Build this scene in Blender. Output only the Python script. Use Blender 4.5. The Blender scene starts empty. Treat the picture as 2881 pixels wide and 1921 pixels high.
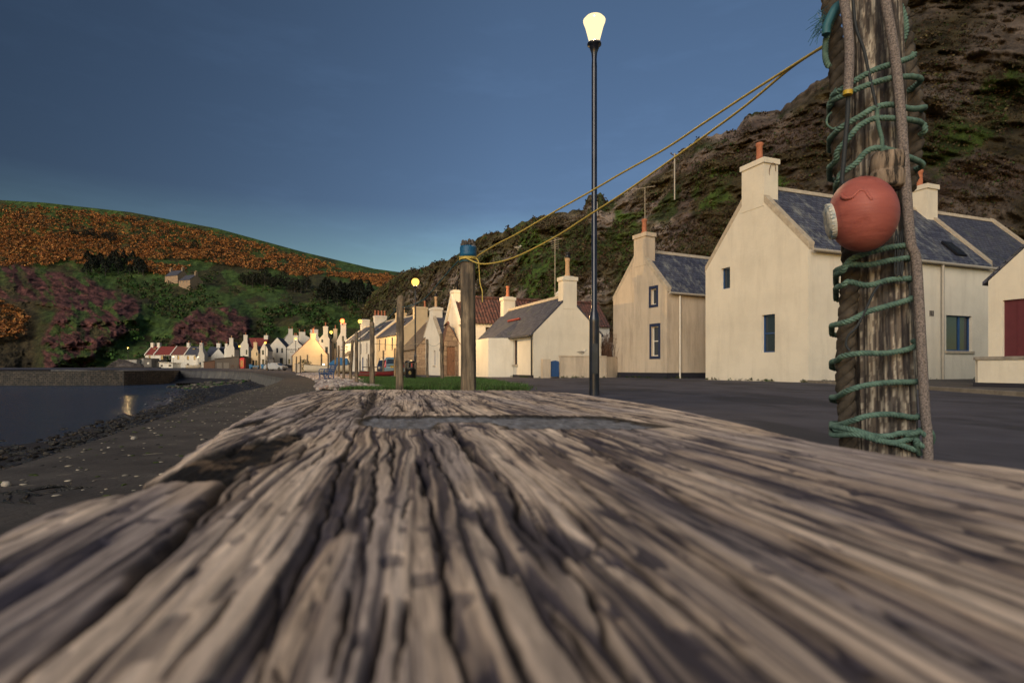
import bpy, bmesh, math, random
import numpy as np
from mathutils import Vector, Matrix
from mathutils.geometry import tessellate_polygon
random.seed(7)
R = math.radians
S = bpy.context.scene
COL = S.collection

# ---------------------------------------------------------------- camera
F, HY, CH = 1600.0, 1036.0, 0.5          # focal length in photo pixels, horizon row, eye height
cam_d = bpy.data.cameras.new('camera')
cam = bpy.data.objects.new('camera', cam_d); COL.objects.link(cam)
cam.location = (0, 0, CH); cam.rotation_euler = (R(90), 0, 0)
cam_d.sensor_width = 36; cam_d.lens = 36*F/2881
cam_d.shift_y = (HY-960.5)/2881
cam_d.clip_start = 0.01; cam_d.clip_end = 5000
cam_d.dof.use_dof = True; cam_d.dof.focus_distance = 3.6; cam_d.dof.aperture_fstop = 9.5
S.camera = cam

# ---------------------------------------------------------------- sky, sun, exposure
SUN_EL, SUN_AZ = 27.0, 205.0     # azimuth clockwise from +Y: behind the camera, to its left
w = bpy.data.worlds.new('World'); S.world = w; w.use_nodes = True
nt = w.node_tree; nt.nodes.clear()
sky = nt.nodes.new('ShaderNodeTexSky'); sky.sky_type = 'NISHITA'; sky.sun_disc = False
sky.sun_elevation = R(5); sky.sun_rotation = R(SUN_AZ); sky.altitude = 0
sky.air_density = 1.0; sky.dust_density = 0.6; sky.ozone_density = 2.0
bg = nt.nodes.new('ShaderNodeBackground'); bg.inputs['Strength'].default_value = 0.075
wo = nt.nodes.new('ShaderNodeOutputWorld')
hs = nt.nodes.new('ShaderNodeMix'); hs.data_type = 'RGBA'; hs.blend_type = 'MULTIPLY'; hs.inputs[0].default_value = 1
gc = nt.nodes.new('ShaderNodeTexCoord'); sx = nt.nodes.new('ShaderNodeSeparateXYZ'); rp = nt.nodes.new('ShaderNodeValToRGB')
nt.links.new(gc.outputs['Generated'], sx.inputs[0]); nt.links.new(sx.outputs['Z'], rp.inputs[0])
for e_, (p_, c_) in zip([rp.color_ramp.elements[0], rp.color_ramp.elements[1], rp.color_ramp.elements.new(.3)], ((.03, (1.55, 1.90, 1.75)), (.52, (.20, .15, .28)), (.27, (.62, .68, .86)))): e_.position = p_; e_.color = (*c_, 1)
rx = nt.nodes.new('ShaderNodeMapRange'); nt.links.new(sx.outputs['X'], rx.inputs[0])
for i_, v_ in enumerate((-.70, .0, .50, 1.05)): rx.inputs[i_+1].default_value = v_
vm = nt.nodes.new('ShaderNodeVectorMath'); vm.operation = 'SCALE'; nt.links.new(rp.outputs[0], vm.inputs[0]); 
cm = nt.nodes.new('ShaderNodeMapping'); cm.inputs['Scale'].default_value = (2.2, 2.2, 9); nt.links.new(gc.outputs['Generated'], cm.inputs[0]); cn = nt.nodes.new('ShaderNodeTexNoise'); cn.inputs['Scale'].default_value = 2.1; cn.inputs['Detail'].default_value = 8; cn.inputs['Roughness'].default_value = .62; nt.links.new(cm.outputs[0], cn.inputs['Vector'])
cr_ = nt.nodes.new('ShaderNodeMapRange'); nt.links.new(cn.outputs[0], cr_.inputs[0])
for i_, v_ in enumerate((.52, .78, 1.0, 1.13)): cr_.inputs[i_+1].default_value = v_
ml = nt.nodes.new('ShaderNodeMath'); ml.operation = 'MULTIPLY'; nt.links.new(rx.outputs[0], ml.inputs[0]); nt.links.new(cr_.outputs[0], ml.inputs[1]); nt.links.new(ml.outputs[0], vm.inputs['Scale']); nt.links.new(vm.outputs[0], hs.inputs[7])
h2_ = nt.nodes.new('ShaderNodeMix'); h2_.data_type = 'RGBA'; h2_.blend_type = 'MULTIPLY'; h2_.inputs[0].default_value = 1; h2_.inputs[7].default_value = (1.45, 1.30, 1.30, 1); nt.links.new(sky.outputs[0], hs.inputs[6]); nt.links.new(hs.outputs[2], h2_.inputs[6]); nt.links.new(h2_.outputs[2], bg.inputs['Color']); nt.links.new(bg.outputs[0], wo.inputs['Surface'])
sd = bpy.data.lights.new('sun', 'SUN'); sun = bpy.data.objects.new('sun', sd); COL.objects.link(sun)
sd.energy = 1.8; sd.angle = R(40); sd.color = (1.0, 0.89, 0.75)
az, el = R(SUN_AZ), R(SUN_EL)
tosun = Vector((math.sin(az)*math.cos(el), math.cos(az)*math.cos(el), math.sin(el)))
sun.rotation_euler = (-tosun).to_track_quat('-Z', 'Y').to_euler()
S.view_settings.view_transform = 'Standard'; S.view_settings.look = 'None'
S.view_settings.exposure = 0.46; S.view_settings.gamma = 1.0
S.render.engine = 'CYCLES'

# ---------------------------------------------------------------- helpers
def P(x, y, D): return Vector(((x-1440.5)/F*D, D, CH+(HY-y)/F*D))
def PX(x, D): return (x-1440.5)/F*D
def PZ(y, D): return CH+(HY-y)/F*D

def hsh(ix, iy, iz, seed):
    h = (ix*374761393 + iy*668265263 + iz*2147483647 + seed*1274126177) & 0xffffffff
    h = ((h ^ (h >> 13))*1274126177) & 0xffffffff
    h = ((h ^ (h >> 16))*2246822519) & 0xffffffff
    return ((h ^ (h >> 15)) & 0xffffff)/float(0xffffff)
def vn(x, y, z=0.0, seed=0):
    x = np.asarray(x, float); y = np.asarray(y, float); z = np.zeros_like(x)+z
    fx, fy, fz = np.floor(x), np.floor(y), np.floor(z)
    ix, iy, iz = fx.astype(np.int64), fy.astype(np.int64), fz.astype(np.int64)
    x, y, z = x-fx, y-fy, z-fz
    x, y, z = x*x*(3-2*x), y*y*(3-2*y), z*z*(3-2*z)
    def c(a, b, d): return hsh(ix+a, iy+b, iz+d, seed)
    l = lambda a, b, t: a+(b-a)*t
    return l(l(l(c(0,0,0), c(1,0,0), x), l(c(0,1,0), c(1,1,0), x), y),
             l(l(c(0,0,1), c(1,0,1), x), l(c(0,1,1), c(1,1,1), x), y), z)
def fbm(x, y, z=0.0, seed=0, o=4, g=0.5):
    s = 0; a = 1; t = 0; x = np.asarray(x, float); y = np.asarray(y, float); z = np.zeros_like(x)+z
    for i in range(o):
        s = s+a*vn(x, y, z, seed+i); t += a; a *= g; x = x*2.03+7.1; y = y*2.03+3.7; z = z*2.03+1.3
    return s/t
def ridge(x, y, z=0.0, seed=0, o=4):
    s = 0; a = 1; t = 0; x = np.asarray(x, float); y = np.asarray(y, float); z = np.zeros_like(x)+z
    for i in range(o):
        s = s+a*(1-abs(2*vn(x, y, z, seed+i)-1)); t += a; a *= .5; x = x*2.1+5; y = y*2.1+9; z = z*2.1+2
    return s/t
def ss(a, b, x):
    t = np.clip((np.asarray(x, float)-a)/(b-a), 0, 1); return t*t*(3-2*t)

def seg_dist(px, py, pts):
    best = np.full(px.shape, 1e9); par = np.zeros(px.shape); L = 0
    for (ax, ay), (bx, by) in zip(pts[:-1], pts[1:]):
        dx, dy = bx-ax, by-ay; l2 = dx*dx+dy*dy+1e-12
        t = np.clip(((px-ax)*dx+(py-ay)*dy)/l2, 0, 1)
        d = np.hypot(px-ax-t*dx, py-ay-t*dy); m = d < best
        best = np.where(m, d, best); par = np.where(m, L+t*math.sqrt(l2), par); L += math.sqrt(l2)
    return best, par/max(L, 1e-9)
def in_poly(px, py, pts):
    ins = np.zeros(px.shape, bool); n = len(pts)
    for i in range(n):
        ax, ay = pts[i]; bx, by = pts[(i+1) % n]
        if ay == by: continue
        ins ^= ((ay > py) != (by > py)) & (px < (bx-ax)*(py-ay)/(by-ay)+ax)
    return ins
def sdist(px, py, pts):      # positive inside
    d, _ = seg_dist(px, py, pts+[pts[0]])
    return np.where(in_poly(px, py, pts), d, -d)

def tag(o, label=None, cat=None, group=None, kind=None):
    if label: o['label'] = label
    if cat: o['category'] = cat
    if group: o['group'] = group
    if kind: o['kind'] = kind
    return o
def thing(name, label, cat, loc=(0, 0, 0), rz=0, group=None):
    o = bpy.data.objects.new(name, None); COL.objects.link(o); o.empty_display_size = .2
    o.location = loc; o.rotation_euler = (0, 0, rz); return tag(o, label, cat, group)
def children(o): return [c for c in bpy.data.objects if c.parent == o]
def copy_tree(o, parent=None):
    c = o.copy(); COL.objects.link(c); c.parent = parent
    for ch in KIDS.get(o.name, []): copy_tree(ch, c)
    return c
KIDS = {}

class MB:
    def __init__(s): s.v = []; s.f = []; s.sm = []
    def add(s, vs, fs, smooth=False):
        b = len(s.v); s.v += [tuple(v) for v in vs]
        for f in fs: s.f.append(tuple(b+i for i in f)); s.sm.append(smooth)
        return s
    def box(s, a, b, M=None):
        x0, y0, z0 = a; x1, y1, z1 = b
        vs = [Vector(p) for p in ((x0,y0,z0),(x1,y0,z0),(x1,y1,z0),(x0,y1,z0),(x0,y0,z1),(x1,y0,z1),(x1,y1,z1),(x0,y1,z1))]
        if M is not None: vs = [M @ v for v in vs]
        return s.add(vs, [(0,3,2,1),(4,5,6,7),(0,1,5,4),(1,2,6,5),(2,3,7,6),(3,0,4,7)])
    def cbox(s, c, sz, M=None):
        a = [c[i]-sz[i]/2 for i in range(3)]; b = [c[i]+sz[i]/2 for i in range(3)]
        return s.box(a, b, M)
    def taper(s, z0, z1, r0, r1, c=(0, 0)):   # square frustum, r = (hx,hy)
        vs = [(c[0]+sx*r[0], c[1]+sy*r[1], z) for z, r in ((z0, r0), (z1, r1)) for sx, sy in ((-1,-1),(1,-1),(1,1),(-1,1))]
        return s.add(vs, [(0,3,2,1),(4,5,6,7),(0,1,5,4),(1,2,6,5),(2,3,7,6),(3,0,4,7)])
    def prism(s, poly, axis, a, b, M=None):
        # poly of 2D points; axis 0/1/2 = extrusion axis
        n = len(poly); vs = []
        for h in (a, b):
            for p, q in poly:
                v = {0: (h, p, q), 1: (p, h, q), 2: (p, q, h)}[axis]
                vs.append(M @ Vector(v) if M is not None else v)
        s.add(vs, [tuple(range(n))[::-1], tuple(range(n, 2*n))]+[(i, (i+1) % n, n+(i+1) % n, n+i) for i in range(n)])
        return s
    def tube(s, pts, r, n=8, caps=True, smooth=True):
        pts = [Vector(p) for p in pts]; m = len(pts)
        rr = r if isinstance(r, (list, tuple)) else [r]*m
        t0 = (pts[1]-pts[0]).normalized()
        up = Vector((0, 0, 1)) if abs(t0.z) < .9 else Vector((1, 0, 0))
        u = t0.cross(up).normalized(); vs = []
        for i, p in enumerate(pts):
            t = (pts[min(i+1, m-1)]-pts[max(i-1, 0)])
            t = t.normalized() if t.length > 1e-9 else t0
            u = (u-t*u.dot(t))
            u = u.normalized() if u.length > 1e-6 else t.orthogonal().normalized()
            w_ = t.cross(u)
            for k in range(n):
                a = 2*math.pi*k/n; vs.append(p+(u*math.cos(a)+w_*math.sin(a))*rr[i])
        fs = [(i*n+k, i*n+(k+1) % n, (i+1)*n+(k+1) % n, (i+1)*n+k) for i in range(m-1) for k in range(n)]
        s.add(vs, fs, smooth)
        if caps: s.add([vs[k] for k in range(n)], [tuple(range(n))[::-1]]); s.add([vs[(m-1)*n+k] for k in range(n)], [tuple(range(n))])
        return s
    def lathe(s, prof, n=16, c=(0, 0, 0), M=None, smooth=True):
        vs = []
        for r, z in prof:
            for k in range(n):
                a = 2*math.pi*k/n; v = Vector((c[0]+r*math.cos(a), c[1]+r*math.sin(a), c[2]+z))
                vs.append(M @ v if M is not None else v)
        m = len(prof)
        fs = [(i*n+k, i*n+(k+1) % n, (i+1)*n+(k+1) % n, (i+1)*n+k) for i in range(m-1) for k in range(n)]
        s.add(vs, fs, smooth)
        s.add(vs[:n], [tuple(range(n))[::-1]]); s.add(vs[(m-1)*n:], [tuple(range(n))])
        return s
    def build(s, name, mat, parent=None, uv=False):
        me = bpy.data.meshes.new(name); me.from_pydata([tuple(v) for v in s.v], [], s.f)
        me.polygons.foreach_set('use_smooth', s.sm); me.update()
        if uv:
            l = me.uv_layers.new(name='UVMap'); Z = Vector((0, 0, 1))
            for p in me.polygons:
                n = p.normal
                u = Z.cross(n); u = u.normalized() if u.length > 1e-3 else Vector((1, 0, 0))
                v = n.cross(u)
                for li in p.loop_indices:
                    co = me.vertices[me.loops[li].vertex_index].co; l.data[li].uv = (co.dot(u), co.dot(v))
        if mat: me.materials.append(mat)
        o = bpy.data.objects.new(name, me); COL.objects.link(o)
        if parent: o.parent = parent; KIDS.setdefault(parent.name, []).append(o)
        return o

def grid_obj(name, X, Y, Z, mat, parent=None, col=None, keep=None, smooth=True, wrap=False):
    n, m = X.shape; me = bpy.data.meshes.new(name)
    co = np.stack([X, Y, Z], -1).reshape(-1, 3)
    i = np.arange(n*m).reshape(n, m)
    if wrap: i = np.concatenate([i, i[:, :1]], 1)
    q = np.stack([i[:-1, :-1], i[:-1, 1:], i[1:, 1:], i[1:, :-1]], -1).reshape(-1, 4)
    if keep is not None:
        k = keep.reshape(-1); q = q[k[q].all(1)]
        used = np.unique(q); mp = np.full(n*m, -1); mp[used] = np.arange(len(used)); q = mp[q]; co = co[used]
        if col is not None: col = col.reshape(-1, 3)[used]
    me.vertices.add(len(co)); me.vertices.foreach_set('co', co.reshape(-1).astype(np.float32))
    me.loops.add(q.size); me.loops.foreach_set('vertex_index', q.reshape(-1).astype(np.int32))
    me.polygons.add(len(q)); me.polygons.foreach_set('loop_start', np.arange(0, q.size, 4, dtype=np.int32))
    me.polygons.foreach_set('use_smooth', np.full(len(q), smooth))
    me.update(calc_edges=True); me.validate()
    if col is not None:
        c = col.reshape(-1, 3); a = me.color_attributes.new('Col', 'FLOAT_COLOR', 'POINT')
        a.data.foreach_set('color', np.concatenate([c, np.ones((len(c), 1))], 1).reshape(-1).astype(np.float32))
    me.materials.append(mat)
    o = bpy.data.objects.new(name, me); COL.objects.link(o)
    if parent: o.parent = parent; KIDS.setdefault(parent.name, []).append(o)
    return o
def tri_cloud(name, V, Fc, mat, parent=None, col=None):
    """V (n,k,3) faces with k corners each, own vertices; col (n,3) per face"""
    n, k, _ = V.shape; me = bpy.data.meshes.new(name)
    me.vertices.add(n*k); me.vertices.foreach_set('co', V.reshape(-1).astype(np.float32))
    me.loops.add(n*k); me.loops.foreach_set('vertex_index', np.arange(n*k, dtype=np.int32))
    me.polygons.add(n); me.polygons.foreach_set('loop_start', np.arange(0, n*k, k, dtype=np.int32))
    me.update(calc_edges=True)
    if col is not None:
        c = np.repeat(col, k, 0); a = me.color_attributes.new('Col', 'FLOAT_COLOR', 'POINT')
        a.data.foreach_set('color', np.concatenate([c, np.ones((len(c), 1))], 1).reshape(-1).astype(np.float32))
    me.materials.append(mat)
    o = bpy.data.objects.new(name, me); COL.objects.link(o)
    if parent: o.parent = parent; KIDS.setdefault(parent.name, []).append(o)
    return o

# ---------------------------------------------------------------- materials
def newmat(name):
    m = bpy.data.materials.new(name); m.use_nodes = True
    n = m.node_tree; b = n.nodes['Principled BSDF']; return m, n, b
def N(n, t, **k):
    o = n.nodes.new(t)
    for a, v in k.items():
        if a in o.inputs: o.inputs[a].default_value = v
        else: setattr(o, a, v)
    return o
def ramp(n, stops):
    r = n.nodes.new('ShaderNodeValToRGB'); e = r.color_ramp.elements
    while len(e) < len(stops): e.new(.5)
    for i, (p, c) in enumerate(stops): e[i].position = p; e[i].color = (*c, 1)
    return r
def coords(n, kind='Object', scale=(1, 1, 1)):
    tc = n.nodes.new('ShaderNodeTexCoord'); mp = n.nodes.new('ShaderNodeMapping')
    mp.inputs['Scale'].default_value = scale
    n.links.new(tc.outputs[kind], mp.inputs['Vector']); return mp.outputs[0]
def pm(name, stops, scale=2.0, stretch=(1, 1, 1), rough=.8, bump=0.0, bscale=20, detail=6, spec=.3, metal=0.0,
       stain=None, kind='Object', bstretch=None, bdist=.02, distort=0.0):
    """noise coloured principled material"""
    m, n, b = newmat(name); L = n.links.new
    v = coords(n, kind, stretch)
    no = N(n, 'ShaderNodeTexNoise', Scale=scale, Detail=detail, Roughness=.6, Distortion=distort); L(v, no.inputs['Vector'])
    r = ramp(n, stops); L(no.outputs[0], r.inputs[0]); out = r.outputs[0]
    if stain:   # (colour, scale, stretch, lo, hi, strength)
        sc, s2, st, lo, hi, k = stain
        v2 = coords(n, kind, st); n2 = N(n, 'ShaderNodeTexNoise', Scale=s2, Detail=5.0, Roughness=.65); L(v2, n2.inputs['Vector'])
        r2 = ramp(n, [(lo, (0, 0, 0)), (hi, (k, k, k))]); L(n2.outputs[0], r2.inputs[0])
        mx = N(n, 'ShaderNodeMix', data_type='RGBA'); L(r2.outputs[0], mx.inputs[0]); L(out, mx.inputs[6]); mx.inputs[7].default_value = (*sc, 1); out = mx.outputs[2]
    L(out, b.inputs['Base Color']); b.inputs['Roughness'].default_value = rough
    b.inputs['Specular IOR Level'].default_value = spec; b.inputs['Metallic'].default_value = metal
    if bump:
        v3 = coords(n, kind, bstretch or stretch); n3 = N(n, 'ShaderNodeTexNoise', Scale=bscale, Detail=6.0, Roughness=.65); L(v3, n3.inputs['Vector'])
        bp = N(n, 'ShaderNodeBump', Strength=bump, Distance=bdist); L(n3.outputs[0], bp.inputs['Height']); L(bp.outputs[0], b.inputs['Normal'])
    return m
def flat(name, c, rough=.5, spec=.4, metal=0):
    k = .82
    return pm(name, [(.3, tuple(x*k for x in c)), (.7, c)], scale=6, rough=rough, spec=spec, metal=metal)
def harl(name, c, dirt=(.25, .21, .16), k=.55, lo=.52, hi=.75):
    m, n, b = newmat(name); L = n.links.new
    v = coords(n, 'Object')
    n1 = N(n, 'ShaderNodeTexNoise', Scale=.7, Detail=8.0, Roughness=.6); L(v, n1.inputs['Vector'])
    r1 = ramp(n, [(.3, tuple(x*.86 for x in c)), (.6, c)]); L(n1.outputs[0], r1.inputs[0])
    v2 = coords(n, 'Object', (1.6, 1.6, .22)); n2 = N(n, 'ShaderNodeTexNoise', Scale=1.3, Detail=8.0, Roughness=.7); L(v2, n2.inputs['Vector'])
    r2 = ramp(n, [(lo, (0, 0, 0)), (hi, (k, k, k))]); L(n2.outputs[0], r2.inputs[0])
    mx = N(n, 'ShaderNodeMix', data_type='RGBA'); L(r2.outputs[0], mx.inputs[0]); L(r1.outputs[0], mx.inputs[6]); mx.inputs[7].default_value = (*dirt, 1)
    L(mx.outputs[2], b.inputs['Base Color']); b.inputs['Roughness'].default_value = .95; b.inputs['Specular IOR Level'].default_value = .15
    n3 = N(n, 'ShaderNodeTexNoise', Scale=9.0, Detail=7.0, Roughness=.7); L(v, n3.inputs['Vector'])
    bp = N(n, 'ShaderNodeBump', Strength=.42, Distance=.04); L(n3.outputs[0], bp.inputs['Height']); L(bp.outputs[0], b.inputs['Normal'])
    return m
def bricky(name, c1, c2, mortar, bw, bh, moss=None, rough=.7, bump=.6, ms=.012, off=.5, spec=.3, mlo=.55):
    m, n, b = newmat(name); L = n.links.new
    tc = n.nodes.new('ShaderNodeTexCoord'); v = tc.outputs['UV']
    br = N(n, 'ShaderNodeTexBrick', Scale=1.0); br.inputs['Brick Width'].default_value = bw; br.inputs['Row Height'].default_value = bh
    br.inputs['Mortar Size'].default_value = ms; br.inputs['Mortar Smooth'].default_value = .3; br.offset = off
    br.inputs['Color1'].default_value = (*c1, 1); br.inputs['Color2'].default_value = (*c2, 1); br.inputs['Mortar'].default_value = (*mortar, 1)
    nz = N(n, 'ShaderNodeTexNoise', Scale=3.0, Detail=4.0); L(v, nz.inputs['Vector'])
    va = N(n, 'ShaderNodeMix', data_type='RGBA', blend_type='LINEAR_LIGHT'); va.inputs[0].default_value = .03; L(v, va.inputs[6]); L(nz.outputs[1], va.inputs[7])
    L(va.outputs[2], br.inputs['Vector'])
    out = br.outputs[0]
    n1 = N(n, 'ShaderNodeTexNoise', Scale=7.0, Detail=8.0, Roughness=.75); L(v, n1.inputs['Vector'])
    r1 = ramp(n, [(.3, (.55, .55, .55)), (.7, (1.3, 1.3, 1.3))]); L(n1.outputs[0], r1.inputs[0])
    mu = N(n, 'ShaderNodeMix', data_type='RGBA', blend_type='MULTIPLY'); mu.inputs[0].default_value = 1; L(out, mu.inputs[6]); L(r1.outputs[0], mu.inputs[7]); out = mu.outputs[2]
    if moss:
        mp = n.nodes.new('ShaderNodeMapping'); mp.inputs['Scale'].default_value = (1.2, .5, 1); L(v, mp.inputs[0])
        n2 = N(n, 'ShaderNodeTexNoise', Scale=1.6, Detail=10.0, Roughness=.8); L(mp.outputs[0], n2.inputs['Vector'])
        r2 = ramp(n, [(mlo, (0, 0, 0)), (mlo+.13, (.8, .8, .8))]); L(n2.outputs[0], r2.inputs[0])
        mx = N(n, 'ShaderNodeMix', data_type='RGBA'); L(r2.outputs[0], mx.inputs[0]); L(out, mx.inputs[6]); mx.inputs[7].default_value = (*moss, 1); out = mx.outputs[2]
    L(out, b.inputs['Base Color']); b.inputs['Roughness'].default_value = rough; b.inputs['Specular IOR Level'].default_value = spec
    ad = N(n, 'ShaderNodeMath', operation='MULTIPLY_ADD'); L(br.outputs['Fac'], ad.inputs[0]); ad.inputs[1].default_value = -1.0; L(n1.outputs[0], ad.inputs[2])
    bp = N(n, 'ShaderNodeBump', Strength=bump, Distance=.03); L(ad.outputs[0], bp.inputs['Height']); L(bp.outputs[0], b.inputs['Normal'])
    return m
def vcol(name, scale=1.0, rough=.9, bump=.5, bscale=4.0, bdist=.3, lo=.5, hi=1.5, spec=.2, detail=9, stretch=(1, 1, 1), rot=0):
    m, n, b = newmat(name); L = n.links.new
    a = n.nodes.new('ShaderNodeVertexColor'); a.layer_name = 'Col'
    v = coords(n, 'Object', (1, 1, 1) if rot else stretch)
    if rot:
        mr = n.nodes.new('ShaderNodeMapping'); v.node.inputs['Rotation'].default_value = (0, 0, rot); mr.inputs['Scale'].default_value = stretch; L(v, mr.inputs[0]); v = mr.outputs[0]
    n1 = N(n, 'ShaderNodeTexNoise', Scale=scale, Detail=float(detail), Roughness=.72); L(v, n1.inputs['Vector'])
    r1 = ramp(n, [(.32, (lo,)*3), (.68, (hi,)*3)]); L(n1.outputs[0], r1.inputs[0])
    mu = N(n, 'ShaderNodeMix', data_type='RGBA', blend_type='MULTIPLY'); mu.inputs[0].default_value = 1; L(a.outputs[0], mu.inputs[6]); L(r1.outputs[0], mu.inputs[7])
    L(mu.outputs[2], b.inputs['Base Color']); b.inputs['Roughness'].default_value = rough; b.inputs['Specular IOR Level'].default_value = spec
    if bump:
        n3 = N(n, 'ShaderNodeTexNoise', Scale=bscale, Detail=8.0, Roughness=.7); L(v, n3.inputs['Vector'])
        bp = N(n, 'ShaderNodeBump', Strength=bump, Distance=bdist); L(n3.outputs[0], bp.inputs['Height']); L(bp.outputs[0], b.inputs['Normal'])
    return m
def emis(name, c, s):
    m, n, b = newmat(name); b.inputs['Base Color'].default_value = (*c, 1)
    b.inputs['Emission Color'].default_value = (*c, 1); b.inputs['Emission Strength'].default_value = s; return m
def glass(name, c=(.02, .03, .045)):
    m, n, b = newmat(name); b.inputs['Base Color'].default_value = (*c, 1)
    b.inputs['Roughness'].default_value = .08; b.inputs['Specular IOR Level'].default_value = .7; return m

M = {}
M['harl_cream'] = harl('harl_cream', (.69, .635, .53), (.38, .34, .28), .42, .50, .80)
M['harl_old'] = harl('harl_old', (.55, .46, .355), (.22, .18, .15), .6, .46, .72)
M['harl_white'] = harl('harl_white', (.72, .67, .58), (.4, .35, .29), .45)
M['harl_yellow'] = harl('harl_yellow', (.70, .54, .34), (.4, .3, .2), .35)
M['plinth'] = flat('plinth_black', (.02, .02, .03), .7)
M['slate'] = bricky('slate', (.05, .055, .085), (.09, .095, .13), (.015, .016, .025), .28, .17, moss=(.12, .13, .09), mlo=.53)
M['slate_lichen'] = bricky('slate_lichen', (.045, .05, .085), (.10, .11, .15), (.012, .013, .02), .3, .18, moss=(.30, .31, .28), mlo=.51)
M['slate_moss'] = bricky('slate_moss', (.05, .055, .08), (.09, .10, .13), (.012, .013, .02), .3, .18, moss=(.07, .10, .03), mlo=.55)
M['slate_far'] = bricky('slate_far', (.06, .065, .09), (.09, .095, .12), (.03, .03, .04), .4, .3)
M['stone_slab'] = bricky('stone_slab', (.13, .09, .07), (.20, .15, .11), (.05, .04, .03), .6, .35, moss=(.10, .09, .05))
M['pantile'] = pm('pantile', [(.3, (.05, .028, .026)), (.55, (.125, .055, .045)), (.75, (.21, .11, .09))], scale=5, rough=.85, bump=.4, bscale=20, stain=((.03, .03, .03), 3, (1, 1, 1), .45, .6, .7))
M['red_tile'] = pm('red_tile', [(.3, (.14, .028, .025)), (.7, (.24, .05, .042))], scale=2, rough=.8, stretch=(6, 1, 1))
M['red_tile_dull'] = pm('red_tile_dull', [(.3, (.13, .05, .045)), (.7, (.2, .08, .06))], scale=2, rough=.8, stretch=(6, 1, 1))
M['coping'] = pm('coping_stone', [(.3, (.32, .27, .21)), (.7, (.5, .43, .33))], scale=5, rough=.9, bump=.3)
M['stone'] = bricky('rubble_stone', (.30, .21, .14), (.42, .31, .21), (.2, .15, .11), .5, .26, rough=.95, spec=.1)
M['masonry'] = bricky('pier_masonry', (.055, .050, .046), (.10, .085, .072), (.018, .016, .017), .62, .27, moss=(.02, .022, .022), rough=.85, ms=.03, bump=.9, mlo=.47)
M['seawall'] = pm('sea_wall_concrete', [(.3, (.05, .05, .055)), (.6, (.12, .115, .11)), (.8, (.22, .20, .16))], scale=1.2, stretch=(1, 1, .25), rough=.6, bump=.3, bscale=6, spec=.5)
M['pot'] = pm('clay_pot', [(.3, (.30, .10, .055)), (.7, (.42, .17, .09))], scale=8, rough=.8)
M['pot_buff'] = pm('buff_pot', [(.3, (.40, .25, .14)), (.7, (.55, .36, .2))], scale=8, rough=.8)
M['black'] = flat('black_metal', (.012, .012, .015), .35, .5)
M['lamp_paint'] = pm('lamp_paint', [(.35, (.006, .008, .016)), (.66, (.02, .024, .04))], scale=4, rough=.28, spec=.6, stain=((.35, .34, .33), 30, (1, 1, .5), .73, .76, .8), bump=.15, bscale=40, bdist=.004)
M['blue_paint'] = flat('blue_paint', (.02, .07, .20), .45)
M['navy_paint'] = flat('navy_paint', (.02, .03, .075), .5)
M['white_paint'] = flat('white_paint', (.7, .66, .58), .5)
M['grey_paint'] = flat('grey_pipe', (.42, .38, .32), .5)
M['maroon'] = flat('maroon_paint', (.11, .022, .03), .6)
M['brown_wood'] = pm('brown_wood', [(.3, (.07, .035, .02)), (.7, (.16, .085, .055))], scale=3, stretch=(8, 8, 1), rough=.75)
M['dark_wood'] = pm('dark_wood', [(.3, (.05, .045, .042)), (.7, (.11, .095, .085))], scale=3, stretch=(8, 8, 1), rough=.85)
M['pole_wood'] = pm('pole_wood', [(.32, (.05, .04, .032)), (.52, (.15, .115, .08)), (.72, (.32, .25, .17))], scale=16, stretch=(1, 1, .12), rough=.9, bump=.7, bscale=30, bdist=.01, stain=((.05, .045, .04), 7, (1, 1, .5), .5, .62, .7))
M['glass'] = glass('window_glass'); M['glass_warm'] = glass('curtained_glass', (.16, .12, .09))
M['glass_lit'] = emis('lit_window', (1, .85, .55), 1.6)
M['curtain'] = flat('net_curtain', (.34, .30, .26), .8)
M['bulb'] = emis('lamp_bulb', (1.0, .86, .60), 1.5)
M['bulb_far'] = emis('lamp_bulb_far', (1.0, .66, .20), 2.2)
M['bulb_white'] = emis('lamp_bulb_pale', (1.0, .80, .5), 1.8)
M['asphalt'] = pm('asphalt', [(.3, (.038, .037, .050)), (.7, (.078, .075, .096))], scale=1.4, detail=12, rough=.85, bump=.5, bscale=60, bdist=.01, stain=((.024, .024, .032), .5, (1, .35, 1), .50, .56, .75))
M['prom'] = pm('promenade_concrete', [(.3, (.022, .020, .022)), (.7, (.078, .070, .066))], scale=2.5, detail=12, rough=.85, bump=.6, bscale=25, bdist=.02, stain=((.20, .18, .14), 6, (1, 1, 1), .62, .68, .7))
M['kerb'] = pm('kerb_stone', [(.3, (.17, .15, .13)), (.7, (.3, .27, .23))], scale=6, rough=.9, bump=.3)
M['pavement'] = pm('pavement', [(.3, (.05, .045, .045)), (.7, (.1, .09, .085))], scale=3, rough=.9, bump=.3)
M['soil'] = pm('lawn_soil', [(.3, (.015, .03, .008)), (.7, (.035, .065, .015))], scale=3, rough=.95)
M['grass_blade'] = vcol('grass_blades', scale=1.5, bump=0, rough=.6)
M['foliage'] = vcol('foliage', scale=.8, bump=0, rough=.7)
M['land'] = vcol('hillside_cover', scale=.22, bump=.9, bscale=.5, bdist=2.0, lo=.35, hi=1.7)
M['rock'] = vcol('cliff_rock', scale=.55, bump=1.0, bscale=1.1, bdist=.8, lo=.3, hi=1.9)
M['red_rock'] = M['land']
M['pebble'] = vcol('pebbles', scale=12, bump=.3, bscale=60, bdist=.01, lo=.8, hi=1.2)
M['beam'] = vcol('beam_wood', scale=130, bump=.6, bscale=260, bdist=.003, lo=.62, hi=1.32, stretch=(1, .13, 1), rot=R(-11), rough=.85, spec=.2)
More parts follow.
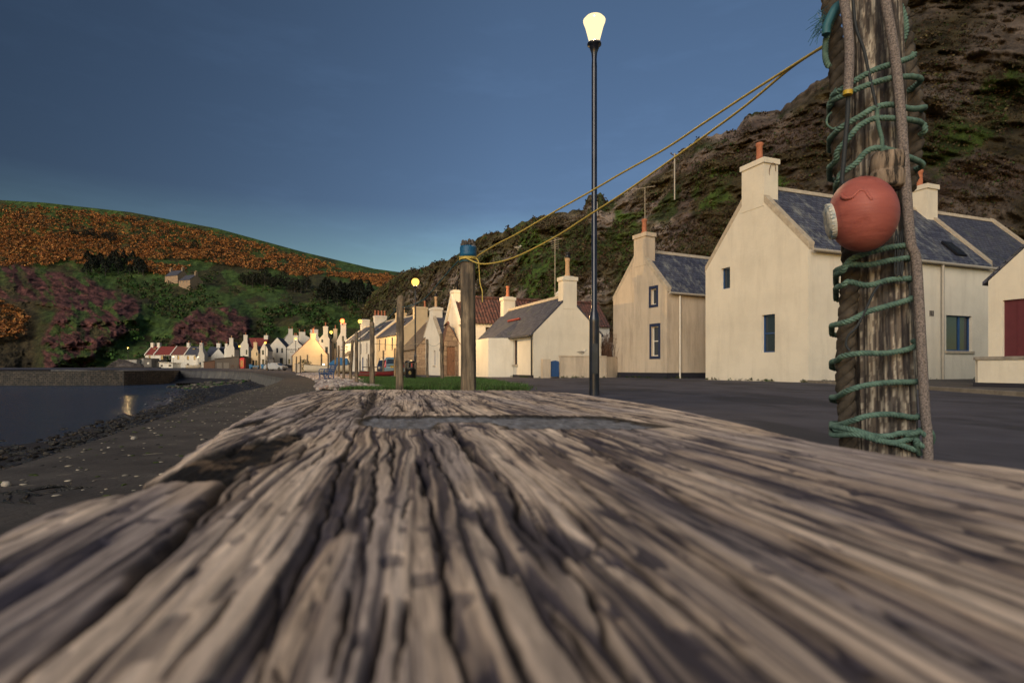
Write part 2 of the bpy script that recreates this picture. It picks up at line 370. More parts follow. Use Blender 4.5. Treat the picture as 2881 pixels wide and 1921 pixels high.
M['post'] = vcol('post_wood', scale=30, bump=.6, bscale=120, bdist=.004, lo=.6, hi=1.4, stretch=(1, 1, .15))
M['weed'] = pm('seaweed', [(.35, (.004, .004, .005)), (.7, (.02, .017, .014))], scale=6, rough=.35, bump=1, bscale=9, bdist=.1, spec=.6)
M['shingle'] = pm('wet_shingle', [(.3, (.010, .009, .010)), (.7, (.045, .04, .042))], scale=8, rough=.7, bump=.8, bscale=20, bdist=.05)
M['algae'] = pm('algae', [(.3, (.02, .06, .015)), (.7, (.06, .16, .03))], scale=8, rough=.6, bump=.6)
M['green_rope'] = pm('green_rope', [(.3, (.05, .095, .08)), (.7, (.15, .25, .20))], scale=40, rough=.8, bump=.8, bscale=300, bdist=.002)
M['old_rope'] = pm('old_rope', [(.3, (.03, .024, .018)), (.7, (.11, .09, .07))], scale=30, rough=.9, bump=.8, bscale=250, bdist=.003)
M['grey_rope'] = pm('grey_rope', [(.35, (.10, .085, .08)), (.65, (.30, .25, .23))], scale=220, rough=.95, bump=1, bscale=350, bdist=.003, detail=3)
M['yellow_rope'] = pm('yellow_rope', [(.3, (.46, .33, .07)), (.7, (.62, .47, .12))], scale=60, rough=.6)
M['teal_rope'] = flat('teal_rope', (.03, .12, .15), .6)
M['cord'] = flat('dark_cord', (.025, .03, .035), .7)
M['tape'] = pm('blue_tape', [(.3, (.01, .07, .16)), (.7, (.02, .12, .24))], scale=9, rough=.4, bump=.5, bscale=14, bdist=.01, stretch=(1, 1, 6))
M['yellow_tape'] = flat('yellow_tape', (.5, .33, .03), .5)
M['buoy'] = pm('buoy_plastic', [(.3, (.28, .075, .06)), (.6, (.39, .115, .09)), (.8, (.45, .17, .135))], scale=5, stretch=(1, 1, 4), rough=.55, bump=.25, bscale=18, bdist=.01, stain=((.22, .05, .035), 12, (1, 1, 2), .60, .70, .6))
M['buoy_end'] = pm('worn_buoy_end', [(.35, (.10, .2, .28)), (.5, (.5, .5, .45)), (.7, (.7, .66, .58))], scale=50, rough=.7, bump=.6, bscale=90, bdist=.004)
M['cork'] = pm('cork_float', [(.42, (.03, .025, .02)), (.5, (.22, .165, .12)), (.7, (.36, .28, .21))], scale=55, stretch=(1, 1, .18), rough=.9, bump=1, bscale=40, bdist=.006)
M['car_blue'] = flat('blue_car_paint', (.12, .21, .28), .25, .6)
M['car_silver'] = flat('silver_car_paint', (.42, .42, .42), .25, .6)
M['car_dark'] = flat('dark_car_paint', (.03, .035, .05), .2, .6)
M['tyre'] = flat('tyre_rubber', (.015, .015, .015), .9)
M['tail_red'] = flat('red_lens', (.35, .01, .01), .2)
M['plate_yellow'] = flat('yellow_plate', (.55, .36, .04), .4)
M['gold'] = flat('gold_emblem', (.45, .33, .12), .4)
M['red_paint'] = flat('red_paint', (.33, .012, .02), .4)
M['hull_red'] = flat('dark_red_hull', (.13, .02, .025), .4)
M['hull_white'] = flat('white_hull', (.6, .52, .4), .4)
M['blue_cover'] = flat('blue_cover', (.03, .14, .3), .7)
M['shed_grey'] = pm('shed_boards', [(.3, (.10, .095, .09)), (.7, (.17, .155, .14))], scale=2, stretch=(10, 10, 1), rough=.9)
M['shed_white'] = pm('faded_white_boards', [(.3, (.35, .32, .28)), (.7, (.52, .48, .41))], scale=3, rough=.9)
def shade_mat(name, c, k, mixf=.62):
    m = bpy.data.materials.new(name); m.use_nodes = True; n = m.node_tree; n.nodes.clear(); o = n.nodes.new('ShaderNodeOutputMaterial'); mx = n.nodes.new('ShaderNodeMixShader'); t = n.nodes.new('ShaderNodeBsdfTransparent'); e = n.nodes.new('ShaderNodeEmission')
    e.inputs[0].default_value = (*c, 1); e.inputs[1].default_value = k; mx.inputs[0].default_value = mixf; n.links.new(t.outputs[0], mx.inputs[1]); n.links.new(e.outputs[0], mx.inputs[2]); n.links.new(mx.outputs[0], o.inputs[0]); return m
M['bulb'] = shade_mat('lamp_glass', (1, .80, .42), 1.15); M['bulb_far'] = shade_mat('lamp_glass_amber', (1, .56, .10), 2.1); M['bulb_white'] = shade_mat('lamp_glass_pale', (1, .78, .45), 1.8)
def water_mat():
    m, n, b = newmat('sea_water'); L = n.links.new
    b.inputs['Base Color'].default_value = (.030, .048, .085, 1); b.inputs['Roughness'].default_value = .16; b.inputs['IOR'].default_value = 1.33
    v = coords(n, 'Object', (.5, 1.6, 1)); n1 = N(n, 'ShaderNodeTexNoise', Scale=1.2, Detail=8.0, Roughness=.65, Distortion=.4); L(v, n1.inputs['Vector'])
    bp = N(n, 'ShaderNodeBump', Strength=1.0, Distance=.35); L(n1.outputs[0], bp.inputs['Height']); L(bp.outputs[0], b.inputs['Normal'])
    return m
M['water'] = water_mat()
# ---------------------------------------------------------------- ground, sea, shore
EDGE = [(-12, -1.2), (-3, -1.55), (0, -1.95), (2.6, -2.4), (6, -3.6), (10, -5.0), (18, -8.0), (28, -11.5), (38, -15.2), (54, -23.5), (72, -33), (86, -43), (97, -55), (104, -66), (109, -77), (111, -90)]
EY = [a for a, b in EDGE]; EX = [b for a, b in EDGE]
def edge_x(Y): return np.interp(Y, EY, EX)
def gz(X, Y):
    X = np.asarray(X, float); Y = np.asarray(Y, float)
    left = np.interp(Y, [0, 12, 20, 36, 50, 70, 100, 130, 170, 230], [0, 0, -.16, -.17, -.13, 0, .1, .35, .7, .8])
    k = ss(-1.0, -4.0, X-(Y-14)*-.06)
    k = np.where(Y > 45, 1.0, k)
    return left*k
def sheet(name, left, right, Ys, dz, mat, nx=24, kind='structure', rough=0.0, base=None):
    Y = np.repeat(np.array(Ys, float)[:, None], nx, 1); t = np.linspace(0, 1, nx)[None, :]**1.6
    l = np.array([left(y) for y in Ys], float)[:, None]; r = np.array([right(y) for y in Ys], float)[:, None]
    X = l+(r-l)*t; Z = (gz(X, Y) if base is None else base(X, Y))+dz
    if rough: Z = Z+(fbm(X*1.5, Y*1.5, 0, 3)-.5)*rough
    o = grid_obj(name, X, Y, Z, mat)
    if kind: o['kind'] = kind
    return o
Ys = list(np.arange(-12, 40, 1.0))+list(np.arange(40, 111, 2.5))+[111]
sheet('ground', lambda y: float(edge_x(y)), lambda y: 420.0, Ys, 0, M['asphalt'], nx=60)
sheet('village_ground', lambda y: -420.0, lambda y: 420.0, [111, 114, 120, 130, 145, 160, 180, 200, 230, 300, 500, 1200], 0, M['asphalt'], nx=80)
# promenade slab along the top of the sea wall
def prom_r(y): return float(np.interp(y, [-12, 0, 6, 10, 14, 18, 22, 28, 36, 45, 60, 85], [-.4, -.7, -1.7, -2.7, -4.2, -5.8, -7.0, -9.2, -12.2, -16, -24, -40]))
sheet('promenade', lambda y: float(edge_x(y)), prom_r, [y for y in Ys if y <= 85], .006, M['prom'], nx=24)
# beach, sea
def beach_z(X, Y):
    d = (X-edge_x(Y))        # negative seaward
    return np.interp(-d, [0, 1, 3, 5.5, 8, 12, 30, 60], [-1.0, -1.15, -1.45, -1.72, -1.98, -2.3, -3, -4])+(fbm(X*.8, Y*.8, 0, 5)-.5)*.28
def sheet2(name, mat, d0, d1, Ys, fz, nx):
    Y = np.repeat(np.array(Ys, float)[:, None], nx, 1); t = np.linspace(0, 1, nx)[None, :]
    X = edge_x(Y)-d0-(d1-d0)*t; o = grid_obj(name, X, Y, fz(X, Y), mat); o['kind'] = 'structure'; return o
bY = list(np.arange(-6, 60, .5))+list(np.arange(60, 111, 1.0))
sheet2('beach', M['shingle'], -.35, 60, bY, beach_z, 120)
Yw = np.repeat(np.array([-30, 0, 40, 75, 95, 130.])[:, None], 2, 1); Xw = np.repeat(np.array([[-500., -3.]]), 6, 0)
o = grid_obj('sea', Xw, Yw, np.full(Yw.shape, -1.9), M['water'], smooth=False); o['kind'] = 'structure'
# seaweed: wrack bank against the wall
rg = np.random.default_rng(3)
def blobs(n, fx, size, zf, seed):
    r = np.random.default_rng(seed); V = []
    for i in range(n):
        pass
def debris(name, n, posf, size, mat, label, seed, cols, flat_=.6, kind='stuff', sides=6):
    """small irregular stones / clumps: low double cones"""
    r = np.random.default_rng(seed); X, Y, Z, sc = posf(r, n); n = len(X)
    s = size*sc*r.uniform(.5, 1.3, n); k = sides; a = np.linspace(0, 2*np.pi, k, endpoint=False)
    rad = s[:, None]*r.uniform(.75, 1.2, (n, k)); ph = r.uniform(0, 6.28, n)[:, None]
    rx = rad*np.cos(a+ph); ry = rad*np.sin(a+ph); el = r.uniform(.5, 1.0, n)[:, None]; th = r.uniform(0, 3.14, n)[:, None]
    ry = ry*el; rx, ry = rx*np.cos(th)-ry*np.sin(th), rx*np.sin(th)+ry*np.cos(th)
    ring = np.stack([X[:, None]+rx, Y[:, None]+ry, Z[:, None]+s[:, None]*flat_*.35*np.ones((1, k))], -1)
    ring2 = np.stack([X[:, None]+rx*.62, Y[:, None]+ry*.62, Z[:, None]+s[:, None]*flat_*r.uniform(.75, 1.0, (n, k))], -1)
    ringb = np.stack([X[:, None]+rx*.8, Y[:, None]+ry*.8, Z[:, None]-s[:, None]*.1*np.ones((1, k))], -1)
    top = np.stack([X, Y, Z+s*flat_], -1)
    V = np.concatenate([ringb, ring, ring2, top[:, None]], 1).reshape(-1, 3); m = 3*k+1
    base = (np.arange(n)*m)[:, None]
    j = np.arange(k); j2 = (j+1) % k
    q = np.concatenate([np.stack([j, j2, k+j2, k+j], -1), np.stack([k+j, k+j2, 2*k+j2, 2*k+j], -1)], 0)
    t = np.stack([2*k+j, 2*k+j2, np.full(k, 3*k)], -1)
    Q = (base[:, :, None]+q[None]).reshape(-1, 4); T = (base[:, :, None]+t[None]).reshape(-1, 3)
    me = bpy.data.meshes.new(name); me.vertices.add(len(V)); me.vertices.foreach_set('co', V.reshape(-1).astype(np.float32))
    me.loops.add(Q.size+T.size); me.loops.foreach_set('vertex_index', np.concatenate([Q.reshape(-1), T.reshape(-1)]).astype(np.int32))
    me.polygons.add(len(Q)+len(T)); me.polygons.foreach_set('loop_start', np.concatenate([np.arange(len(Q))*4, len(Q)*4+np.arange(len(T))*3]).astype(np.int32))
    me.polygons.foreach_set('use_smooth', np.ones(len(Q)+len(T), bool)); me.update(calc_edges=True)
    c = np.array(cols)[r.integers(0, len(cols), n)]*r.uniform(.7, 1.15, (n, 1)); c = np.repeat(c, m, 0)
    at = me.color_attributes.new('Col', 'FLOAT_COLOR', 'POINT'); at.data.foreach_set('color', np.concatenate([c, np.ones((len(c), 1))], 1).reshape(-1).astype(np.float32))
    me.materials.append(mat); o = bpy.data.objects.new(name, me); COL.objects.link(o)
    if kind == 'stuff': tag(o, label, name.replace('_', ' '), kind='stuff')
    return o
def weedpos(r, n):
    Y = r.uniform(0, 1, n)**1.3*60+1.5; d = np.abs(r.normal(0, 1, n))*2.2+.15+Y*.03
    X = edge_x(Y)-d; return X, Y, np.maximum(beach_z(X, Y), -1.95)+.22*np.exp(-d/2.5), 1+Y*.02
debris('seaweed', 16000, weedpos, .12, M['weed'], 'dark wet seaweed heaped along the foot of the sea wall', 11, [(.02, .018, .015)], .5)
def stonepos(r, n):
    Y = r.uniform(0, 1, n)**1.2*55+3; d = r.uniform(1, 7, n); X = edge_x(Y)-d; return X, Y, beach_z(X, Y)+.12, 1+0*Y
debris('beach_stones', 1500, stonepos, .07, M['pebble'], 'wet stones scattered on the dark shore', 12, [(.012, .012, .013), (.02, .018, .018), (.05, .045, .04)])
def rockpos(r, n):
    X = r.uniform(-43, -32, n); Y = 64+(X+32)*-.9+r.uniform(-3, 6, n); return X, Y, np.maximum(beach_z(X, Y), -1.9), 1+0*X
debris('shore_rocks', 1100, rockpos, .32, M['pebble'], 'pale stones and rocks below the curved sea wall', 13, [(.10, .09, .08), (.18, .16, .13), (.03, .07, .02), (.02, .02, .02), (.03, .03, .03)])
# shingle bank by the posts
SH = [(14, -4.3, -3.4), (18, -5.9, -4.9), (22, -7.2, -5.9), (28, -9.3, -7.2), (36, -12.3, -9.9), (48, -17.5, -14.0), (56, -21, -17.5)]
def shpos(r, n):
    Y = 13.5+r.uniform(0, 1, n)**1.35*42; l = np.interp(Y, [a[0] for a in SH], [a[1] for a in SH]); q = np.interp(Y, [a[0] for a in SH], [a[2] for a in SH])
    t = r.beta(1.5, 1.5, n); X = l-.35+(q-l+.7)*t; return X, Y, gz(X, Y)+.02+.10*np.sin(t*3.14)*r.uniform(0, 1, n), 1+.012*Y
debris('shingle', 9000, shpos, .075, M['pebble'], 'pale rounded shingle banked between the promenade and the green', 14, [(.42, .36, .33), (.5, .45, .40), (.30, .25, .24), (.2, .17, .17), (.34, .25, .22)], .7)
def chippos(r, n):
    Y = r.uniform(0, 1, n)**1.1*24+2.2; l = edge_x(Y); q = np.array([prom_r(y) for y in Y]); t = r.uniform(0, 1, n)**1.8; X = l+.1+(q-l)*t; return X, Y, gz(X, Y)+.006, 1+0*Y
debris('shell_fragments', 1300, chippos, .013, M['pebble'], 'small pale shells and grit strewn over the promenade', 15, [(.34, .3, .24), (.2, .18, .15), (.05, .07, .02), (.03, .03, .03)], .35)
for (x, y, s, lab) in ((376, 1238, .030, 'rounded grey stone lying near the promenade edge'), (306, 1263, .016, 'small pale stone just nearer than the rounded grey one on the promenade'), (15, 1371, .024, 'pale stone at the left end of the promenade beside a strand of weed')):
    D = CH*F/(y-HY); o = debris('stone', 1, lambda r, n: (np.array([PX(x, D)]), np.array([D]), np.array([.008]), np.ones(1)), s, M['pebble'], '', int(x), [(.42, .38, .33)], .75, kind=None, sides=12)
    tag(o, lab, 'stone', 'loose stones on the promenade')
m = MB(); m.tube([P(5, 1392, 2.25), P(60, 1392, 2.25)+Vector((0, 0, .01)), P(110, 1400, 2.2), P(150, 1388, 2.26), P(200, 1360, 2.45)], [.012, .016, .012, .009, .004], 6)
for i in range(5):
    a = P(10+i*22, 1394+4*(i % 3), 2.22); m.tube([a, a+Vector((.08, .12*(-1)**i, .012)), a+Vector((.17, .16*(-1)**i, .0))], [.01, .008, .003], 5)
tag(m.build('seaweed_strand', M['weed']), 'black seaweed strand lying at the near left of the promenade', 'seaweed')

# sea wall face under the promenade, battered outwards
def wall_strip(name, pts, ztop, zbot, batter, thick, mat, label, cap=None):
    m = MB(); n = len(pts); vs = []
    for i, (x, y) in enumerate(pts):
        a = Vector(pts[max(i-1, 0)]); b = Vector(pts[min(i+1, n-1)]); t = (b-a).normalized(); nr = Vector((-t.y, t.x))
        zt = ztop[i] if isinstance(ztop, (list, tuple)) else ztop
        vs += [(x+nr.x*batter, y+nr.y*batter, zbot), (x+nr.x*batter*.35, y+nr.y*batter*.35, zbot+(zt-zbot)*.4), (x, y, zt-.25), (x+nr.x*.02, y+nr.y*.02, zt), (x-nr.x*thick, y-nr.y*thick, zt), (x-nr.x*thick, y-nr.y*thick, zbot)]
    fs = [(i*6+k, (i+1)*6+k, (i+1)*6+k+1, i*6+k+1) for i in range(n-1) for k in range(5)]
    m.add(vs, fs, False); m.add(vs[:6], [tuple(range(6))]); m.add(vs[-6:], [tuple(range(6))[::-1]])
    return tag(m.build(name, mat, uv=True), label, 'wall')
def dens(pts, k=6):
    out = []
    for i in range(len(pts)-1):
        for j in range(k): out.append((pts[i][0]+(pts[i+1][0]-pts[i][0])*j/k, pts[i][1]+(pts[i+1][1]-pts[i][1])*j/k))
    return out+[pts[-1]]
wp = [(EX[i], EY[i]) for i in range(len(EY))]
wpd = dens(wp, 4)
wall_strip('sea_wall', wpd, [float(gz(x, y))-.004 for x, y in wpd], -2.6, 1.1, .32, M['seawall'], 'long curved concrete sea wall stained dark, edging the promenade and bay')
m = MB(); m.prism([(PX(455, 108), 104), (PX(475, 108), 98), (PX(690, 92), 90), (PX(600, 95), 96)], 2, -1.72, -1.45)
tag(m.build('slipway', M['kerb']), 'pale concrete apron at the foot of the curved sea wall', 'slipway')
m = MB(); A = P(500, 1085, 76); 
for i in range(14): m.cbox((A.x+i*.33, 76+.1*i, -1.72), (.22, .5, .5))
tag(m.build('stone_weir', M['pebble']), 'low row of pale stones crossing the stream below the sea wall', 'weir')
g = MB()
# harbour pier, masonry
pp = [(-240, 80), (-120, 81), (-80, 82), (-60, 84), (-54, 90), (-52, 97)]
PD = 82
pier_pts = [(PX(x, PD), PD) for x in (-1200, -400, 0, 200, 330)]+[(PX(430, 90), 90), (PX(452, 100), 100)]
wall_strip('harbour_pier', dens(pier_pts, 4)[::-1], .14, -2.6, -.5, -3.0, M['masonry'], 'old masonry pier of big blocks running out across the bay at far left')
# green lawn
LW = [(13.2, -3.6, .2), (14.5, -3.9, .3), (18, -5.0, -.35), (22, -6.0, -1.2), (25, -6.8, -1.9), (28, -7.3, -2.7), (32, -8.6, -4.2), (36, -10, -6.2), (38, -10.7, -8)]
ly = [a[0] for a in LW]
def lw_l(y): return float(np.interp(y, ly, [a[1] for a in LW]))
def lw_r(y): return float(np.interp(y, ly, [a[2] for a in LW]))
lYs = list(np.arange(12.0, 38.1, .5))
sheet('lawn', lambda y: lw_l(y)-.1, lambda y: lw_r(y), lYs, .012, M['soil'], nx=20)
r = np.random.default_rng(21); n = 90000
Y = 12.2+r.uniform(0, 1, n)**1.25*25.6; l = np.interp(Y, ly, [a[1] for a in LW])-.15; q = np.interp(Y, ly, [a[2] for a in LW])+.12*(r.normal(0, 1, n)); X = l+(q-l)*r.uniform(0, 1, n)
Z = gz(X, Y)+.01; hgt = r.uniform(.04, .11, n)*(1+.012*Y)*(.6+fbm(X*.9, Y*.9, 0, 8)); wd = .006+.0006*Y; a = r.uniform(0, 6.28, n)
dx, dy = np.cos(a)*wd, np.sin(a)*wd*.5; ln = r.normal(0, .03, (n, 2))
V = np.stack([np.stack([X-dx, Y-dy, Z], -1), np.stack([X+dx, Y+dy, Z], -1), np.stack([X+ln[:, 0], Y+ln[:, 1], Z+hgt], -1)], 1)
c = np.array([(.030, .075, .018)])*(.5+1.0*fbm(X*.7, Y*.7, 0, 31))[:, None]*r.uniform(.6, 1.5, (n, 1)); c[:, 0] += .02*r.uniform(0, 1, n)
tag(tri_cloud('grass', V, None, M['grass_blade'], col=c), 'short green grass of the lawn beside the posts', 'grass', kind='stuff')
n = 420; Y = 13.5+r.uniform(0, 1, n)*18; l = np.interp(Y, ly, [a[1] for a in LW]); q = np.interp(Y, ly, [a[2] for a in LW]); X = q-(q-l)*r.uniform(0, 1, n)**1.6
def daisy(rr, nn): return X, Y, gz(X, Y)+.09, 1+0*X
debris('daisies', n, daisy, .016, M['pebble'], 'tiny white and yellow flowers dotted over the lawn', 22, [(.55, .55, .35), (.6, .6, .5)], .3)
# pavement and kerb by the big house at the right
g_ = Vector((.359, -.934)); r_ = Vector((.934, .359))
def q2(o, a, b): return (o[0]+g_.x*a+r_.x*b, o[1]+g_.y*a+r_.y*b)
K0 = P(2582, 1093, 14.0)
m = MB(); pl = [(10.55, 20.0), (20.4, 23.9), (17.5, 8.0), (9.0, 9.6), (K0.x, 14.2)]
m.prism(pl, 2, -.05, .07); o = m.build('pavement', M['pavement']); o['kind'] = 'structure'
m = MB(); m.prism([(10.5, 20.0), (K0.x, 14.2), (9.0, 9.6), (8.9, 9.6), (K0.x-.12, 14.2), (10.38, 20.0)], 2, -.05, .085); o = m.build('kerb', M['kerb']); o['kind'] = 'structure'

# ---------------------------------------------------------------- hill
SKY = [(-900, 585), (-400, 568), (0, 563), (122, 570), (367, 597), (612, 643), (857, 710), (1053, 756), (1127, 766), (1400, 800), (1900, 860)]
sxx = [a for a, b in SKY]; syy = [b for a, b in SKY]
def hill_D(x, y):
    ys = np.interp(x, sxx, syy)
    lo = np.interp(y, [832, 850, 900, 960, 1000, 1060], [330, 300, 262, 236, 222, 205])
    hi = 330+190*(832-y)/np.maximum(832-ys, 1)
    return np.where(y >= 832, lo, hi)
R1 = [(126, 940), (160, 860), (190, 800), (240, 782), (300, 815), (392, 842), (398, 895), (340, 950), (290, 985), (240, 1035), (125, 1042)]
R0 = [(-300, 720), (0, 735), (75, 742), (222, 772), (222, 805), (160, 868), (70, 850), (0, 840), (-300, 850)]
R2 = [(465, 975), (490, 915), (540, 878), (600, 862), (645, 858), (700, 900), (700, 935), (640, 965)]
def build_hill():
    xs = np.concatenate([np.linspace(-900, -60, 60), np.linspace(-50, 1300, 620), np.linspace(1310, 1900, 30)])
    v = np.concatenate([np.linspace(0, .45, 200)[:-1], np.linspace(.45, 1, 190)])
    x = np.repeat(xs[None, :], len(v), 0); ys = np.interp(x, sxx, syy)
    y = np.where(v[:, None] < .45, 1062+(832-1062)*v[:, None]/.45, 832+(ys-832)*(v[:, None]-.45)/.55)
    D = hill_D(x, y)
    wn = (fbm(x/60, y/40, 0, 41, 4)-.5)
    wx, wy = x+wn*46, y+(fbm(x/45, y/40, 3, 47, 5)-.5)*44
    red = np.zeros(x.shape)
    for Rp in (R1, R0, R2): red = np.maximum(red, ss(-7, 7, sdist(wx, wy, Rp)))
    D = D-14*ss(-40, 30, sdist(wx, wy, R1))-14*ss(-30, 40, sdist(wx, wy, R0))-9*ss(-25, 20, sdist(wx, wy, R2))
    D = D-(ridge(x/60, y/34, 0, 51, 5)-.5)*13*red*(y > 740)
    D = D-(fbm(x/70, y/45, 0, 61, 5)-.5)*26*ss(0, 30, y-ys)*(1-.5*red)
    X = (x-1440.5)/F*D; Z = CH+(HY-y)/F*D
    n1 = fbm(x/26, y/12, 0, 71, 5); n2 = fbm(x/9, y/5, 0, 72, 4)
    green = np.stack([.038+.04*n1, .070+.06*n1, .018+.012*n2], -1)*(.3+1.2*n2)[..., None]
    dark = np.stack([.045+.02*n2, .035+.015*n2, .022+0*n2], -1)*(.4+1.0*n1)[..., None]
    redc = np.stack([.085+.05*n2, .034+.022*n2, .032+.020*n2], -1)*(.02+1.9*ridge((x+y)/26, (y-x*.4)/8, 0, 95, 5)**2.2)[..., None]
    gc = np.stack([.26+0*n1, .095+0*n1, .02+0*n1], -1)*(.35+1.0*n2)[..., None]
    # cover: green lower slope with dark scrub gullies, gorse belt above
    sc = ss(.50, .60, fbm(wx/55, wy/30, 0, 81, 5))*.8; sc = np.where(y > 985, sc*.3, sc); red = red*(1-.9*ss(.50, .60, fbm((x+y)/40, (y-x)/20, 0, 83, 5)))
    sc = np.maximum(sc, ss(170, 80, x)*ss(740, 860, y))
    c = green*(1-sc[..., None])+dark*sc[..., None]
    gm = gorse_mask(x, y)[..., None]
    brown = np.stack([.10+.04*n1, .065+.02*n1, .02+0*n1], -1)*(.5+.9*n2)[..., None]
    upper = ss(30, 6, y-ys)[..., None]*.35
    c = c*(1-.75*gm)+.75*gm*(.55*gc+.45*dark)
    c = c*(1-upper)+upper*green
    c = c*(1-red[..., None])+redc*red[..., None]
    # rows falling away behind the crest
    k = 8; X2 = [X[-1]*(1+.06*i)/1 for i in range(1, k)]; D2 = [D[-1]*(1+.06*i) for i in range(1, k)]; Z2 = [Z[-1]-2.2*i*i for i in range(1, k)]
    X = np.concatenate([X, np.array(X2)]); D = np.concatenate([D, np.array(D2)]); Z = np.concatenate([Z, np.array(Z2)]); c = np.concatenate([c, np.repeat(c[-1:], k-1, 0)])
    o = grid_obj('hill', X, D, Z, M['land'], col=c); o['kind'] = 'structure'
    return X/D*F+1440.5, HY-(Z-CH)/D*F, D
def gorse_mask(x, y):
    ys = np.interp(x, sxx, syy); rel = y-ys
    a = np.interp(x, [0, 300, 600, 900, 1050], [68, 58, 44, 34, 12]); b = np.interp(x, [0, 300, 600, 900, 1050, 1130], [190, 150, 92, 62, 40, 60])
    nn = fbm(x/45, y/16, 0, 91, 4)
    core = ss(0, 8, rel-a+(nn-.5)*30)*ss(0, 10, b-rel+(nn-.5)*40)
    up = .62*ss(5, 16, rel)*ss(0, 20, a-rel+10)*ss(1000, 800, x)
    g2 = ss(0, 12, sdist(x+(nn-.5)*60, y+(nn-.5)*30, [(350, 715), (440, 730), (560, 750), (520, 768), (420, 765), (350, 745)]))
    g3 = .8*ss(0, 12, sdist(x+(nn-.5)*60, y+(nn-.5)*60, [(-300, 850), (20, 850), (85, 880), (75, 940), (30, 960), (-300, 960)]))
    g4 = .9*ss(0, 8, sdist(x+(nn-.5)*30, y+(nn-.5)*30, [(1030, 765), (1120, 772), (1100, 800), (1050, 805)]))
    pat = (.25+.75*ss(.38, .50, fbm(x/24, y/7, 0, 93, 4)))*(.5+.5*ss(.38, .50, fbm(x/80, y/18, 0, 94, 4))); return np.clip(np.maximum.reduce([core, up, g2, g3, g4])*pat, 0, 1)
hSX, hSY, hD = build_hill()
def hsurf(x, y):
    i = np.argmin((hSX[:380]-x)**2+(hSY[:380]-y)**2); return float(hD[:380].reshape(-1)[i])
def clumps(name, cx, cy, cz, rad, k, leaf, cols, mat, label, seed, squash=.6, cat=None):
    r = np.random.default_rng(seed); n = len(cx); T = n*k
    d = r.normal(0, 1, (n, k, 3)); d /= np.linalg.norm(d, axis=2, keepdims=True); d *= r.uniform(.5, 1, (n, k, 1))
    d[..., 2] = np.abs(d[..., 2])*squash*1.6-.2
    c = np.stack([cx, cy, cz], -1)[:, None]+d*rad[:, None, None]
    u = r.normal(0, 1, (n, k, 3)); w_ = r.normal(0, 1, (n, k, 3)); u /= np.linalg.norm(u, axis=2, keepdims=True); w_ -= u*(u*w_).sum(2, keepdims=True); w_ /= np.linalg.norm(w_, axis=2, keepdims=True)
    s = (leaf*rad[:, None, None]*r.uniform(.6, 1.3, (n, k, 1)))
    V = np.stack([c-u*s, c+w_*s*.8, c+u*s, c-w_*s*.8], 2).reshape(T, 4, 3)
    cc = np.repeat(cols, k, 0)*r.uniform(.6, 1.4, (T, 1))
    o = tri_cloud(name, V, None, mat, col=cc); tag(o, label, cat or name.replace('_', ' '), kind='stuff'); return o
r = np.random.default_rng(5); n = 110000
x = r.uniform(-120, 1160, n); ys = np.interp(x, sxx, syy); y = ys+3+r.uniform(0, 1, n)*(980-ys)
k = r.uniform(0, 1, n) < gorse_mask(x, y)*np.where(y < 832, 1, .5); x, y = x[k], y[k]; D = hill_D(x, y)-9
rad = r.uniform(.6, 1.4, len(x)); base = np.array([(.34, .14, .04), (.22, .085, .03), (.42, .20, .06), (.045, .035, .018), (.10, .055, .022)])
cols = base[r.choice(5, len(x), p=[.30, .26, .12, .16, .16])]
clumps('gorse', PX(x, D), D, PZ(y, D)-.5, rad, 7, .55, cols, M['foliage'], 'orange flowering gorse bushes spread over the upper hillside', 6)
# rough grass tussocks give the green slopes a broken surface
n = 6000; x = r.uniform(170, 1120, n); y = r.uniform(735, 1020, n); nn = fbm(x/50, y/30, 0, 99)
k = (nn > .58) & (sdist(x, y, R1) < 0) & (sdist(x, y, R2) < 0) & (y > np.interp(x, sxx, syy)+90); x, y = x[k], y[k]; D = hill_D(x, y)-7
cols = np.array([(.03, .075, .015), (.05, .05, .02), (.025, .04, .012)])[r.integers(0, 3, len(x))]
clumps('hillside_scrub', PX(x, D), D, PZ(y, D)-.5, r.uniform(.8, 2.0, len(x)), 8, .4, cols, M['foliage'], 'dark green bracken and scrub on the lower hillside', 9)

# dark trees on the hill
def tree_mesh(h, rw, seed, name, col, conifer=True, k=420):
    r = np.random.default_rng(seed); t = r.uniform(.18, 1, k); a = r.uniform(0, 6.28, k)
    env = rw*((1-t)**.7*1.25 if conifer else np.sqrt(np.clip(1-((t-.58)/.44)**2, .02, 1)))
    env = env*(.7+.5*vn(a*1.3, t*6, 0, seed)); q = env*r.uniform(.25, 1, k)**.5
    c = np.stack([q*np.cos(a), q*np.sin(a), h*t], -1)
    u = r.normal(0, 1, (k, 3)); w_ = r.normal(0, 1, (k, 3)); u /= np.linalg.norm(u, axis=1, keepdims=True); w_ -= u*(u*w_).sum(1, keepdims=True); w_ /= np.linalg.norm(w_, axis=1, keepdims=True)
    s = r.uniform(.35, .75, (k, 1))*h/11; V = np.stack([c-u*s, c+w_*s*.7, c+u*s, c-w_*s*.7], 1)
    cc = np.array([col])*r.uniform(.4, 1.7, (k, 1)); return V, cc
def make_tree(kind, seed, h, rw, col, con):
    t = thing(kind, 'x', 'tree')
    m = MB(); m.tube([(0, 0, -.8), (.05, 0, h*.4), (0, .08, h*.92)], [.22, .15, .04], 6)
    for i in range(7):
        a = i*2.4; z = h*(.25+.09*i); m.tube([(0, 0, z), (math.cos(a)*rw*.7, math.sin(a)*rw*.7, z+h*.06)], [.07, .02], 4)
    m.build('trunk', M['dark_wood'], t)
    V, cc = tree_mesh(h, rw, seed, kind, col, con); tri_cloud('crown', V, None, M['foliage'], t, col=cc); return t
protos = {}
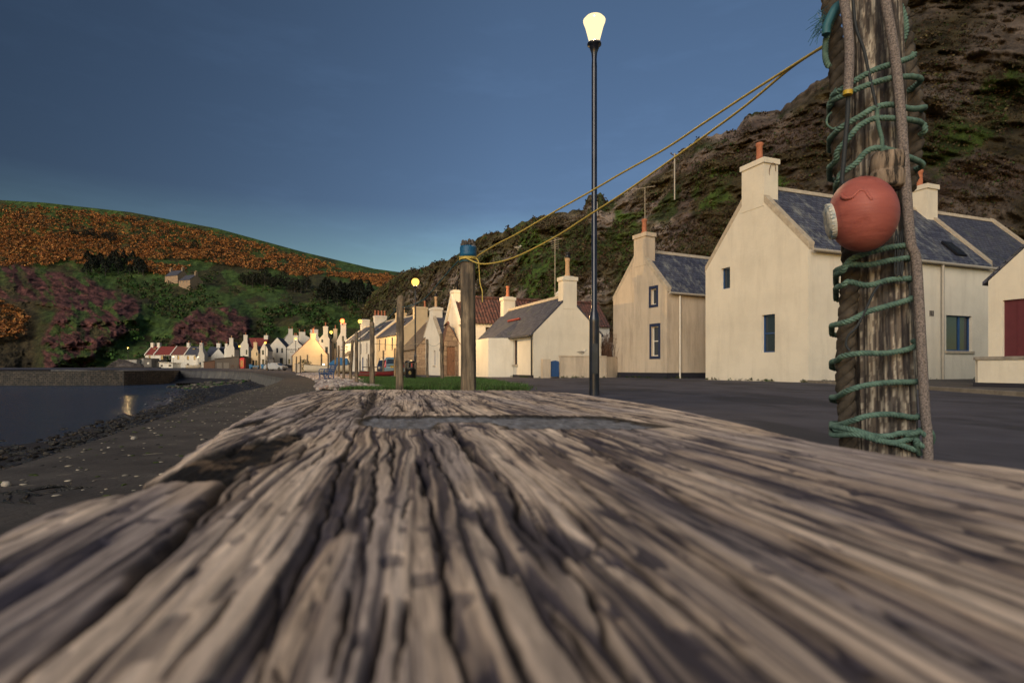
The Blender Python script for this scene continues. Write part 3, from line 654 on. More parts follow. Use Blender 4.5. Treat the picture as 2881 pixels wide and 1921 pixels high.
def plant(kind, pts, label, group, h, rw, col, con, sc=(.8, 1.25), cat='tree'):
    r = random.Random(len(label)); key = (kind, con)
    ps = [make_tree(kind, 100+i+len(label), h, rw, col, con) for i in range(2)]
    for i, (x, y) in enumerate(pts):
        o = ps[i] if i < 2 else copy_tree(ps[i % 2])
        D = hsurf(x, y)-1
        o.location = P(x, y, D); s = r.uniform(*sc); o.scale = (s, s, s*r.uniform(.85, 1.2)); o.rotation_euler = (0, 0, r.uniform(0, 6))
        tag(o, label, cat, group)
def spread(x0, x1, yf, n, seed, jit=9):
    r = random.Random(seed); return [(x0+(x1-x0)*(i+r.random()*.8)/n, yf(x0+(x1-x0)*i/n)+r.uniform(-jit, jit)) for i in range(n)]
plant('conifer', spread(902, 1052, lambda x: 842+(x-902)*.07, 26, 1, 16), 'dark conifer in the dense copse at the right end of the hillside', 'conifers of the dense copse at the right end of the hillside', 9.5, 3.0, (.012, .016, .010), True)
plant('spruce', spread(238, 408, lambda x: 758, 22, 2, 16), 'dark spruce in the belt of trees left of the stone farmhouse', 'spruces in the belt left of the stone farmhouse', 8.5, 3.2, (.010, .014, .010), True)
plant('shrub', spread(682, 872, lambda x: 800+(x-682)*.1, 20, 3, 9), 'dark leafy shrub in the low thicket between farmhouse and copse', 'shrubs in the thicket between farmhouse and copse', 7, 3.2, (.018, .020, .012), False, cat='shrub')
plant('thorn_bush', spread(192, 322, lambda x: 672+(x-192)*.06, 12, 4, 5), 'black thorn bush standing among the orange gorse high on the hill', 'thorn bushes high among the gorse', 6, 3, (.012, .014, .010), False, cat='bush')
plant('juniper', spread(480, 640, lambda x: 700+(x-480)*.05, 7, 5, 8), 'small dark juniper where gorse meets grass above the farmhouse', 'junipers above the farmhouse', 5, 2.2, (.014, .018, .010), False, cat='shrub')

# ---------------------------------------------------------------- cliff behind the houses
CS = [(985, 1000), (1000, 905), (1030, 850), (1050, 822), (1127, 768), (1180, 752), (1259, 729), (1291, 711), (1336, 677), (1367, 655), (1382, 657), (1413, 652), (1474, 625), (1520, 606), (1581, 597), (1643, 593), (1647, 572), (1656, 550), (1688, 544), (1703, 562), (1722, 566), (1750, 542), (1800, 512), (1876, 460), (1923, 418), (1970, 387), (2070, 367), (2107, 321), (2193, 312), (2266, 251), (2333, 208), (2420, 120), (2560, -60), (2881, -330), (3400, -560), (3900, -500)]
cxx = [a for a, b in CS]; cyy = [b for a, b in CS]
def cl_base(x): return np.interp(x, [985, 1127, 1300, 1500, 1750, 2000, 2300, 2600, 3300, 3900], [190, 150, 95, 68, 56, 46, 40, 37, 36, 36])
def build_cliff():
    xs = np.concatenate([np.linspace(985, 2900, 900), np.linspace(2905, 3900, 120)]); v = np.linspace(0, 1, 340)
    x = np.repeat(xs[None], len(v), 0); ys = np.interp(x, cxx, cyy)+(fbm(x/14, x*0, 0, 5, 4)-.5)*16*ss(1000, 1150, x); y = 1056+(ys-1056)*v[:, None]
    b = cl_base(x); D = b*(1+.52*v[:, None]+.10*v[:, None]**2)
    X = (x-1440.5)/F*D; Z = CH+(HY-y)/F*D
    # strata: slabs dipping to the right
    q = (X*.55+Z*.85)
    big = fbm(X/9, Z/7, D/9, 21, 4)-.5; rd = ridge(X/6, Z/4, D/8, 22, 5)-.5; st = ridge(q/1.6, (X-Z)/9, D/12, 25, 4)-.5
    fr = ridge(X/1.7, Z/1.2, D/2.5, 27, 4)-.5; s2 = ridge(q/3.4, (X-Z)/16, D/20, 26, 4)-.5; bump_ = (big*1.3+rd*.9+st*.55+fr*.5+s2*1.1)*np.clip(D/60, .6, 2.4)*3.4*ss(0, .06, v)[:, None]
    edge = ss(1, .94, v)[:, None]; D = D-bump_*(.25+.75*edge)-.4
    X = (x-1440.5)/F*D; Z = CH+(HY-y)/F*D
    n1 = fbm(X/3.5, Z/3, D/5, 31, 5); n2 = fbm(X/1.2, Z/1.0, D/2, 32, 4); n3 = fbm(X/8, Z/8, D/9, 33, 4)
    brown = np.stack([.075+.05*n2, .045+.03*n2, .032+.02*n2], -1)*(.5+.9*n1)[..., None]
    lite = np.stack([.34+.3*n2, .27+.25*n2, .23+.21*n2], -1)*(.5+.8*n1)[..., None]
    grn = np.stack([.05+.03*n2, .08+.05*n2, .022+0*n2], -1)*(.5+.9*n2)[..., None]
    olive = np.stack([.10+.04*n2, .085+.03*n2, .03+0*n2], -1)*(.5+.8*n2)[..., None]
    rk = ss(.05, .28, rd*.8+st*.6+fr*.6+s2*.7+(n1-.5)*.6); c = brown*(1-rk[..., None])+lite*rk[..., None]*.9
    purple = np.stack([.10+.05*n2, .055+.02*n2, .055+.02*n2], -1); pk = ss(.5, .62, n3)[..., None]*.5; c = c*(1-pk)+purple*pk
    ol = ss(.46, .6, fbm(X/7, Z/5, D/9, 34, 5))[..., None]*.8; c = c*(1-ol)+olive*ol
    gk = .9*ss(.52, .60, fbm(X/5, Z/9, D/9, 37, 5))*ss(1250, 1500, x)*ss(2700, 2300, x); c = c*(1-gk[..., None])+grn*gk[..., None]
    top = (ss(.80, .96, v)[:, None]*ss(1750, 1500, x))[..., None]*.8; c = c*(1-top)+olive*top
    slope = (ss(1200, 1080, x)*ss(.2, .6, v)[:, None])[..., None]*.8; c = c*(1-slope)+slope*(olive*.6+grn*.4)
    c = c*(.40-.23*ss(1700, 2500, x))[..., None]  # vignette darkening towards the right is put into the rock colour
    gp_ = np.zeros(X.shape); nz_ = (fbm(x/30, y/24, 0, 39, 4)-.5)*90
    for Pg in ([(1440, 650), (1500, 620), (1570, 730), (1540, 880), (1480, 860)], [(1940, 490), (2060, 470), (2060, 560), (1960, 610)], [(1720, 610), (1810, 560), (1800, 720), (1740, 740)], [(2560, 420), (2881, 170), (2900, 260), (2640, 520)], [(2130, 520), (2230, 500), (2200, 640), (2140, 640)], [(1300, 720), (1400, 700), (1380, 780), (1310, 790)]): gp_ = np.maximum(gp_, ss(-10, 16, sdist(x+nz_, y+nz_*.7, Pg)))
    gp_ = (gp_*ss(.34, .5, n1))[..., None]; c = c*(1-gp_)+gp_*np.stack([.040+.03*n2, .065+.05*n2, .018+0*n2], -1)*(.5+.5*n1)[..., None]*(1-.5*ss(2200, 2600, x))[..., None]
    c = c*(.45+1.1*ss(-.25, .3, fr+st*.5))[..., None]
    k = 6; X = np.concatenate([X, [X[-1]*(1+.12*i) for i in range(1, k)]]); D2 = [D[-1]*(1+.12*i) for i in range(1, k)]; Z = np.concatenate([Z, [Z[-1]-.25*i*i for i in range(1, k)]])
    D = np.concatenate([D, D2]); c = np.concatenate([c, np.repeat(c[-1:], k-1, 0)])
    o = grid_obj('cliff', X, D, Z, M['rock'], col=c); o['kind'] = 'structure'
    return X, D, Z, c, x, v
cX, cD, cZ, cC, cx_, cv = build_cliff()
r = np.random.default_rng(77); n = 60000
i = r.integers(3, 338, n); j = r.integers(0, 900, n)
sel = (fbm(cX[i, j]/5, cZ[i, j]/4, cD[i, j]/6, 88, 5, .65)+r.uniform(-.13, .13, n)) > .54; i, j = i[sel], j[sel]
cols = np.array([(.035, .042, .014), (.06, .042, .022), (.045, .028, .018), (.028, .02, .012), (.085, .07, .032), (.028, .058, .014)])[r.choice(6, len(i), p=[.12, .27, .27, .20, .09, .05])]
clumps('cliff_plants', cX[i, j], cD[i, j]-.05, cZ[i, j]-.05, r.uniform(.10, .34, len(i))*cD[i, j]/55, 7, .34, cols, M['foliage'], 'brown heather and green tufts clinging to the cliff', 78, .8)
# ---------------------------------------------------------------- the weathered timber in the foreground
BA = .06; BZ = CH-BA
def bp(x, y): D = BA*F/(y-HY); return ((x-1440.5)/F*D, D)
th = R(-11); bd = (math.sin(th), math.cos(th)); bq = (math.cos(th), -math.sin(th))
def st(p): return (p[0]*bd[0]+p[1]*bd[1], p[0]*bq[0]+p[1]*bq[1])   # (along, across)
OUT = [(-600, 1700), (0, 1435), (150, 1392), (300, 1370), (450, 1290), (560, 1222), (620, 1190), (700, 1150), (790, 1113), (860, 1099), (1000, 1095), (1315, 1096), (1500, 1097), (1650, 1106), (1800, 1128), (2000, 1163), (2200, 1206), (2340, 1238), (2560, 1272), (2700, 1288), (2881, 1308), (3200, 1336)]
OUTB = [st(bp(*p)) for p in OUT]+[st((.44, -.02)), st((.44, -.3)), st((-.26, -.3)), st((-.2, -.02))]
def bl(pts): return [st(bp(*p)) for p in pts]
CR = [  # (points in the beam's plane, half width m, depth m)
 ([(1267,1191),(1290,1230),(1330,1280),(1374,1328)], .0030, .010), ([(1382,1320),(1433,1373),(1464,1455),(1550,1529),(1642,1645),(1710,1780),(1808,1921),(1900,2100)], .0016, .008),
 ([(1522,1462),(1587,1520),(1640,1600)], .0009, .005), ([(1209,1395),(1222,1440),(1255,1633),(1261,1767),(1316,1908),(1340,2100)], .0014, .007), ([(1176,1294),(1190,1340),(1199,1392)], .0022, .007),
 ([(1110,1238),(1104,1300),(1106,1359)], .0016, .005), ([(1012,1196),(961,1298),(928,1425),(882,1522),(800,1700),(722,1890),(680,2000)], .0012, .006), ([(860,1250),(840,1270),(659,1338),(587,1401),(510,1482),(306,1694),(37,1920),(-100,2040)], .0028, .010),
 ([(1209,1247),(1260,1350),(1293,1406)], .0013, .005), ([(1513,1284),(1630,1355),(1695,1415),(1844,1486)], .0011, .005), ([(1573,1406),(1697,1522),(1832,1620),(1942,1718),(2175,1915)], .0013, .006), ([(1658,1256),(1765,1322),(1859,1364),(2028,1467),(2298,1602),(2512,1743)], .0012, .005),
 ([(1844,1486),(1991,1578),(2206,1731),(2359,1829),(2500,1940)], .0016, .007), ([(2218,1510),(2390,1590),(2665,1706),(2900,1820)], .0010, .004), ([(2322,1676),(2512,1743),(2665,1841),(2849,1908)], .0016, .005), ([(1157,1675),(1140,1800),(1127,1908)], .0011, .006),
 ([(1096,1663),(1070,1780),(1053,1890)], .0013, .006), ([(980,1645),(950,1770),(912,1902)], .0013, .006), ([(673,1645),(560,1780),(453,1908)], .0012, .005), ([(1587,1553),(1642,1553),(1703,1526)], .0010, .005), ([(1054,1102),(1040,1139),(1007,1172)], .011, .010),
 ([(1195,1121),(1237,1163)], .005, .008), ([(1120,1135),(1140,1157)], .005, .006), ([(1363,1097),(1452,1123)], .006, .008), ([(1573,1112),(1732,1132)], .006, .006), ([(1784,1172),(1850,1188),(1929,1200)], .004, .005), ([(1279,1135),(1335,1170)], .003, .005),
 ([(905,1135),(860,1165),(700,1240),(640,1265)], .003, .005), ([(1120,1190),(1145,1205)], .003, .004), ([(1580,1220),(1680,1262),(1790,1322)], .0016, .004), ([(720,1320),(590,1440),(470,1560)], .0013, .004), ([(1010,1290),(985,1400),(950,1500)], .0012, .004), ([(1060,1270),(1050,1400),(1040,1520)], .0014, .004),
 ([(1340,1430),(1400,1540),(1460,1650)], .0010, .004), ([(1380,1660),(1440,1790),(1500,1930)], .0016, .006), ([(1560,1700),(1650,1830),(1740,1950)], .0018, .006), ([(1990,1330),(2110,1375),(2260,1440)], .0010, .003), ([(2350,1410),(2480,1450),(2620,1490)], .0010, .003)]
SLOT = bl([(1010,1180),(1040,1169),(1200,1168.5),(1400,1168),(1560,1170),(1700,1171),(1880,1200),(1800,1204),(1600,1205),(1430,1207),(1395,1190),(1310,1187),(1235,1189),(1225,1206),(1150,1206),(1070,1203),(1015,1194)])
ROT = bl([(262,1367),(340,1333),(440,1312),(523,1291),(610,1262),(680,1248),(740,1236),(787,1223),(870,1210),(835,1238),(808,1252),(778,1282),(720,1305),(663,1333),(629,1350),(500,1356),(383,1363)])
ROT2 = bl([(565,1222),(590,1202),(650,1192),(720,1180),(790,1160),(730,1190),(680,1200),(620,1215)])
def beam_height(s, t):
    wob = (fbm(s*3, t*6, 0, 201, 3)-.5)*.028+(fbm(s*14, t*34, 0, 202, 3)-.5)*.0045
    g = t+wob; mid = np.exp(-((t-.02)/.15)**2)
    h = (fbm(s*2.2, t*4, 0, 203, 3)-.5)*.004
    r1 = vn(g*170, s*3.5, 0, 204); r2 = vn(g*420, s*9, 0, 205); r3 = vn(g*70, s*2.4, 0, 206)
    l4 = 1-abs(2*vn(g*420, s*8, 0, 234)-1); l0 = 1-abs(2*vn(g*62, s*2.6, 0, 231)-1); a0 = ss(.90, .99, l0)*ss(.36, .55, vn(g*25, s*5, 0, 232)); l1 = 1-abs(2*vn(g*120, s*3.2, 0, 213)-1); l2 = 1-abs(2*vn(g*260, s*6.5, 0, 214)-1)      # thin dark grain lines
    a1 = ss(.84, .98, l1)*ss(.30, .52, vn(g*40, s*6, 0, 216)); a2 = ss(.76, .97, l2)*ss(.34, .56, vn(g*60, s*12, 0, 217))
    amp = .45+.75*mid
    h = h+amp*((r1-.5)*.0011+(r2-.5)*.0007+(r3-.5)*.0006)-a1*.0022*(.5+.6*mid)-a2*.0010
    pit = ss(.74, .82, vn(s*60, t*230, 0, 208))*ss(.42, .62, fbm(s*9, t*9, 0, 209, 3)); h = h-pit*.0010-a0*.0016*(.6+.5*mid)
    streak = fbm(g*60, s*3.2, 0, 210, 5, .6)-.5; st2 = fbm(g*200, s*10, 0, 212, 4, .6)-.5
    st3 = vn(g*520, s*7, 0, 233)-.5; tone = streak*.9+st2*.9+st3*.22
    band = ss(.53, .64, fbm(g*26, s*3.0, 0, 218, 4))
    dark = np.clip(ss(.82, .97, l4)*.6*ss(.4, .55, vn(g*50, s*9, 0, 235))+a0*.95+a1*.95+a2*.75+pit*.55+band*(.35+.35*ss(.6, .15, s))*(.15+.65*ss(.45, .60, fbm(g*150, s*9, 0, 219, 3)))+ss(.04, .22, -tone)*.55, 0, 1)
    return h, tone, dark, mid
def build_beam():
    s = [-.12]
    while s[-1] < 1.72:
        dd = abs(s[-1]) if s[-1] > 0 else .2
        s.append(s[-1]+(.006 if s[-1] < .05 else max(.0009, .0032*dd)))
    s = np.array(s); t = np.linspace(-.34, .52, 1250)
    Sg, Tg = np.meshgrid(s, t, indexing='ij')
    sd_ = sdist(Sg, Tg, OUTB)+(fbm(Sg*14, Tg*14, 0, 215, 4)-.5)*.012
    keep = sd_ > -.018
    h, tone, dark, mid = beam_height(Sg, Tg)
    rot_, cols = 0, None
    deep = np.zeros(Sg.shape)
    rnd = random.Random(17); extra = []
    for k_ in range(90):
        t0 = rnd.uniform(-.24, .42); s0 = rnd.uniform(.08, 1.4); l_ = rnd.uniform(.03, .16)*(.4+s0); t1 = t0+rnd.uniform(-.004, .004)
        extra.append(([(s0, t0), (s0+l_*.5, t0+rnd.uniform(-.003, .003)), (s0+l_, t1)], rnd.uniform(.0005, .0012)*(.7+.9*s0), rnd.uniform(.002, .006)))
    jit = (fbm(Sg*60, Tg*60, 0, 220, 2)-.5)*.004
    for pts, hw, dp in CR+extra:
        b = bl(pts) if pts[0][1] > 100 else pts
        x0 = min(a[0] for a in b)-.03; x1 = max(a[0] for a in b)+.03; i0, i1 = np.searchsorted(s, [x0, x1]); sl = slice(max(i0, 0), i1)
        if i1 <= i0: continue
        y0 = min(a[1] for a in b)-.03; y1 = max(a[1] for a in b)+.03; j0, j1 = np.searchsorted(t, [y0, y1]); sl = (sl, slice(j0, j1))
        d, par = seg_dist(Sg[sl], Tg[sl]+jit[sl], b); wdt = hw*(.35+.9*np.sin(np.clip(par, .02, .98)*np.pi)**.5)*(.5+.8*vn(Sg[sl]*40, Tg[sl]*5, 0, 221))*(1.0 if hw > .0025 else .85)
        k = np.exp(-(d/wdt)**2*1.2); h[sl] -= dp*k*.7; deep[sl] = np.maximum(deep[sl], np.exp(-(d/(wdt*1.15))**2))
    base = np.stack([.60+.85*tone, .465+.70*tone, .36+.56*tone], -1)
    blu = np.clip(ss(.45, .62, fbm(Sg*5, Tg*34, 0, 222, 4)), 0, 1)[..., None]*.6
    base = base*(1-blu)+blu*np.array([.30, .26, .27])
    org = ss(.56, .68, fbm(Sg*6, Tg*40, 0, 223, 4))[..., None]*.35; base = base*(1-org)+org*np.array([.55, .38, .24])
    dk = np.array([.036, .033, .052]); c = base*(1-dark[..., None]*.93)+dk*dark[..., None]*.93
    c = c*(1-deep[..., None])+deep[..., None]*np.array([.012, .011, .017])
    # carved slot
    q = sdist(Sg, Tg+(fbm(Sg*40, Tg*40, 0, 224, 3)-.5)*.010, SLOT); k = ss(-.001, .006, q); h = h*(1-k)+k*(-.0035+(fbm(Sg*60, Tg*60, 0, 225, 4)-.5)*.006)
    rim = np.exp(-((q-.001)/.006)**2); floor = np.stack([.10+.13*vn(Sg*80, Tg*200, 0, 226)]*3, -1)*np.array([1, 1.0, 1.08])
    c = c*(1-k[..., None])+floor*k[..., None]; c = c*(1-.9*rim[..., None])
    for Pq, dep, sd0 in ((ROT, .006, 230), (ROT2, .004, 240)):
        q = sdist(Sg+(fbm(Sg*50, Tg*50, 0, sd0, 4)-.5)*.012, Tg+(fbm(Sg*45, Tg*45, 9, sd0+1, 4)-.5)*.012, Pq)+.002; k = ss(-.001, .005, q)
        nn = fbm(Sg*60, Tg*90, 0, sd0+2, 5); h = h-k*(dep*.5+dep*1.1*(1-nn)*ss(0, .02, q))
        rc = np.stack([.008+.13*ss(.55, .72, nn), .007+.085*ss(.55, .72, nn), .008+.05*ss(.55, .72, nn)], -1)
        c = c*(1-k[..., None])+rc*k[..., None]
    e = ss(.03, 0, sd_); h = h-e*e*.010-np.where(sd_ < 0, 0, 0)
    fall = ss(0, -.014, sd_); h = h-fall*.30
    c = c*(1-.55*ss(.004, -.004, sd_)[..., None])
    X = Sg*bd[0]+Tg*bq[0]; Y = Sg*bd[1]+Tg*bq[1]
    # keep the surface clear of the lens
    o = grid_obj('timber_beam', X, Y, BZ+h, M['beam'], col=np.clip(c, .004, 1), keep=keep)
    tag(o, 'broad weathered timber slab with deep grain, cracks and a rotten hollow, filling the foreground', 'timber')
build_beam()
for i, (x, y, D) in enumerate(((1000, 1500, 1.05), (1700, 1500, .95))):
    pass
tr = thing('trestle', 'dark wooden trestle carrying the weathered timber slab', 'trestle', (0, 0, 0))
for (a, b) in ((.25, -.05), (1.35, -.08)):
    m = MB(); X = a*bd[0]+b*bq[0]; Y = a*bd[1]+b*bq[1]
    m.box((-.03, -.05, 0), (.22, .05, .385), Matrix.Translation((X, Y, 0)) @ Matrix.Rotation(R(11), 4, 'Z')); m.build('leg', M['dark_wood'], tr)

# ---------------------------------------------------------------- the near post, its ropes and buoy
PD1 = 1.75
def post_surface(name, cfun, rfun, z0, z1, mat, seed, parent, nz=420, na=150, label=None):
    z = np.linspace(z0, z1, nz); a = np.linspace(0, 2*np.pi, na, endpoint=False); A, Z = np.meshgrid(a, z)
    cx = np.array([cfun(q)[0] for q in z])[:, None]; cy = np.array([cfun(q)[1] for q in z])[:, None]; rr = np.array([rfun(q) for q in z])[:, None]
    ca, sa = np.cos(A), np.sin(A)
    g1 = vn(ca*9+20, sa*9, Z*2.2, seed); g2 = vn(ca*26+50, sa*26, Z*5, seed+1); crk = ss(.56, .62, ridge(ca*5+9, sa*5, Z*.9, seed+2, 2)-.18)
    flat8 = 1-.035*np.cos(8*A+.5*vn(Z*2, Z*0, 0, seed+5))
    q = rr*flat8*(1+(g1-.5)*.10+(g2-.5)*.06)-crk*rr*.06
    X = cx+q*ca; Y = cy+q*sa
    n1 = fbm(ca*9+3, sa*9, Z*7.0, seed+3, 5, .6); n2 = fbm(ca*17+8, sa*17, Z*26, seed+4, 5, .6)
    c = np.stack([.10+.13*n2, .080+.10*n2, .062+.075*n2], -1)*(.35+1.1*n1)[..., None]
    li = ss(.51, .58, n2)[..., None]*.85; c = c*(1-li)+li*np.array([.44, .38, .29])
    dk = np.maximum(crk, ss(.52, .40, n1)*.7)[..., None]; c = c*(1-dk*.85)+dk*.85*np.array([.022, .02, .024])
    c = c*.85+.15*c.mean(-1, keepdims=True)*np.array([.9, .97, 1.12])
    o = grid_obj(name, X, Y, Z, mat, parent, col=c, wrap=True)
    return o
p1 = thing('rope_wound_post', 'thick weathered drying post at the right wound with green rope', 'post', (0, 0, 0), 0, 'wooden drying posts along the green')
def c1(z): y = HY-(z-CH)*F/PD1; xc = 2486-(1250-y)*(27/1250); return (PX(xc, PD1), PD1)
def r1_(z): y = HY-(z-CH)*F/PD1; return (83-(1250-y)*(20/1250))/F*PD1
post_surface('post_shaft', c1, r1_, -.02, 1.86, M['post'], 300, p1)
m = MB(); cc = c1(1.86); m.lathe([(.068, 1.85), (.066, 1.87), (.05, 1.89), (.01, 1.90)], 16, (cc[0], cc[1], 0)); m.build('post_top', M['post'], p1)

def smooth(pts, k=6):
    pts = [Vector(p) for p in pts]; out = []
    n = len(pts)
    for i in range(n-1):
        a, b, c, d = pts[max(i-1, 0)], pts[i], pts[i+1], pts[min(i+2, n-1)]
        for j in range(k):
            t = j/k; out.append(.5*((2*b)+(c-a)*t+(2*a-5*b+4*c-d)*t*t+(3*b-a-3*c+d)*t**3))
    return out+[pts[-1]]
def resample(pts, step):
    out = [pts[0]]; acc = 0
    for a, b in zip(pts[:-1], pts[1:]):
        l = (b-a).length
        if l < 1e-9: continue
        q = step-acc
        while q < l: out.append(a+(b-a)*(q/l)); q += step
        acc = l-(q-step)
    if len(out) < 2: out.append(pts[-1])
    return out
def twisted(m, pts, Rr, pitch, n=6, strands=3, sr=.50, amp=.60):
    pts = resample(pts, pitch/7); L = len(pts)
    t0 = (pts[1]-pts[0]).normalized(); u = t0.orthogonal().normalized(); fr = []
    for i, p in enumerate(pts):
        t = (pts[min(i+1, L-1)]-pts[max(i-1, 0)]).normalized(); u = (u-t*u.dot(t)).normalized(); fr.append((p, u.copy(), t.cross(u)))
    for k in range(strands):
        m.tube([p+(a*math.cos(6.2832*(i/7+k/strands))+b*math.sin(6.2832*(i/7+k/strands)))*Rr*amp for i, (p, a, b) in enumerate(fr)], Rr*sr, n)
z7 = lambda x, y: (2200+x/2.305, y/2.305)
z8 = lambda x, y: (2200+x/2.305, 640+y/2.305)
def env(x, y, r=.128, ry=.120, off=0):      # point on the bundle's front at photo (x, y)
    xc = 2463+(y/1250)*12; dx = (x-xc)/F*PD1; q = max(0.0, 1-(dx/(r*1.07))**4)
    # the core is round, the side ropes hang close to its flanks
    D = PD1-ry*(.30+.68*q**.5)*(1 if abs(dx) < r else .8)-off; return Vector((PX(x, D), D, PZ(y, D)))
GW = [[z7(*p) for p in w] for w in ([(855,345),(842,372),(750,405),(600,455),(480,520),(380,585),(330,620),(315,680)], [(895,530),(860,500),(780,500),(700,510),(560,550),(400,620),(320,660)], [(925,700),(860,708),(800,700),(700,680),(600,700),(500,760),(380,830),(330,880)],
      [(930,850),(905,800),(850,782),(740,770),(600,770),(500,820),(430,900),(360,980),(345,1050)], [(905,1080),(890,1050),(820,1020),(740,985),(620,960),(540,990),(480,1060),(380,1130),(360,1180)])]
GW += [[z8(*p) for p in w] for w in ([(830,112),(700,130),(560,165),(450,205),(392,262)], [(835,198),(700,215),(560,243),(430,242),(388,285)], [(840,335),(700,340),(560,375),(430,352),(392,375)], [(848,458),(700,505),(560,545),(450,600),(378,622)],
      [(865,738),(840,782),(680,815),(520,815),(400,832),(355,862)], [(873,998),(700,1005),(560,1020),(430,1055),(360,1095)], [(878,1222),(840,1230),(700,1210),(560,1220),(460,1250),(360,1280)], [(335,1290),(460,1310),(600,1350),(700,1350),(760,1335),(850,1330),(950,1325)][::-1],
      [(850,1440),(800,1420),(740,1400),(620,1380),(480,1340),(345,1345)], [(870,1345),(780,1385),(700,1392),(600,1362),(480,1330),(340,1310)])]
gp = []
for i, wv in enumerate(GW):
    upper = wv[0][1] < 540
    front = [env(x, y, .128 if upper else .118, .118) for x, y in wv]
    if i:
        a, b = gp[-1], front[0]      # pass round the back
        for k in range(1, 8):
            t = k/8; ang = math.pi*t; xm = (a.x+b.x)/2; gp.append(Vector((xm+(a.x-xm)*math.cos(ang), PD1+.11*math.sin(ang), a.z+(b.z-a.z)*t)))
    gp += front
m = MB(); gp = smooth(gp, 5)
for p in gp:
    sx_ = p.x/p.y*F+1440.5; up_ = p.z > PZ(540, PD1); lo_, hi_ = (2334, 2602) if up_ else ((2352, 2580) if p.z > PZ(880, PD1) else (2340, 2585)); p.x = (min(max(sx_, lo_), hi_)-1440.5)/F*p.y
twisted(m, gp, .0082, .030)
gr = m.build('green_rope', M['green_rope']); tag(gr, 'green twisted rope wound many times round the near post', 'rope')
# knot at the foot of the windings
kn = [z8(*p) for p in ((800,1345),(870,1330),(905,1310),(940,1305),(968,1330),(975,1375),(955,1410),(915,1418),(880,1390),(868,1350),(885,1322),(930,1345),(945,1390),(900,1410),(870,1380),(880,1440),(895,1470))]
m = MB(); twisted(m, smooth([P(x, y, PD1-.105-.022*math.sin(i*1.9)) for i, (x, y) in enumerate(kn)], 5), .0078, .02)
m.build('knot', M['green_rope'], gr)
m = MB(); twisted(m, smooth([env(*z7(*p), off=.004) for p in ((620,700),(618,770),(630,830),(648,900),(650,960),(655,1010))], 5), .0055, .016); m.build('lashing', M['green_rope'], gr)
m = MB(); m.tube(smooth([P(*z7(*p), PD1-.03) for p in ((405,440),(380,530),(330,600),(318,640))], 5), .0022, 5); m.tube(smooth([P(*z7(*p), PD1-.03) for p in ((322,730),(295,760),(292,805),(325,835),(350,828))], 5), .003, 5); m.build('loose_strand', M['green_rope'], gr)
# thick old ropes on the flanks
lr = [(2342,-60),(2338,0),(2340,60),(2350,120),(2358,200),(2362,300),(2364,400),(2372,480),(2385,560),(2392,650),(2394,760),(2388,840),(2382,930),(2378,1010),(2378,1090),(2384,1180),(2388,1245),(2390,1420)]
m = MB(); twisted(m, smooth([P(x, y, PD1-.015) for x, y in lr], 6), .029, .10, 8, amp=.48); 
tag(m.build('thick_old_rope', M['old_rope']), 'thick dark old rope hanging down the left flank of the near post', 'rope', 'thick old ropes on the near post')
rr_ = [(2515,-60),(2522,0),(2535,70),(2543,130),(2553,200),(2566,270),(2573,330),(2570,400),(2560,470),(2548,540)]
m = MB(); twisted(m, smooth([P(x, y, PD1+.02) for x, y in rr_], 6), .031, .11, 8, amp=.48)
tag(m.build('thick_old_rope', M['old_rope']), 'thick brown old rope bulging from the right flank of the near post', 'rope', 'thick old ropes on the near post')
gl = [z7(*p) for p in ((395,-120),(402,0),(425,160),(437,300),(437,420),(433,520),(428,590))]
m = MB(); m.tube(smooth([env(x, y, off=.022) for x, y in gl], 6), .0125, 12); o = m.build('grey_rope', M['grey_rope']); tag(o, 'short fuzzy grey rope with yellow taped end hanging on the near post', 'rope', 'fuzzy grey ropes on the near post')
e = env(*z7(428, 590), off=.022); e2 = env(*z7(426, 618), off=.022); m = MB(); m.tube([e, e2], .0128, 12); m.build('taped_end', M['yellow_tape'], o)
grx = [(2488,-60),(2491,0),(2510,108),(2525,217),(2538,369),(2549,520),(2562,680),(2577,727),(2586,857),(2593,987),(2603,1160),(2609,1215),(2612,1300)]
m = MB(); m.tube(smooth([P(x, y, PD1-.135+.00001*y) for x, y in grx], 6), .0128, 12); tag(m.build('grey_rope', M['grey_rope']), 'long fuzzy grey rope running the whole height of the near post', 'rope', 'fuzzy grey ropes on the near post')
m = MB(); m.tube(smooth([env(*z7(*p), off=.012) for p in ((430,620),(425,760),(412,900),(400,1050),(390,1160),(395,1200))], 5), .006, 8)
tag(m.build('dark_cord', M['cord']), 'dark cord hanging from the yellow taped rope end down to the orange buoy', 'cord'); m = MB()
m.tube(smooth([env(*z8(*p), off=.003) for p in ((640,360),(590,430),(530,560),(480,650),(430,700),(415,760),(440,800))], 5), .0035, 6)
tag(m.build('dark_cord', M['cord']), 'thin dark cord slanting over the post below the orange buoy', 'cord'); m = MB()
m.tube(smooth([env(*z7(*p), off=.003) for p in ((460,0),(480,180),(530,320),(560,460),(600,640),(620,730))], 5), .004, 6)
tag(m.build('dark_cord', M['cord']), 'thin dark cord running down the top of the near post between the grey ropes', 'cord')
m = MB(); rn = random.Random(4)
for i in range(34):
    a = P(*z7(300+rn.uniform(-25, 10), 120+rn.uniform(-20, 110)), PD1-.05); m.tube([a, a+Vector((rn.uniform(-.03, 0), rn.uniform(-.02, .01), rn.uniform(-.01, .02))), a+Vector((rn.uniform(-.05, -.02), rn.uniform(-.02, .02), rn.uniform(-.04, .0)))], .0008, 3, caps=False)
m.tube(smooth([P(*z7(*p), PD1-.075) for p in ((385,25),(350,50),(320,100),(290,170),(285,225))], 5), [.012]*21, 8)
tag(m.build('frayed_rope', M['teal_rope']), 'frayed teal rope end sticking out at the top left of the near post', 'rope')
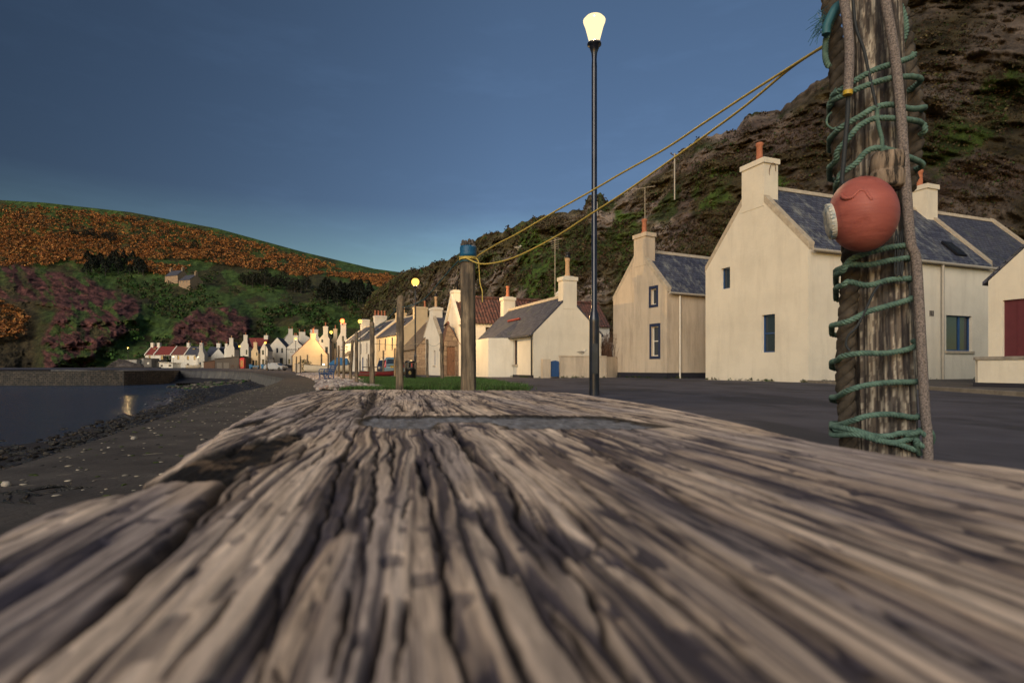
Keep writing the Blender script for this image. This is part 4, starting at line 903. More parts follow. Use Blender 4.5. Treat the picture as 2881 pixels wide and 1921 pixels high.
m = MB(); twisted(m, smooth([P(*z7(*p), PD1-.05) for p in ((380,20),(335,110),(300,200),(282,290),(285,390),(310,440))], 6), .0085, .024)
tag(m.build('green_rope', M['green_rope']), 'loop of dull green rope over the thick dark rope at top left', 'rope'); m = MB()
twisted(m, smooth([P(*z7(*p), PD1-.02) for p in ((735,-40),(755,20),(790,110),(800,200),(780,270))], 6), .010, .03)
tag(m.build('green_rope', M['green_rope']), 'loop of dull green rope over the thick brown rope at top right', 'rope')
m = MB()
for i in range(5):
    m.tube(smooth([P(*z8(735+12*i+rn.uniform(-5, 5), 20+j*58+rn.uniform(-8, 8)), PD1-.105-.004*j) for j in range(6)], 3), .0022, 4)
tag(m.build('twine', M['cord']), 'tangle of thin dark twine below the orange buoy', 'twine')
# cork float
c0 = P(*z7(688, 1115), PD1-.103); Mx = Matrix.Translation(c0) @ Matrix.Rotation(R(2), 4, 'Y')
m = MB(); m.lathe([(.012, -.052), (.040, -.050), (.0455, -.044), (.0465, -.01), (.0445, -.002), (.0425, .001), (.0445, .004), (.0455, .03), (.043, .050), (.012, .052)], 28, M=Mx)
tag(m.build('cork_float', M['cork']), 'grooved wooden cork float lashed above the orange buoy', 'float')
# buoy
bc = P(2427, 604, 1.565); ax = Vector((-.93, .34, -.16)).normalized()
q = Vector((0, 0, 1)).rotation_difference(ax).to_matrix().to_4x4(); Mb = Matrix.Translation(bc) @ q @ Matrix.Diagonal((1, 1, .83, 1))
by = thing('buoy', 'round orange-red fishing buoy with a worn pale end tied to the near post', 'buoy')
m = MB(); rb = .102; pr = [(.004, -.1015), (.012, -.101)]
for i in range(2, 30):
    a = math.pi*i/34; pr.append((rb*math.sin(a)**.96, -.101*math.cos(a)))
pr = [p for p in pr if p[1] < .083]+[(.050, .087), (.048, .089)]
m.lathe(pr, 48, M=Mb); m.build('body', M['buoy'], by)
m = MB(); m.lathe([(.048, .084), (.050, .090), (.047, .101), (.038, .108), (.02, .109), (.01, .107)], 40, M=Mb)
for k in range(30):
    a = k*6.2832/30; m.cbox((0, 0, 0), (.003, .006, .014), Mb @ Matrix.Rotation(a, 4, 'Z') @ Matrix.Translation((.0485, 0, .096)))
m.build('end_boss', M['buoy_end'], by)
m = MB()
def onb(x, y, k=1.0):
    # project a photo point onto the buoy's front
    d = Vector(((x-1440.5)/F, 1, (HY-y)/F)).normalized(); o_ = Vector((0, 0, CH))-bc; b_ = o_.dot(d); c_ = o_.dot(o_)-(.101*k)**2; t = -b_-math.sqrt(max(b_*b_-c_, 0)); return Vector((0, 0, CH))+d*t
m.tube(smooth([onb(*z7(*p), .99) for p in ((385,1262),(405,1285),(450,1282),(480,1255),(505,1235),(540,1240),(560,1270),(585,1300))], 4), [.003]+[.0045]*27+[.003], 8)
m.build('moulded_ridge', M['buoy'], by)
m = MB(); m.tube(smooth([P(*z7(*p), 1.62) for p in ((395,1200),(430,1175),(480,1165),(560,1185),(640,1240))], 5), .004, 6); m.build('tie_cord', M['cord'], by)
# ---------------------------------------------------------------- houses
def panel(m, poly, holes, f3, rev=.19):
    """wall face: poly and rectangular holes in (u,z); f3(u,z,depth) -> local point"""
    loops = [[Vector((u, z, 0)) for u, z in poly]]
    for (u, z, w, h) in holes: loops.append([Vector(p+(0,)) for p in ((u, z), (u, z+h), (u+w, z+h), (u+w, z))])
    flat_ = [p for l in loops for p in l]; vs = [f3(p.x, p.y, 0) for p in flat_]
    m.add(vs, [tuple(t) for t in tessellate_polygon(loops)])
    for (u, z, w, h) in holes:
        c = [(u, z), (u+w, z), (u+w, z+h), (u, z+h)]
        m.add([f3(a, b, 0) for a, b in c]+[f3(a, b, rev) for a, b in c], [(i, (i+1) % 4, 4+(i+1) % 4, 4+i) for i in range(4)])
def fbox(m, f3, u0, u1, z0, z1, d0, d1):
    vs = [f3(u, z, d) for d in (d0, d1) for u, z in ((u0, z0), (u1, z0), (u1, z1), (u0, z1))]
    m.add(vs, [(0, 1, 2, 3), (7, 6, 5, 4), (0, 4, 5, 1), (1, 5, 6, 2), (2, 6, 7, 3), (3, 7, 4, 0)])
def window(par, f3, u, z, w, h, kind, far):
    rec = .12 if far else .17; fm = {'blue': M['blue_paint'], 'navy': M['navy_paint'], 'white': M['white_paint'], 'dark': M['navy_paint'], 'brown': M['brown_wood']}[kind.split('_')[0]]
    m = MB(); t = .05 if far else .045
    fbox(m, f3, u+.001, u+t, z+.001, z+h-.001, rec-.06, rec); fbox(m, f3, u+w-t, u+w-.001, z+.001, z+h-.001, rec-.06, rec)
    fbox(m, f3, u+t, u+w-t, z+.001, z+t, rec-.06, rec); fbox(m, f3, u+t, u+w-t, z+h-t, z+h-.001, rec-.06, rec)
    if 'cas' in kind: fbox(m, f3, u+w*.58, u+w*.58+.09, z+t, z+h-t, rec-.055, rec-.002)
    elif 'one' not in kind: fbox(m, f3, u+t, u+w-t, z+h*.49, z+h*.49+.05, rec-.055, rec-.002)
    o = m.build('window', fm, par)
    g = MB(); fbox(g, f3, u+t*.9, u+w-t*.9, z+t*.9, z+h-t*.9, rec-.02, rec+.02)
    g.build('pane', M['glass_lit'] if 'lit' in kind else (M['glass_warm'] if 'warm' in kind else M['glass']), o)
    if 'border' in kind:
        b = MB(); s = .15
        for (a, b_, c, d) in ((u-s, u-.002, z-s, z+h+s), (u+w+.002, u+w+s, z-s, z+h+s), (u-.002, u+w+.002, z+h+.002, z+h+s), (u-.002, u+w+.002, z-s, z-.002)): fbox(b, f3, a, b_, c, d, -.008, .02)
        b.build('surround', M['navy_paint'], o)
    if 'sill' in kind:
        b = MB(); fbox(b, f3, u-.08, u+w+.08, z-.10, z-.004, -.06, .1); b.build('sill', M['coping'], o)
    return o
def house(name, label, loc, g, W, L, eave, ridgez, wall='harl_cream', roof='slate', wins=(), doors=(), chims=(), copes=(1, 1), group=None, cat='cottage', far=False, plinth=False, gutter=None, lights=(), base=-.6, apex=None, pots=None, side_over=.14, roof_ext=0):
    """loc: ground point of the near-left gable corner; g: 2D gable direction"""
    t = thing(name, label, cat, (loc[0], loc[1], loc[2] if len(loc) > 2 else 0), math.atan2(g[1], g[0]), group)
    ax_ = W*.5 if apex is None else apex; sl = (ridgez-eave)/ax_
    faces = {'G': (lambda u, z, d: (u, d, z)), 'B': (lambda u, z, d: (W-u, L-d, z)), 'L': (lambda u, z, d: (d, L-u, z)), 'R': (lambda u, z, d: (W-d, u, z))}
    m = MB(); gp_ = [(0, base), (W, base), (W, eave), (ax_, ridgez), (0, eave)]; sp = [(0, base), (L, base), (L, eave), (0, eave)]
    for k in 'GBLR':
        hs = [(u, z, w, h) for (f, u, z, w, h, *_) in list(wins)+list(doors) if f == k]
        gpoly = gp_ if k == 'G' else ([(0, base), (W, base), (W, eave), (W-ax_, ridgez), (0, eave)] if k == 'B' else sp)
        panel(m, gpoly, hs, faces[k])
    m.build('wall', M[wall], t, uv=True)
    if plinth:
        m = MB(); e = .015
        m.box((-e, -e, base), (W+e, -.002, .28)); m.box((W+.002, -e, base), (W+e, L, .28)); m.box((-e, -e, base), (-.002, L, .28)); m.build('plinth', M['plinth'], t)
    for (f, u, z, w, h, kind) in wins: window(t, faces[f], u, z, w, h, kind, far)
    for (f, u, z, w, h, mt) in doors:
        m = MB(); fbox(m, faces[f], u+.001, u+w-.001, z+.001, z+h-.001, .07, .12)
        if not far:
            for k in range(1, 5): fbox(m, faces[f], u+w*k/5-.008, u+w*k/5+.008, z+.05, z+h-.05, .06, .075)
        o = m.build('door', M[mt], t)
        if not far: k = MB(); fbox(k, faces[f], u+w-.16, u+w-.10, z+1.0, z+1.05, .02, .07); k.build('handle', M['black'], o)
    y0 = .22 if copes[0] else -.012-roof_ext; y1 = L-(.22 if copes[1] else -.06); th_ = .10; ov = side_over
    sR = (ridgez-eave)/(W-ax_)
    m = MB()
    m.prism([(-ov, eave-ov*sl+.02), (ax_, ridgez+.02), (ax_, ridgez+.02+th_), (-ov, eave-ov*sl+.02+th_)], 1, y0, y1)
    m.prism([(ax_+.001, ridgez+.02), (W+ov, eave-ov*sR+.02), (W+ov, eave-ov*sR+.02+th_), (ax_+.001, ridgez+.02+th_)], 1, y0, y1)
    ro = m.build('roof', M[roof], t, uv=True)
    m = MB(); m.prism([(ax_-.13, ridgez+.03), (ax_+.13, ridgez+.03), (ax_+.03, ridgez+.21), (ax_-.03, ridgez+.21)], 1, y0+.02, y1-.02); m.build('ridge_tiles', M['coping'] if roof != 'pantile' else M['pantile'], ro)
    cw = .26
    for k, (a, b) in enumerate(((-.012, cw), (L-cw, L+.012))):
        if copes[k]:
            m = MB(); up = .26
            m.prism([(-.03, eave-.06), (ax_, ridgez-.03), (ax_, ridgez+up), (-.03, eave+up-.08)], 1, a, b)
            m.prism([(ax_+.001, ridgez-.03), (W+.03, eave-.06), (W+.03, eave+up-.08), (ax_+.001, ridgez+up)], 1, a, b); m.build('gable_coping', M[wall] if far else M['coping'], t)
    for ci in chims:   # (y, wx, wy, top, npots, potkind)
        y, wx, wy, top, npt, pk = ci[:6]; cx = ci[6] if len(ci) > 6 else ax_; y = -.016 if y == 0 else (L+.016-wy if y == 'e' else y)
        m = MB(); z0 = ridgez-wx*.5*sl-.25; m.box((cx-wx/2, y, z0), (cx+wx/2, y+wy, top-.2)); m.box((cx-wx/2-.06, y-.05, top-.201), (cx+wx/2+.06, y+wy+.05, top))
        m.taper(top-.001, top+.07, (wx/2-.02, wy/2-.02), (wx/2-.18, wy/2-.15), (cx, y+wy/2))
        o = m.build('chimney', M[wall], t)
        for k in range(npt):
            px_ = cx+(0 if npt == 1 else (k-(npt-1)/2)*(wx-.3)/(max(npt-1, 1))); hgt = .75 if pk != 'cowl' else 1.0
            m = MB(); m.lathe([(.15, 0), (.16, .08), (.125, .12), (.115, hgt*.8), (.145, hgt*.85), (.14, hgt), (.09, hgt)], 10 if far else 16, (px_, y+wy/2, top+.05)); po = m.build('chimney_pot', M['pot_buff'] if pk in ('buff', 'cowl') else (M['black'] if pk == 'black' else M['pot']), o)
            if pk in ('cowl', 'dark'):
                m = MB(); m.lathe([(.15, 0), (.17, .06), (.17, .12), (.12, .16), (.12, .22), (.19, .24), (.12, .32), (.02, .34)], 12, (px_, y+wy/2, top+.05+hgt)); m.build('cowl', M['black'], o)
    if gutter:
        for side in gutter:
            X_ = -ov-.03 if side == 'L' else W+ov+.03; s_ = sl if side == 'L' else sR; m = MB(); m.tube([(X_, .02, eave-ov*s_+.02), (X_, L-.02, eave-ov*s_-.02)], .06, 8); m.build('gutter', M['coping' if far else 'grey_paint'], t)
    for (side, y, u0, w, h) in lights:   # skylight: distance down the slope
        s_ = sl if side == 'L' else sR; hw = ax_ if side == 'L' else W-ax_; ln = math.hypot(1, s_); ex = -1 if side == 'L' else 1
        a = Vector((ax_+ex*u0/ln, y, ridgez-u0*s_/ln)); d = Vector((ex/ln, 0, -s_/ln)); nn = Vector((ex*s_/ln, 0, 1/ln)); b0 = .115
        m = MB(); v_ = [a+nn*b0, a+d*h+nn*b0, a+d*h+Vector((0, w, 0))+nn*b0, a+Vector((0, w, 0))+nn*b0]; v2 = [p+nn*.07 for p in v_]; m.add(v_+v2, [(4, 5, 6, 7), (0, 1, 5, 4), (1, 2, 6, 5), (2, 3, 7, 6), (3, 0, 4, 7)]); o = m.build('skylight', M['black'], t)
        m = MB(); v3 = [a+nn*(b0+.075)+d*.08+Vector((0, .08, 0)), a+d*(h-.08)+nn*(b0+.075)+Vector((0, .08, 0)), a+d*(h-.08)+Vector((0, w-.08, 0))+nn*(b0+.075), a+d*.08+Vector((0, w-.08, 0))+nn*(b0+.075)]; m.add(v3, [(0, 1, 2, 3)]); m.build('pane', M['glass'], o)
    return t
def part(t, name, mat, fn, parent=None, uv=False):
    m = MB(); fn(m); return m.build(name, M[mat], parent or t, uv=uv)
def aerial(t, x, y, z, h=1.6, n=6, rz=0, grid=False, L=1.1):
    m = MB(); m.tube([(x, y, z), (x, y, z+h)], .02, 6); c, s = math.cos(rz), math.sin(rz)
    if grid:
        for k in range(7): m.tube([(x-.3*c, y-.3*s, z+h-.05-.1*k), (x+.3*c, y+.3*s, z+h-.05-.1*k)], .015, 4)
        m.tube([(x-.5*s, y+.5*c, z+h-.2), (x+.5*s, y-.5*c, z+h-.2)], .015, 4)
    else:
        m.tube([(x-L/2*c, y-L/2*s, z+h), (x+L/2*c, y+L/2*s, z+h)], .015, 5)
        for k in range(n): q = -L/2+L*k/(n-1); m.tube([(x+q*c-.22*s, y+q*s+.22*c, z+h), (x+q*c+.22*s, y+q*s-.22*c, z+h)], .008, 4)
    m.build('aerial', M['coping'], t)
ga = (.359, -.934)
# the big near house
h1 = house('gable_house', 'large cream harled house with blue windows, nearest behind the near post', (8.51, 25.0, 0), ga, 5.35, 10.2, 4.78, 7.62, 'harl_cream', 'slate_lichen',
   wins=[('G', .98, 3.83, .52, .88, 'blue_one'), ('G', 3.21, 1.11, .65, 1.44, 'blue'), ('R', 7.35, 1.2, 1.6, 1.42, 'blue_cas_sill')], chims=[(0, 1.15, .72, 8.62, 1, 'pot', 2.75), ('e', 1.1, .72, 8.75, 1, 'pot')], gutter='R', lights=[('R', 2.6, 2.4, .7, 1.0), ('R', 8.2, 2.7, .6, .9)], copes=(1, 1), cat='house')
part(h1, 'downpipe', 'grey_paint', lambda m: m.tube([(5.48, 6.95, 0), (5.48, 6.95, 4.6)], .05, 8))
part(h1, 'chimney_bracket', 'brown_wood', lambda m: m.tube([(3.35+.05*math.sin(k*.6), .4+.16*math.cos(k*.6), 8.15+.28*math.sin(k*.6)) for k in range(9)], .012, 5))
part(h1, 'air_vent', 'dark_wood', lambda m: [m.box((5.35, 6.35+.09*k, 2.55), (5.37, 6.40+.09*k, 2.76)) for k in range(3)])
h1b = house('terrace_house', 'slate-roofed cream house adjoining the big gable house at the far right', (8.51+10.22*.934, 25+10.22*.359, 0), ga, 5.35, 5.0, 4.76, 7.6, 'harl_cream', 'slate',
   gutter='R', copes=(0, 1), cat='house', lights=[])
# right-hand low building with red door
g0 = house('low_outbuilding', 'low cream gabled building with a dark red door at the right edge', (13.4, 16.0, 0), ga, 5.0, 4.0, 2.95, 5.2, 'harl_cream', 'slate', doors=[('G', .35, .02, 1.5, 2.35, 'maroon')], copes=(0, 0), cat='outbuilding')
def lowwall(name, pts, h, th_, mat, label, cap=None, z0=-.3, capm='kerb', group=None):
    t = thing(name, label, 'wall', (0, 0, 0), 0, group); m = MB(); c = MB()
    for a, b in zip(pts[:-1], pts[1:]):
        a, b = Vector(a), Vector(b); d = (b-a).normalized(); nn = Vector((-d.y, d.x))*th_/2
        def pr(mm, e, z0_, z1_, s=1.0):
            q = [(a-d*e-nn*s), (b+d*e-nn*s), (b+d*e+nn*s), (a-d*e+nn*s)]; mm.prism([(p.x, p.y) for p in q], 2, z0_, z1_)
        pr(m, 0, z0, h); 
        if cap: pr(c, .03, h-.002, h+cap, 1.25)
    m.build('wall', M[mat], t)
    if cap: c.build('coping', M[capm], t)
    return t
w0 = lowwall('garden_wall', [(11.0, 13.35), (12.2, 10.2)], .70, .22, 'harl_cream', 'low cream wall with dark coping in front of the red-doored building', .07, capm='kerb')
part(w0, 'plinth', 'plinth', lambda m: m.prism([(10.86, 13.38), (12.06, 10.2), (12.03, 10.2), (10.83, 13.36)], 2, -.2, .17))
lowwall('garden_wall', [(11.0, 13.35), (13.2, 14.2)], .70, .22, 'harl_cream', 'short cream return wall beside the red-doored building', .07)
# second house
h2 = house('gable_house', 'weathered beige house with black-framed gable windows, between lamp post and big house', (5.68, 31.9, 0), (.45, -.893), 4.35, 9.0, 4.33, 6.6, 'harl_old', 'slate_lichen',
   wins=[('G', 3.16, 3.74, .40, .80, 'white_one_border'), ('G', 3.2, 1.12, .52, 1.50, 'white_border')], chims=[(0, .95, .62, 7.55, 1, 'pot', 2.3)], gutter='R', plinth=True, cat='house')
part(h2, 'downpipe', 'white_paint', lambda m: m.tube([(4.45, .75, 0), (4.45, .75, 4.1)], .045, 8))
aerial(h2, 2.1, .5, 8.3, 1.8, 8, .6)
h2b = house('dormer_house', 'slate-roofed house just behind the beige house, mostly hidden', (8.6, 33.5, 0), (.45, -.893), 4.0, 6.0, 4.5, 6.2, 'harl_old', 'slate', copes=(1, 1), cat='house')
# low cottage with porch
gc_ = (.93, .37); 
h3 = house('low_cottage', 'low cream slate-roofed cottage with projecting porch, left of the tall lamp post', (1.14, 30, 0), gc_, 4.1, 9.3, 2.36, 4.35, 'harl_cream', 'slate', wins=[('L', 9.3-2.9, .72, .62, 1.38, 'brown_sill'), ('L', .9, .8, .55, 1.3, 'white_sill')],
   chims=[(0, .82, .6, 5.45, 1, 'cowl', 2.15), ('e', .85, .6, 5.35, 1, 'pot')], copes=(0, 0))
def porch(m):
    y0, y1, p = 3.3, 6.4, 1.25
    m.prism([(-.003, y0-.35), (-p, y0+.35), (-p, y1-.3), (-.003, y1+.3)], 2, -.3, 2.25)
part(h3, 'porch', 'harl_cream', porch)
pr_ = part(h3, 'porch_roof', 'slate', lambda m: m.add([(-1.2, 3.75, 2.12), (-1.2, 6.5, 2.12), (-.05, 7.2, 2.3), (-.05, 2.9, 2.3), (.95, 4.2, 3.42), (.95, 5.9, 3.42)], [(0, 1, 5, 4), (1, 2, 5), (0, 4, 3), (0, 3, 2, 1)]), uv=True)
part(h3, 'hip_ridge', 'red_tile', lambda m: m.tube([(.9, 4.1, 3.48), (.9, 6.0, 3.48)], .07, 6), pr_)
dr_ = part(h3, 'door', 'brown_wood', lambda m: m.box((-1.035, 4.55, .02), (-.99, 5.3, 2.05)))
part(h3, 'door_frame', 'white_paint', lambda m: [m.box((-1.03, 4.45, 0), (-.995, 4.545, 2.14)), m.box((-1.03, 5.305, 0), (-.995, 5.4, 2.14)), m.box((-1.03, 4.545, 2.055), (-.995, 5.305, 2.14))])
part(h3, 'downpipe', 'black', lambda m: m.tube([(-.07, .12, 0), (-.07, .12, 2.2)], .045, 8))
part(h3, 'gutter', 'black', lambda m: m.tube([(-.2, 0, 2.22), (-.2, 3.3, 2.22)], .05, 6))
part(h3, 'plinth', 'plinth', lambda m: m.box((-.02, 0, -.3), (-.003, 3.2, .14)))
aerial(h3, .85+.5, .2, 4.4, 3.2, 7, .3, grid=True)
# garden wall, gate, brambles
lowwall('garden_wall', [(1.55, 29.6), (1.98, 29.75)], .98, .22, 'harl_old', 'stub of stained cream wall between the low cottage and the blue gate', .0)
gt = thing('gate', 'small blue boarded gate in the stained garden wall', 'gate', (2.0, 29.75, 0), .2)
def gate(m):
    for k in range(6): m.box((.03+k*.075, -.02, .06), (.095+k*.075, .02, .86+.05*math.sin((k+.5)/6*3.14)))
part(gt, 'boards', 'blue_paint', gate); part(gt, 'rails', 'blue_paint', lambda m: [m.box((.02, .021, z), (.5, .05, z+.07)) for z in (.2, .7)])
lowwall('garden_wall', [(2.52, 29.85), (5.0, 30.6)], 1.12, .24, 'harl_old', 'long stained cream wall right of the blue gate', .05, capm='harl_old')
lowwall('garden_wall', [(5.0, 30.6), (5.75, 31.6)], 1.12, .22, 'harl_old', 'plain beige wall running from the lamp post to the beige house', .0)
lowwall('back_wall', [(3.6, 36.5), (7.5, 38)], 2.2, .3, 'harl_white', 'patchy white wall behind the brambles', .0)
bush = thing('bramble_bush', 'bare reddish brown bramble bush behind the long garden wall', 'bush', (4.2, 32.2, 0))
def twigs(m):
    r = random.Random(3)
    for i in range(900):
        x = r.uniform(-1.7, 1.5); y = r.uniform(-.7, .9); hh = (1.0+.9*(x+1.7)/3.2)*r.uniform(.7, 1.15)
        a = Vector((x, y, .3)); b = a+Vector((r.uniform(-.2, .2), r.uniform(-.2, .2), hh*.7)); c = b+Vector((r.uniform(-.35, .35), r.uniform(-.3, .3), hh*.45)); m.tube([a, b, c], [.012, .008, .003], 3, caps=False)
part(bush, 'twigs', 'brown_wood', twigs)
r = np.random.default_rng(9); n = 5000; x = r.uniform(-1.8, 1.6, n); y = r.uniform(-.8, 1.0, n); z = .5+(.7+.95*(x+1.7)/3.2)*r.uniform(.2, 1.25, n)*(1-.2*(y**2)); u = r.normal(0, 1, (n, 3)); w_ = r.normal(0, 1, (n, 3)); u /= np.linalg.norm(u, axis=1, keepdims=True); w_ /= np.linalg.norm(w_, axis=1, keepdims=True); c = np.stack([x, y, z], -1); s = r.uniform(.012, .035, (n, 1))
tri_cloud('leaves', np.stack([c-u*s*1.8, c+w_*s, c+u*s*1.8], 1), None, M['foliage'], bush, col=np.array([(.09, .05, .035)])*r.uniform(.5, 1.8, (n, 1)))
# pantiled long house behind
h4 = house('pantiled_house', 'long house with dark red pantile roof behind the low cottage', (-3.85+.37*0, 41.2, .1), gc_, 13.0, 6.0, 3.8, 3.8, 'harl_white', 'pantile') if False else None
t4 = thing('pantiled_house', 'long white house with dark red pantile roof behind the low cottage', 'house', (-3.85, 41.2, 0), math.atan2(.37, .93))
def w4(m):
    L4, W4, e, rz_ = 12.6, 3.4, 3.85, 5.75
    panel(m, [(0, -.5), (L4, -.5), (L4, e), (0, e)], [(2.05, 2.4, .8, 1.15), (.4, .3, .5, 1.9)], lambda u, z, d: (u, d, z)); m.add([(L4, W4, -.5), (0, W4, -.5), (0, W4, e), (L4, W4, e)], [(0, 1, 2, 3)])
    m.add([(0, W4, -.5), (0, 0, -.5), (0, 0, e), (0, W4/2, rz_), (0, W4, e)], [(0, 1, 2, 3, 4)]); m.add([(L4, 0, -.5), (L4, W4, -.5), (L4, W4, e), (L4, W4/2, rz_), (L4, 0, e)], [(0, 1, 2, 3, 4)])
part(t4, 'wall', 'harl_white', w4)
def tiles(m):
    L4, W4 = 12.6, 3.4; nu = int(L4/.24*4); r = random.Random(2)
    for sgn in (-1, 1):
        vs = []; rows = 15
        for j in range(rows+1):
            for k in (0, 1):
                for i in range(nu+1):
                    x = L4*i/nu; t = (j)/rows; y = (W4/2+.25)*t; z = 5.85-t*(2.06)+.05*math.cos(i*math.pi/2)+(.035 if k else 0); vs.append((x, W4/2+sgn*y, z+.01*r.random()))
        row = nu+1; fs = []
        for j in range(2*(rows+1)-1):
            for i in range(nu): a = j*row+i; fs.append((a, a+1, a+row+1, a+row) if sgn > 0 else (a, a+row, a+row+1, a+1))
        m.add(vs, fs)
part(t4, 'roof', 'pantile', tiles)
part(t4, 'ridge_tiles', 'pantile', lambda m: m.tube([(0, 1.7, 5.92), (12.6, 1.7, 5.92)], .13, 6))
window(t4, lambda u, z, d: (u, d, z), 2.05, 2.4, .8, 1.15, 'blue_warm', False); window(t4, lambda u, z, d: (u, d, z), .4, .3, .5, 1.9, 'dark_one', False)
c_ = part(t4, 'chimney', 'harl_white', lambda m: [m.box((-.02, 1.3, 5.0), (.6, 2.1, 6.15)), m.box((-.07, 1.25, 6.149), (.65, 2.15, 6.35))])
part(t4, 'chimney_pot', 'black', lambda m: m.lathe([(.14, 0), (.11, .6), (.2, .62), (.1, .7)], 10, (.3, 1.7, 6.35)), c_)
c_ = part(t4, 'chimney', 'harl_white', lambda m: [m.box((8.75, 1.3, 5.0), (9.4, 2.1, 6.5)), m.taper(6.499, 6.8, (.38, .45), (.15, .2), (9.075, 1.7))])
part(t4, 'chimney_pot', 'black', lambda m: m.lathe([(.16, 0), (.15, .8), (.17, .82), (.1, .85)], 10, (9.07, 1.7, 6.7)), c_)
part(t4, 'gable_coping', 'harl_white', lambda m: m.prism([(-.3, 3.75), (2.6, 5.85), (5.5, 3.75), (5.5, 4.0), (2.6, 6.1), (-.3, 4.0)], 0, -.18, .06) if False else m.add([(x, y, z) for x in (-.15, .08) for (y, z) in ((-.25, 3.65), (1.7, 5.8), (3.65, 3.65), (3.65, 3.95), (1.7, 6.1), (-.25, 3.95))], [(5, 4, 3, 2, 1, 0), (6, 7, 8, 9, 10, 11), (0, 1, 7, 6), (1, 2, 8, 7), (2, 3, 9, 8), (3, 4, 10, 9), (4, 5, 11, 10), (5, 0, 6, 11)]))
# shed with brown door
s1 = house('tool_shed', 'small stone-gabled shed with pantile roof and brown door beside the near gable cottage', (PX(1249, 41), 41, 0), (.98, .2), 1.05, 2.6, 2.4, 3.7, 'stone_slab', 'pantile', doors=[('G', .2, .02, .6, 2.05, 'brown_wood')], copes=(0, 0), apex=.3, cat='shed')
# row of gables beyond
h5 = house('gable_cottage', 'white steep-gabled cottage with tall chimney, right of the estate car', (-8.4, 53.9, 0), (.456, -.89), 4.4, 7, 3.35, 5.6, 'harl_white', 'slate', wins=[('G', 2.9, .75, .45, 1.35, 'blue_sill')], chims=[(0, 1.0, .9, 6.0, 1, 'cowl', 2.3)], cat='cottage')
part(h5, 'buttress', 'harl_cream', lambda m: m.box((4.402, .02, -.3), (4.75, .5, 2.7)))
part(h5, 'roof_tiles_patch', 'red_tile', lambda m: m.box((4.0, 3.2, 4.2), (4.3, 4.3, 4.3)))
aerial(h5, 2.3, .5, 6.2, 1.4, 6, 1.2)
h6 = house('stone_byre', 'stone outbuilding with long mossy stone-slab roof behind the estate car', (PX(1172, 53), 53, 0), (.93, .37), 5.6, 8, 2.4, 5.4, 'stone', 'stone_slab', copes=(0, 0), cat='outbuilding', wins=[('G', .8, 1.3, .9, .5, 'dark_one')])
gd = (.87, .49)
h7 = house('two_storey_house', 'tall yellow-cream two-storey house with three upper windows, above the silver car', (-13.35, 66, 0), gd, 6.2, 8.4, 4.45, 6.9, 'harl_yellow', 'slate_far', wins=[('L', u, 2.75, .55, 1.4, 'dark_sill') for u in (1.0, 3.5, 6.3)]+[('L', u, .5, .55, 1.3, 'dark_sill') for u in (1.0, 3.5, 6.3)], chims=[(0, 1.5, .9, 7.75, 2, 'dark', 3.0), ('e', 1.2, .9, 7.7, 2, 'buff')], cat='house', far=True, lights=[('L', 3.0, 1.2, .8, 1.1)])
h7b = house('two_storey_house', 'white two-storey house with dark slate roof and four chimney pots, between two leaning posts', (-17.75, 73.4, 0), gd, 6.2, 8.5, 4.4, 6.9, 'harl_white', 'slate_far', wins=[('L', u, 2.6, .55, 1.3, 'dark_sill') for u in (1.5, 4.5, 6.8)]+[('L', 4.5, .5, .55, 1.3, 'dark_sill')], doors=[('L', 2.2, .02, .9, 2.0, 'blue_paint')], chims=[('e', 1.7, .9, 8.0, 4, 'pot')], cat='house', far=True, lights=[('L', 3.0, 1.2, .8, 1.1)])
h7c = house('two_storey_house', 'white two-storey house beside the second-nearest glowing street lamp, third in the terrace', (-22.1, 81.2, 0), gd, 6.2, 8.0, 4.4, 6.8, 'harl_white', 'slate_far', wins=[('L', u, 2.6, .55, 1.3, 'dark_one') for u in (1.5, 4.2, 6.5)], chims=[('e', 1.3, .9, 8.1, 0, 'pot'), ], cat='house', far=True)
part(h7c, 'door_canopy', 'dark_wood', lambda m: m.add([(-1.0, 2.0, 2.2), (-1.0, 5.0, 2.2), (0, 5.0, 3.0), (0, 2.0, 3.0), (-1.0, 2.0, 2.3), (-1.0, 5.0, 2.3), (0, 5.0, 3.1), (0, 2.0, 3.1)], [(0, 3, 2, 1), (4, 5, 6, 7), (0, 1, 5, 4), (2, 3, 7, 6), (1, 2, 6, 5), (3, 0, 4, 7)]))
def gabled(name, label, x0, x1, D, yb, ye, yr, ytop, cx0, cx1, L, wall, roof, wins=(), npt=1, pk='pot', gdir=(.97, .24), cat='house', doors=(), **kw):
    """far house whose gable spans photo columns x0..x1 at distance D"""
    zb = PZ(yb, D); X0 = PX(x0, D); g = Vector(gdir).normalized()
    a1 = (x1-1440.5)/F; W = (a1*D-X0)/(g.x-a1*g.y)
    base = float(gz(np.array([X0]), np.array([D]))[()] if False else zb)
    cw = (cx1-cx0)/F*D; cm = ((cx0+cx1)/2-1440.5)/F; cu = (cm*D-X0)/(g.x-cm*g.y)
    ap = min(max(cu, W*.3), W*.7) if 'apex' not in kw else kw.pop('apex')*W
    ch = [(0, cw*.92, .85, PZ(ytop, D)-zb, npt, pk, ap)] if ytop else []
    ws = [(f, u*W if f == 'G' else u*L, z, w, h, k) for (f, u, z, w, h, k) in wins]
    return house(name, label, (X0, D, zb), g, W, L, PZ(ye, D)-zb, PZ(yr, D)-zb, wall, roof, wins=ws, chims=ch, doors=[(f, u*W if f == 'G' else u*L, z, w, h, k) for (f, u, z, w, h, k) in doors], apex=ap, cat=cat, far=True, base=-2.0, **kw)
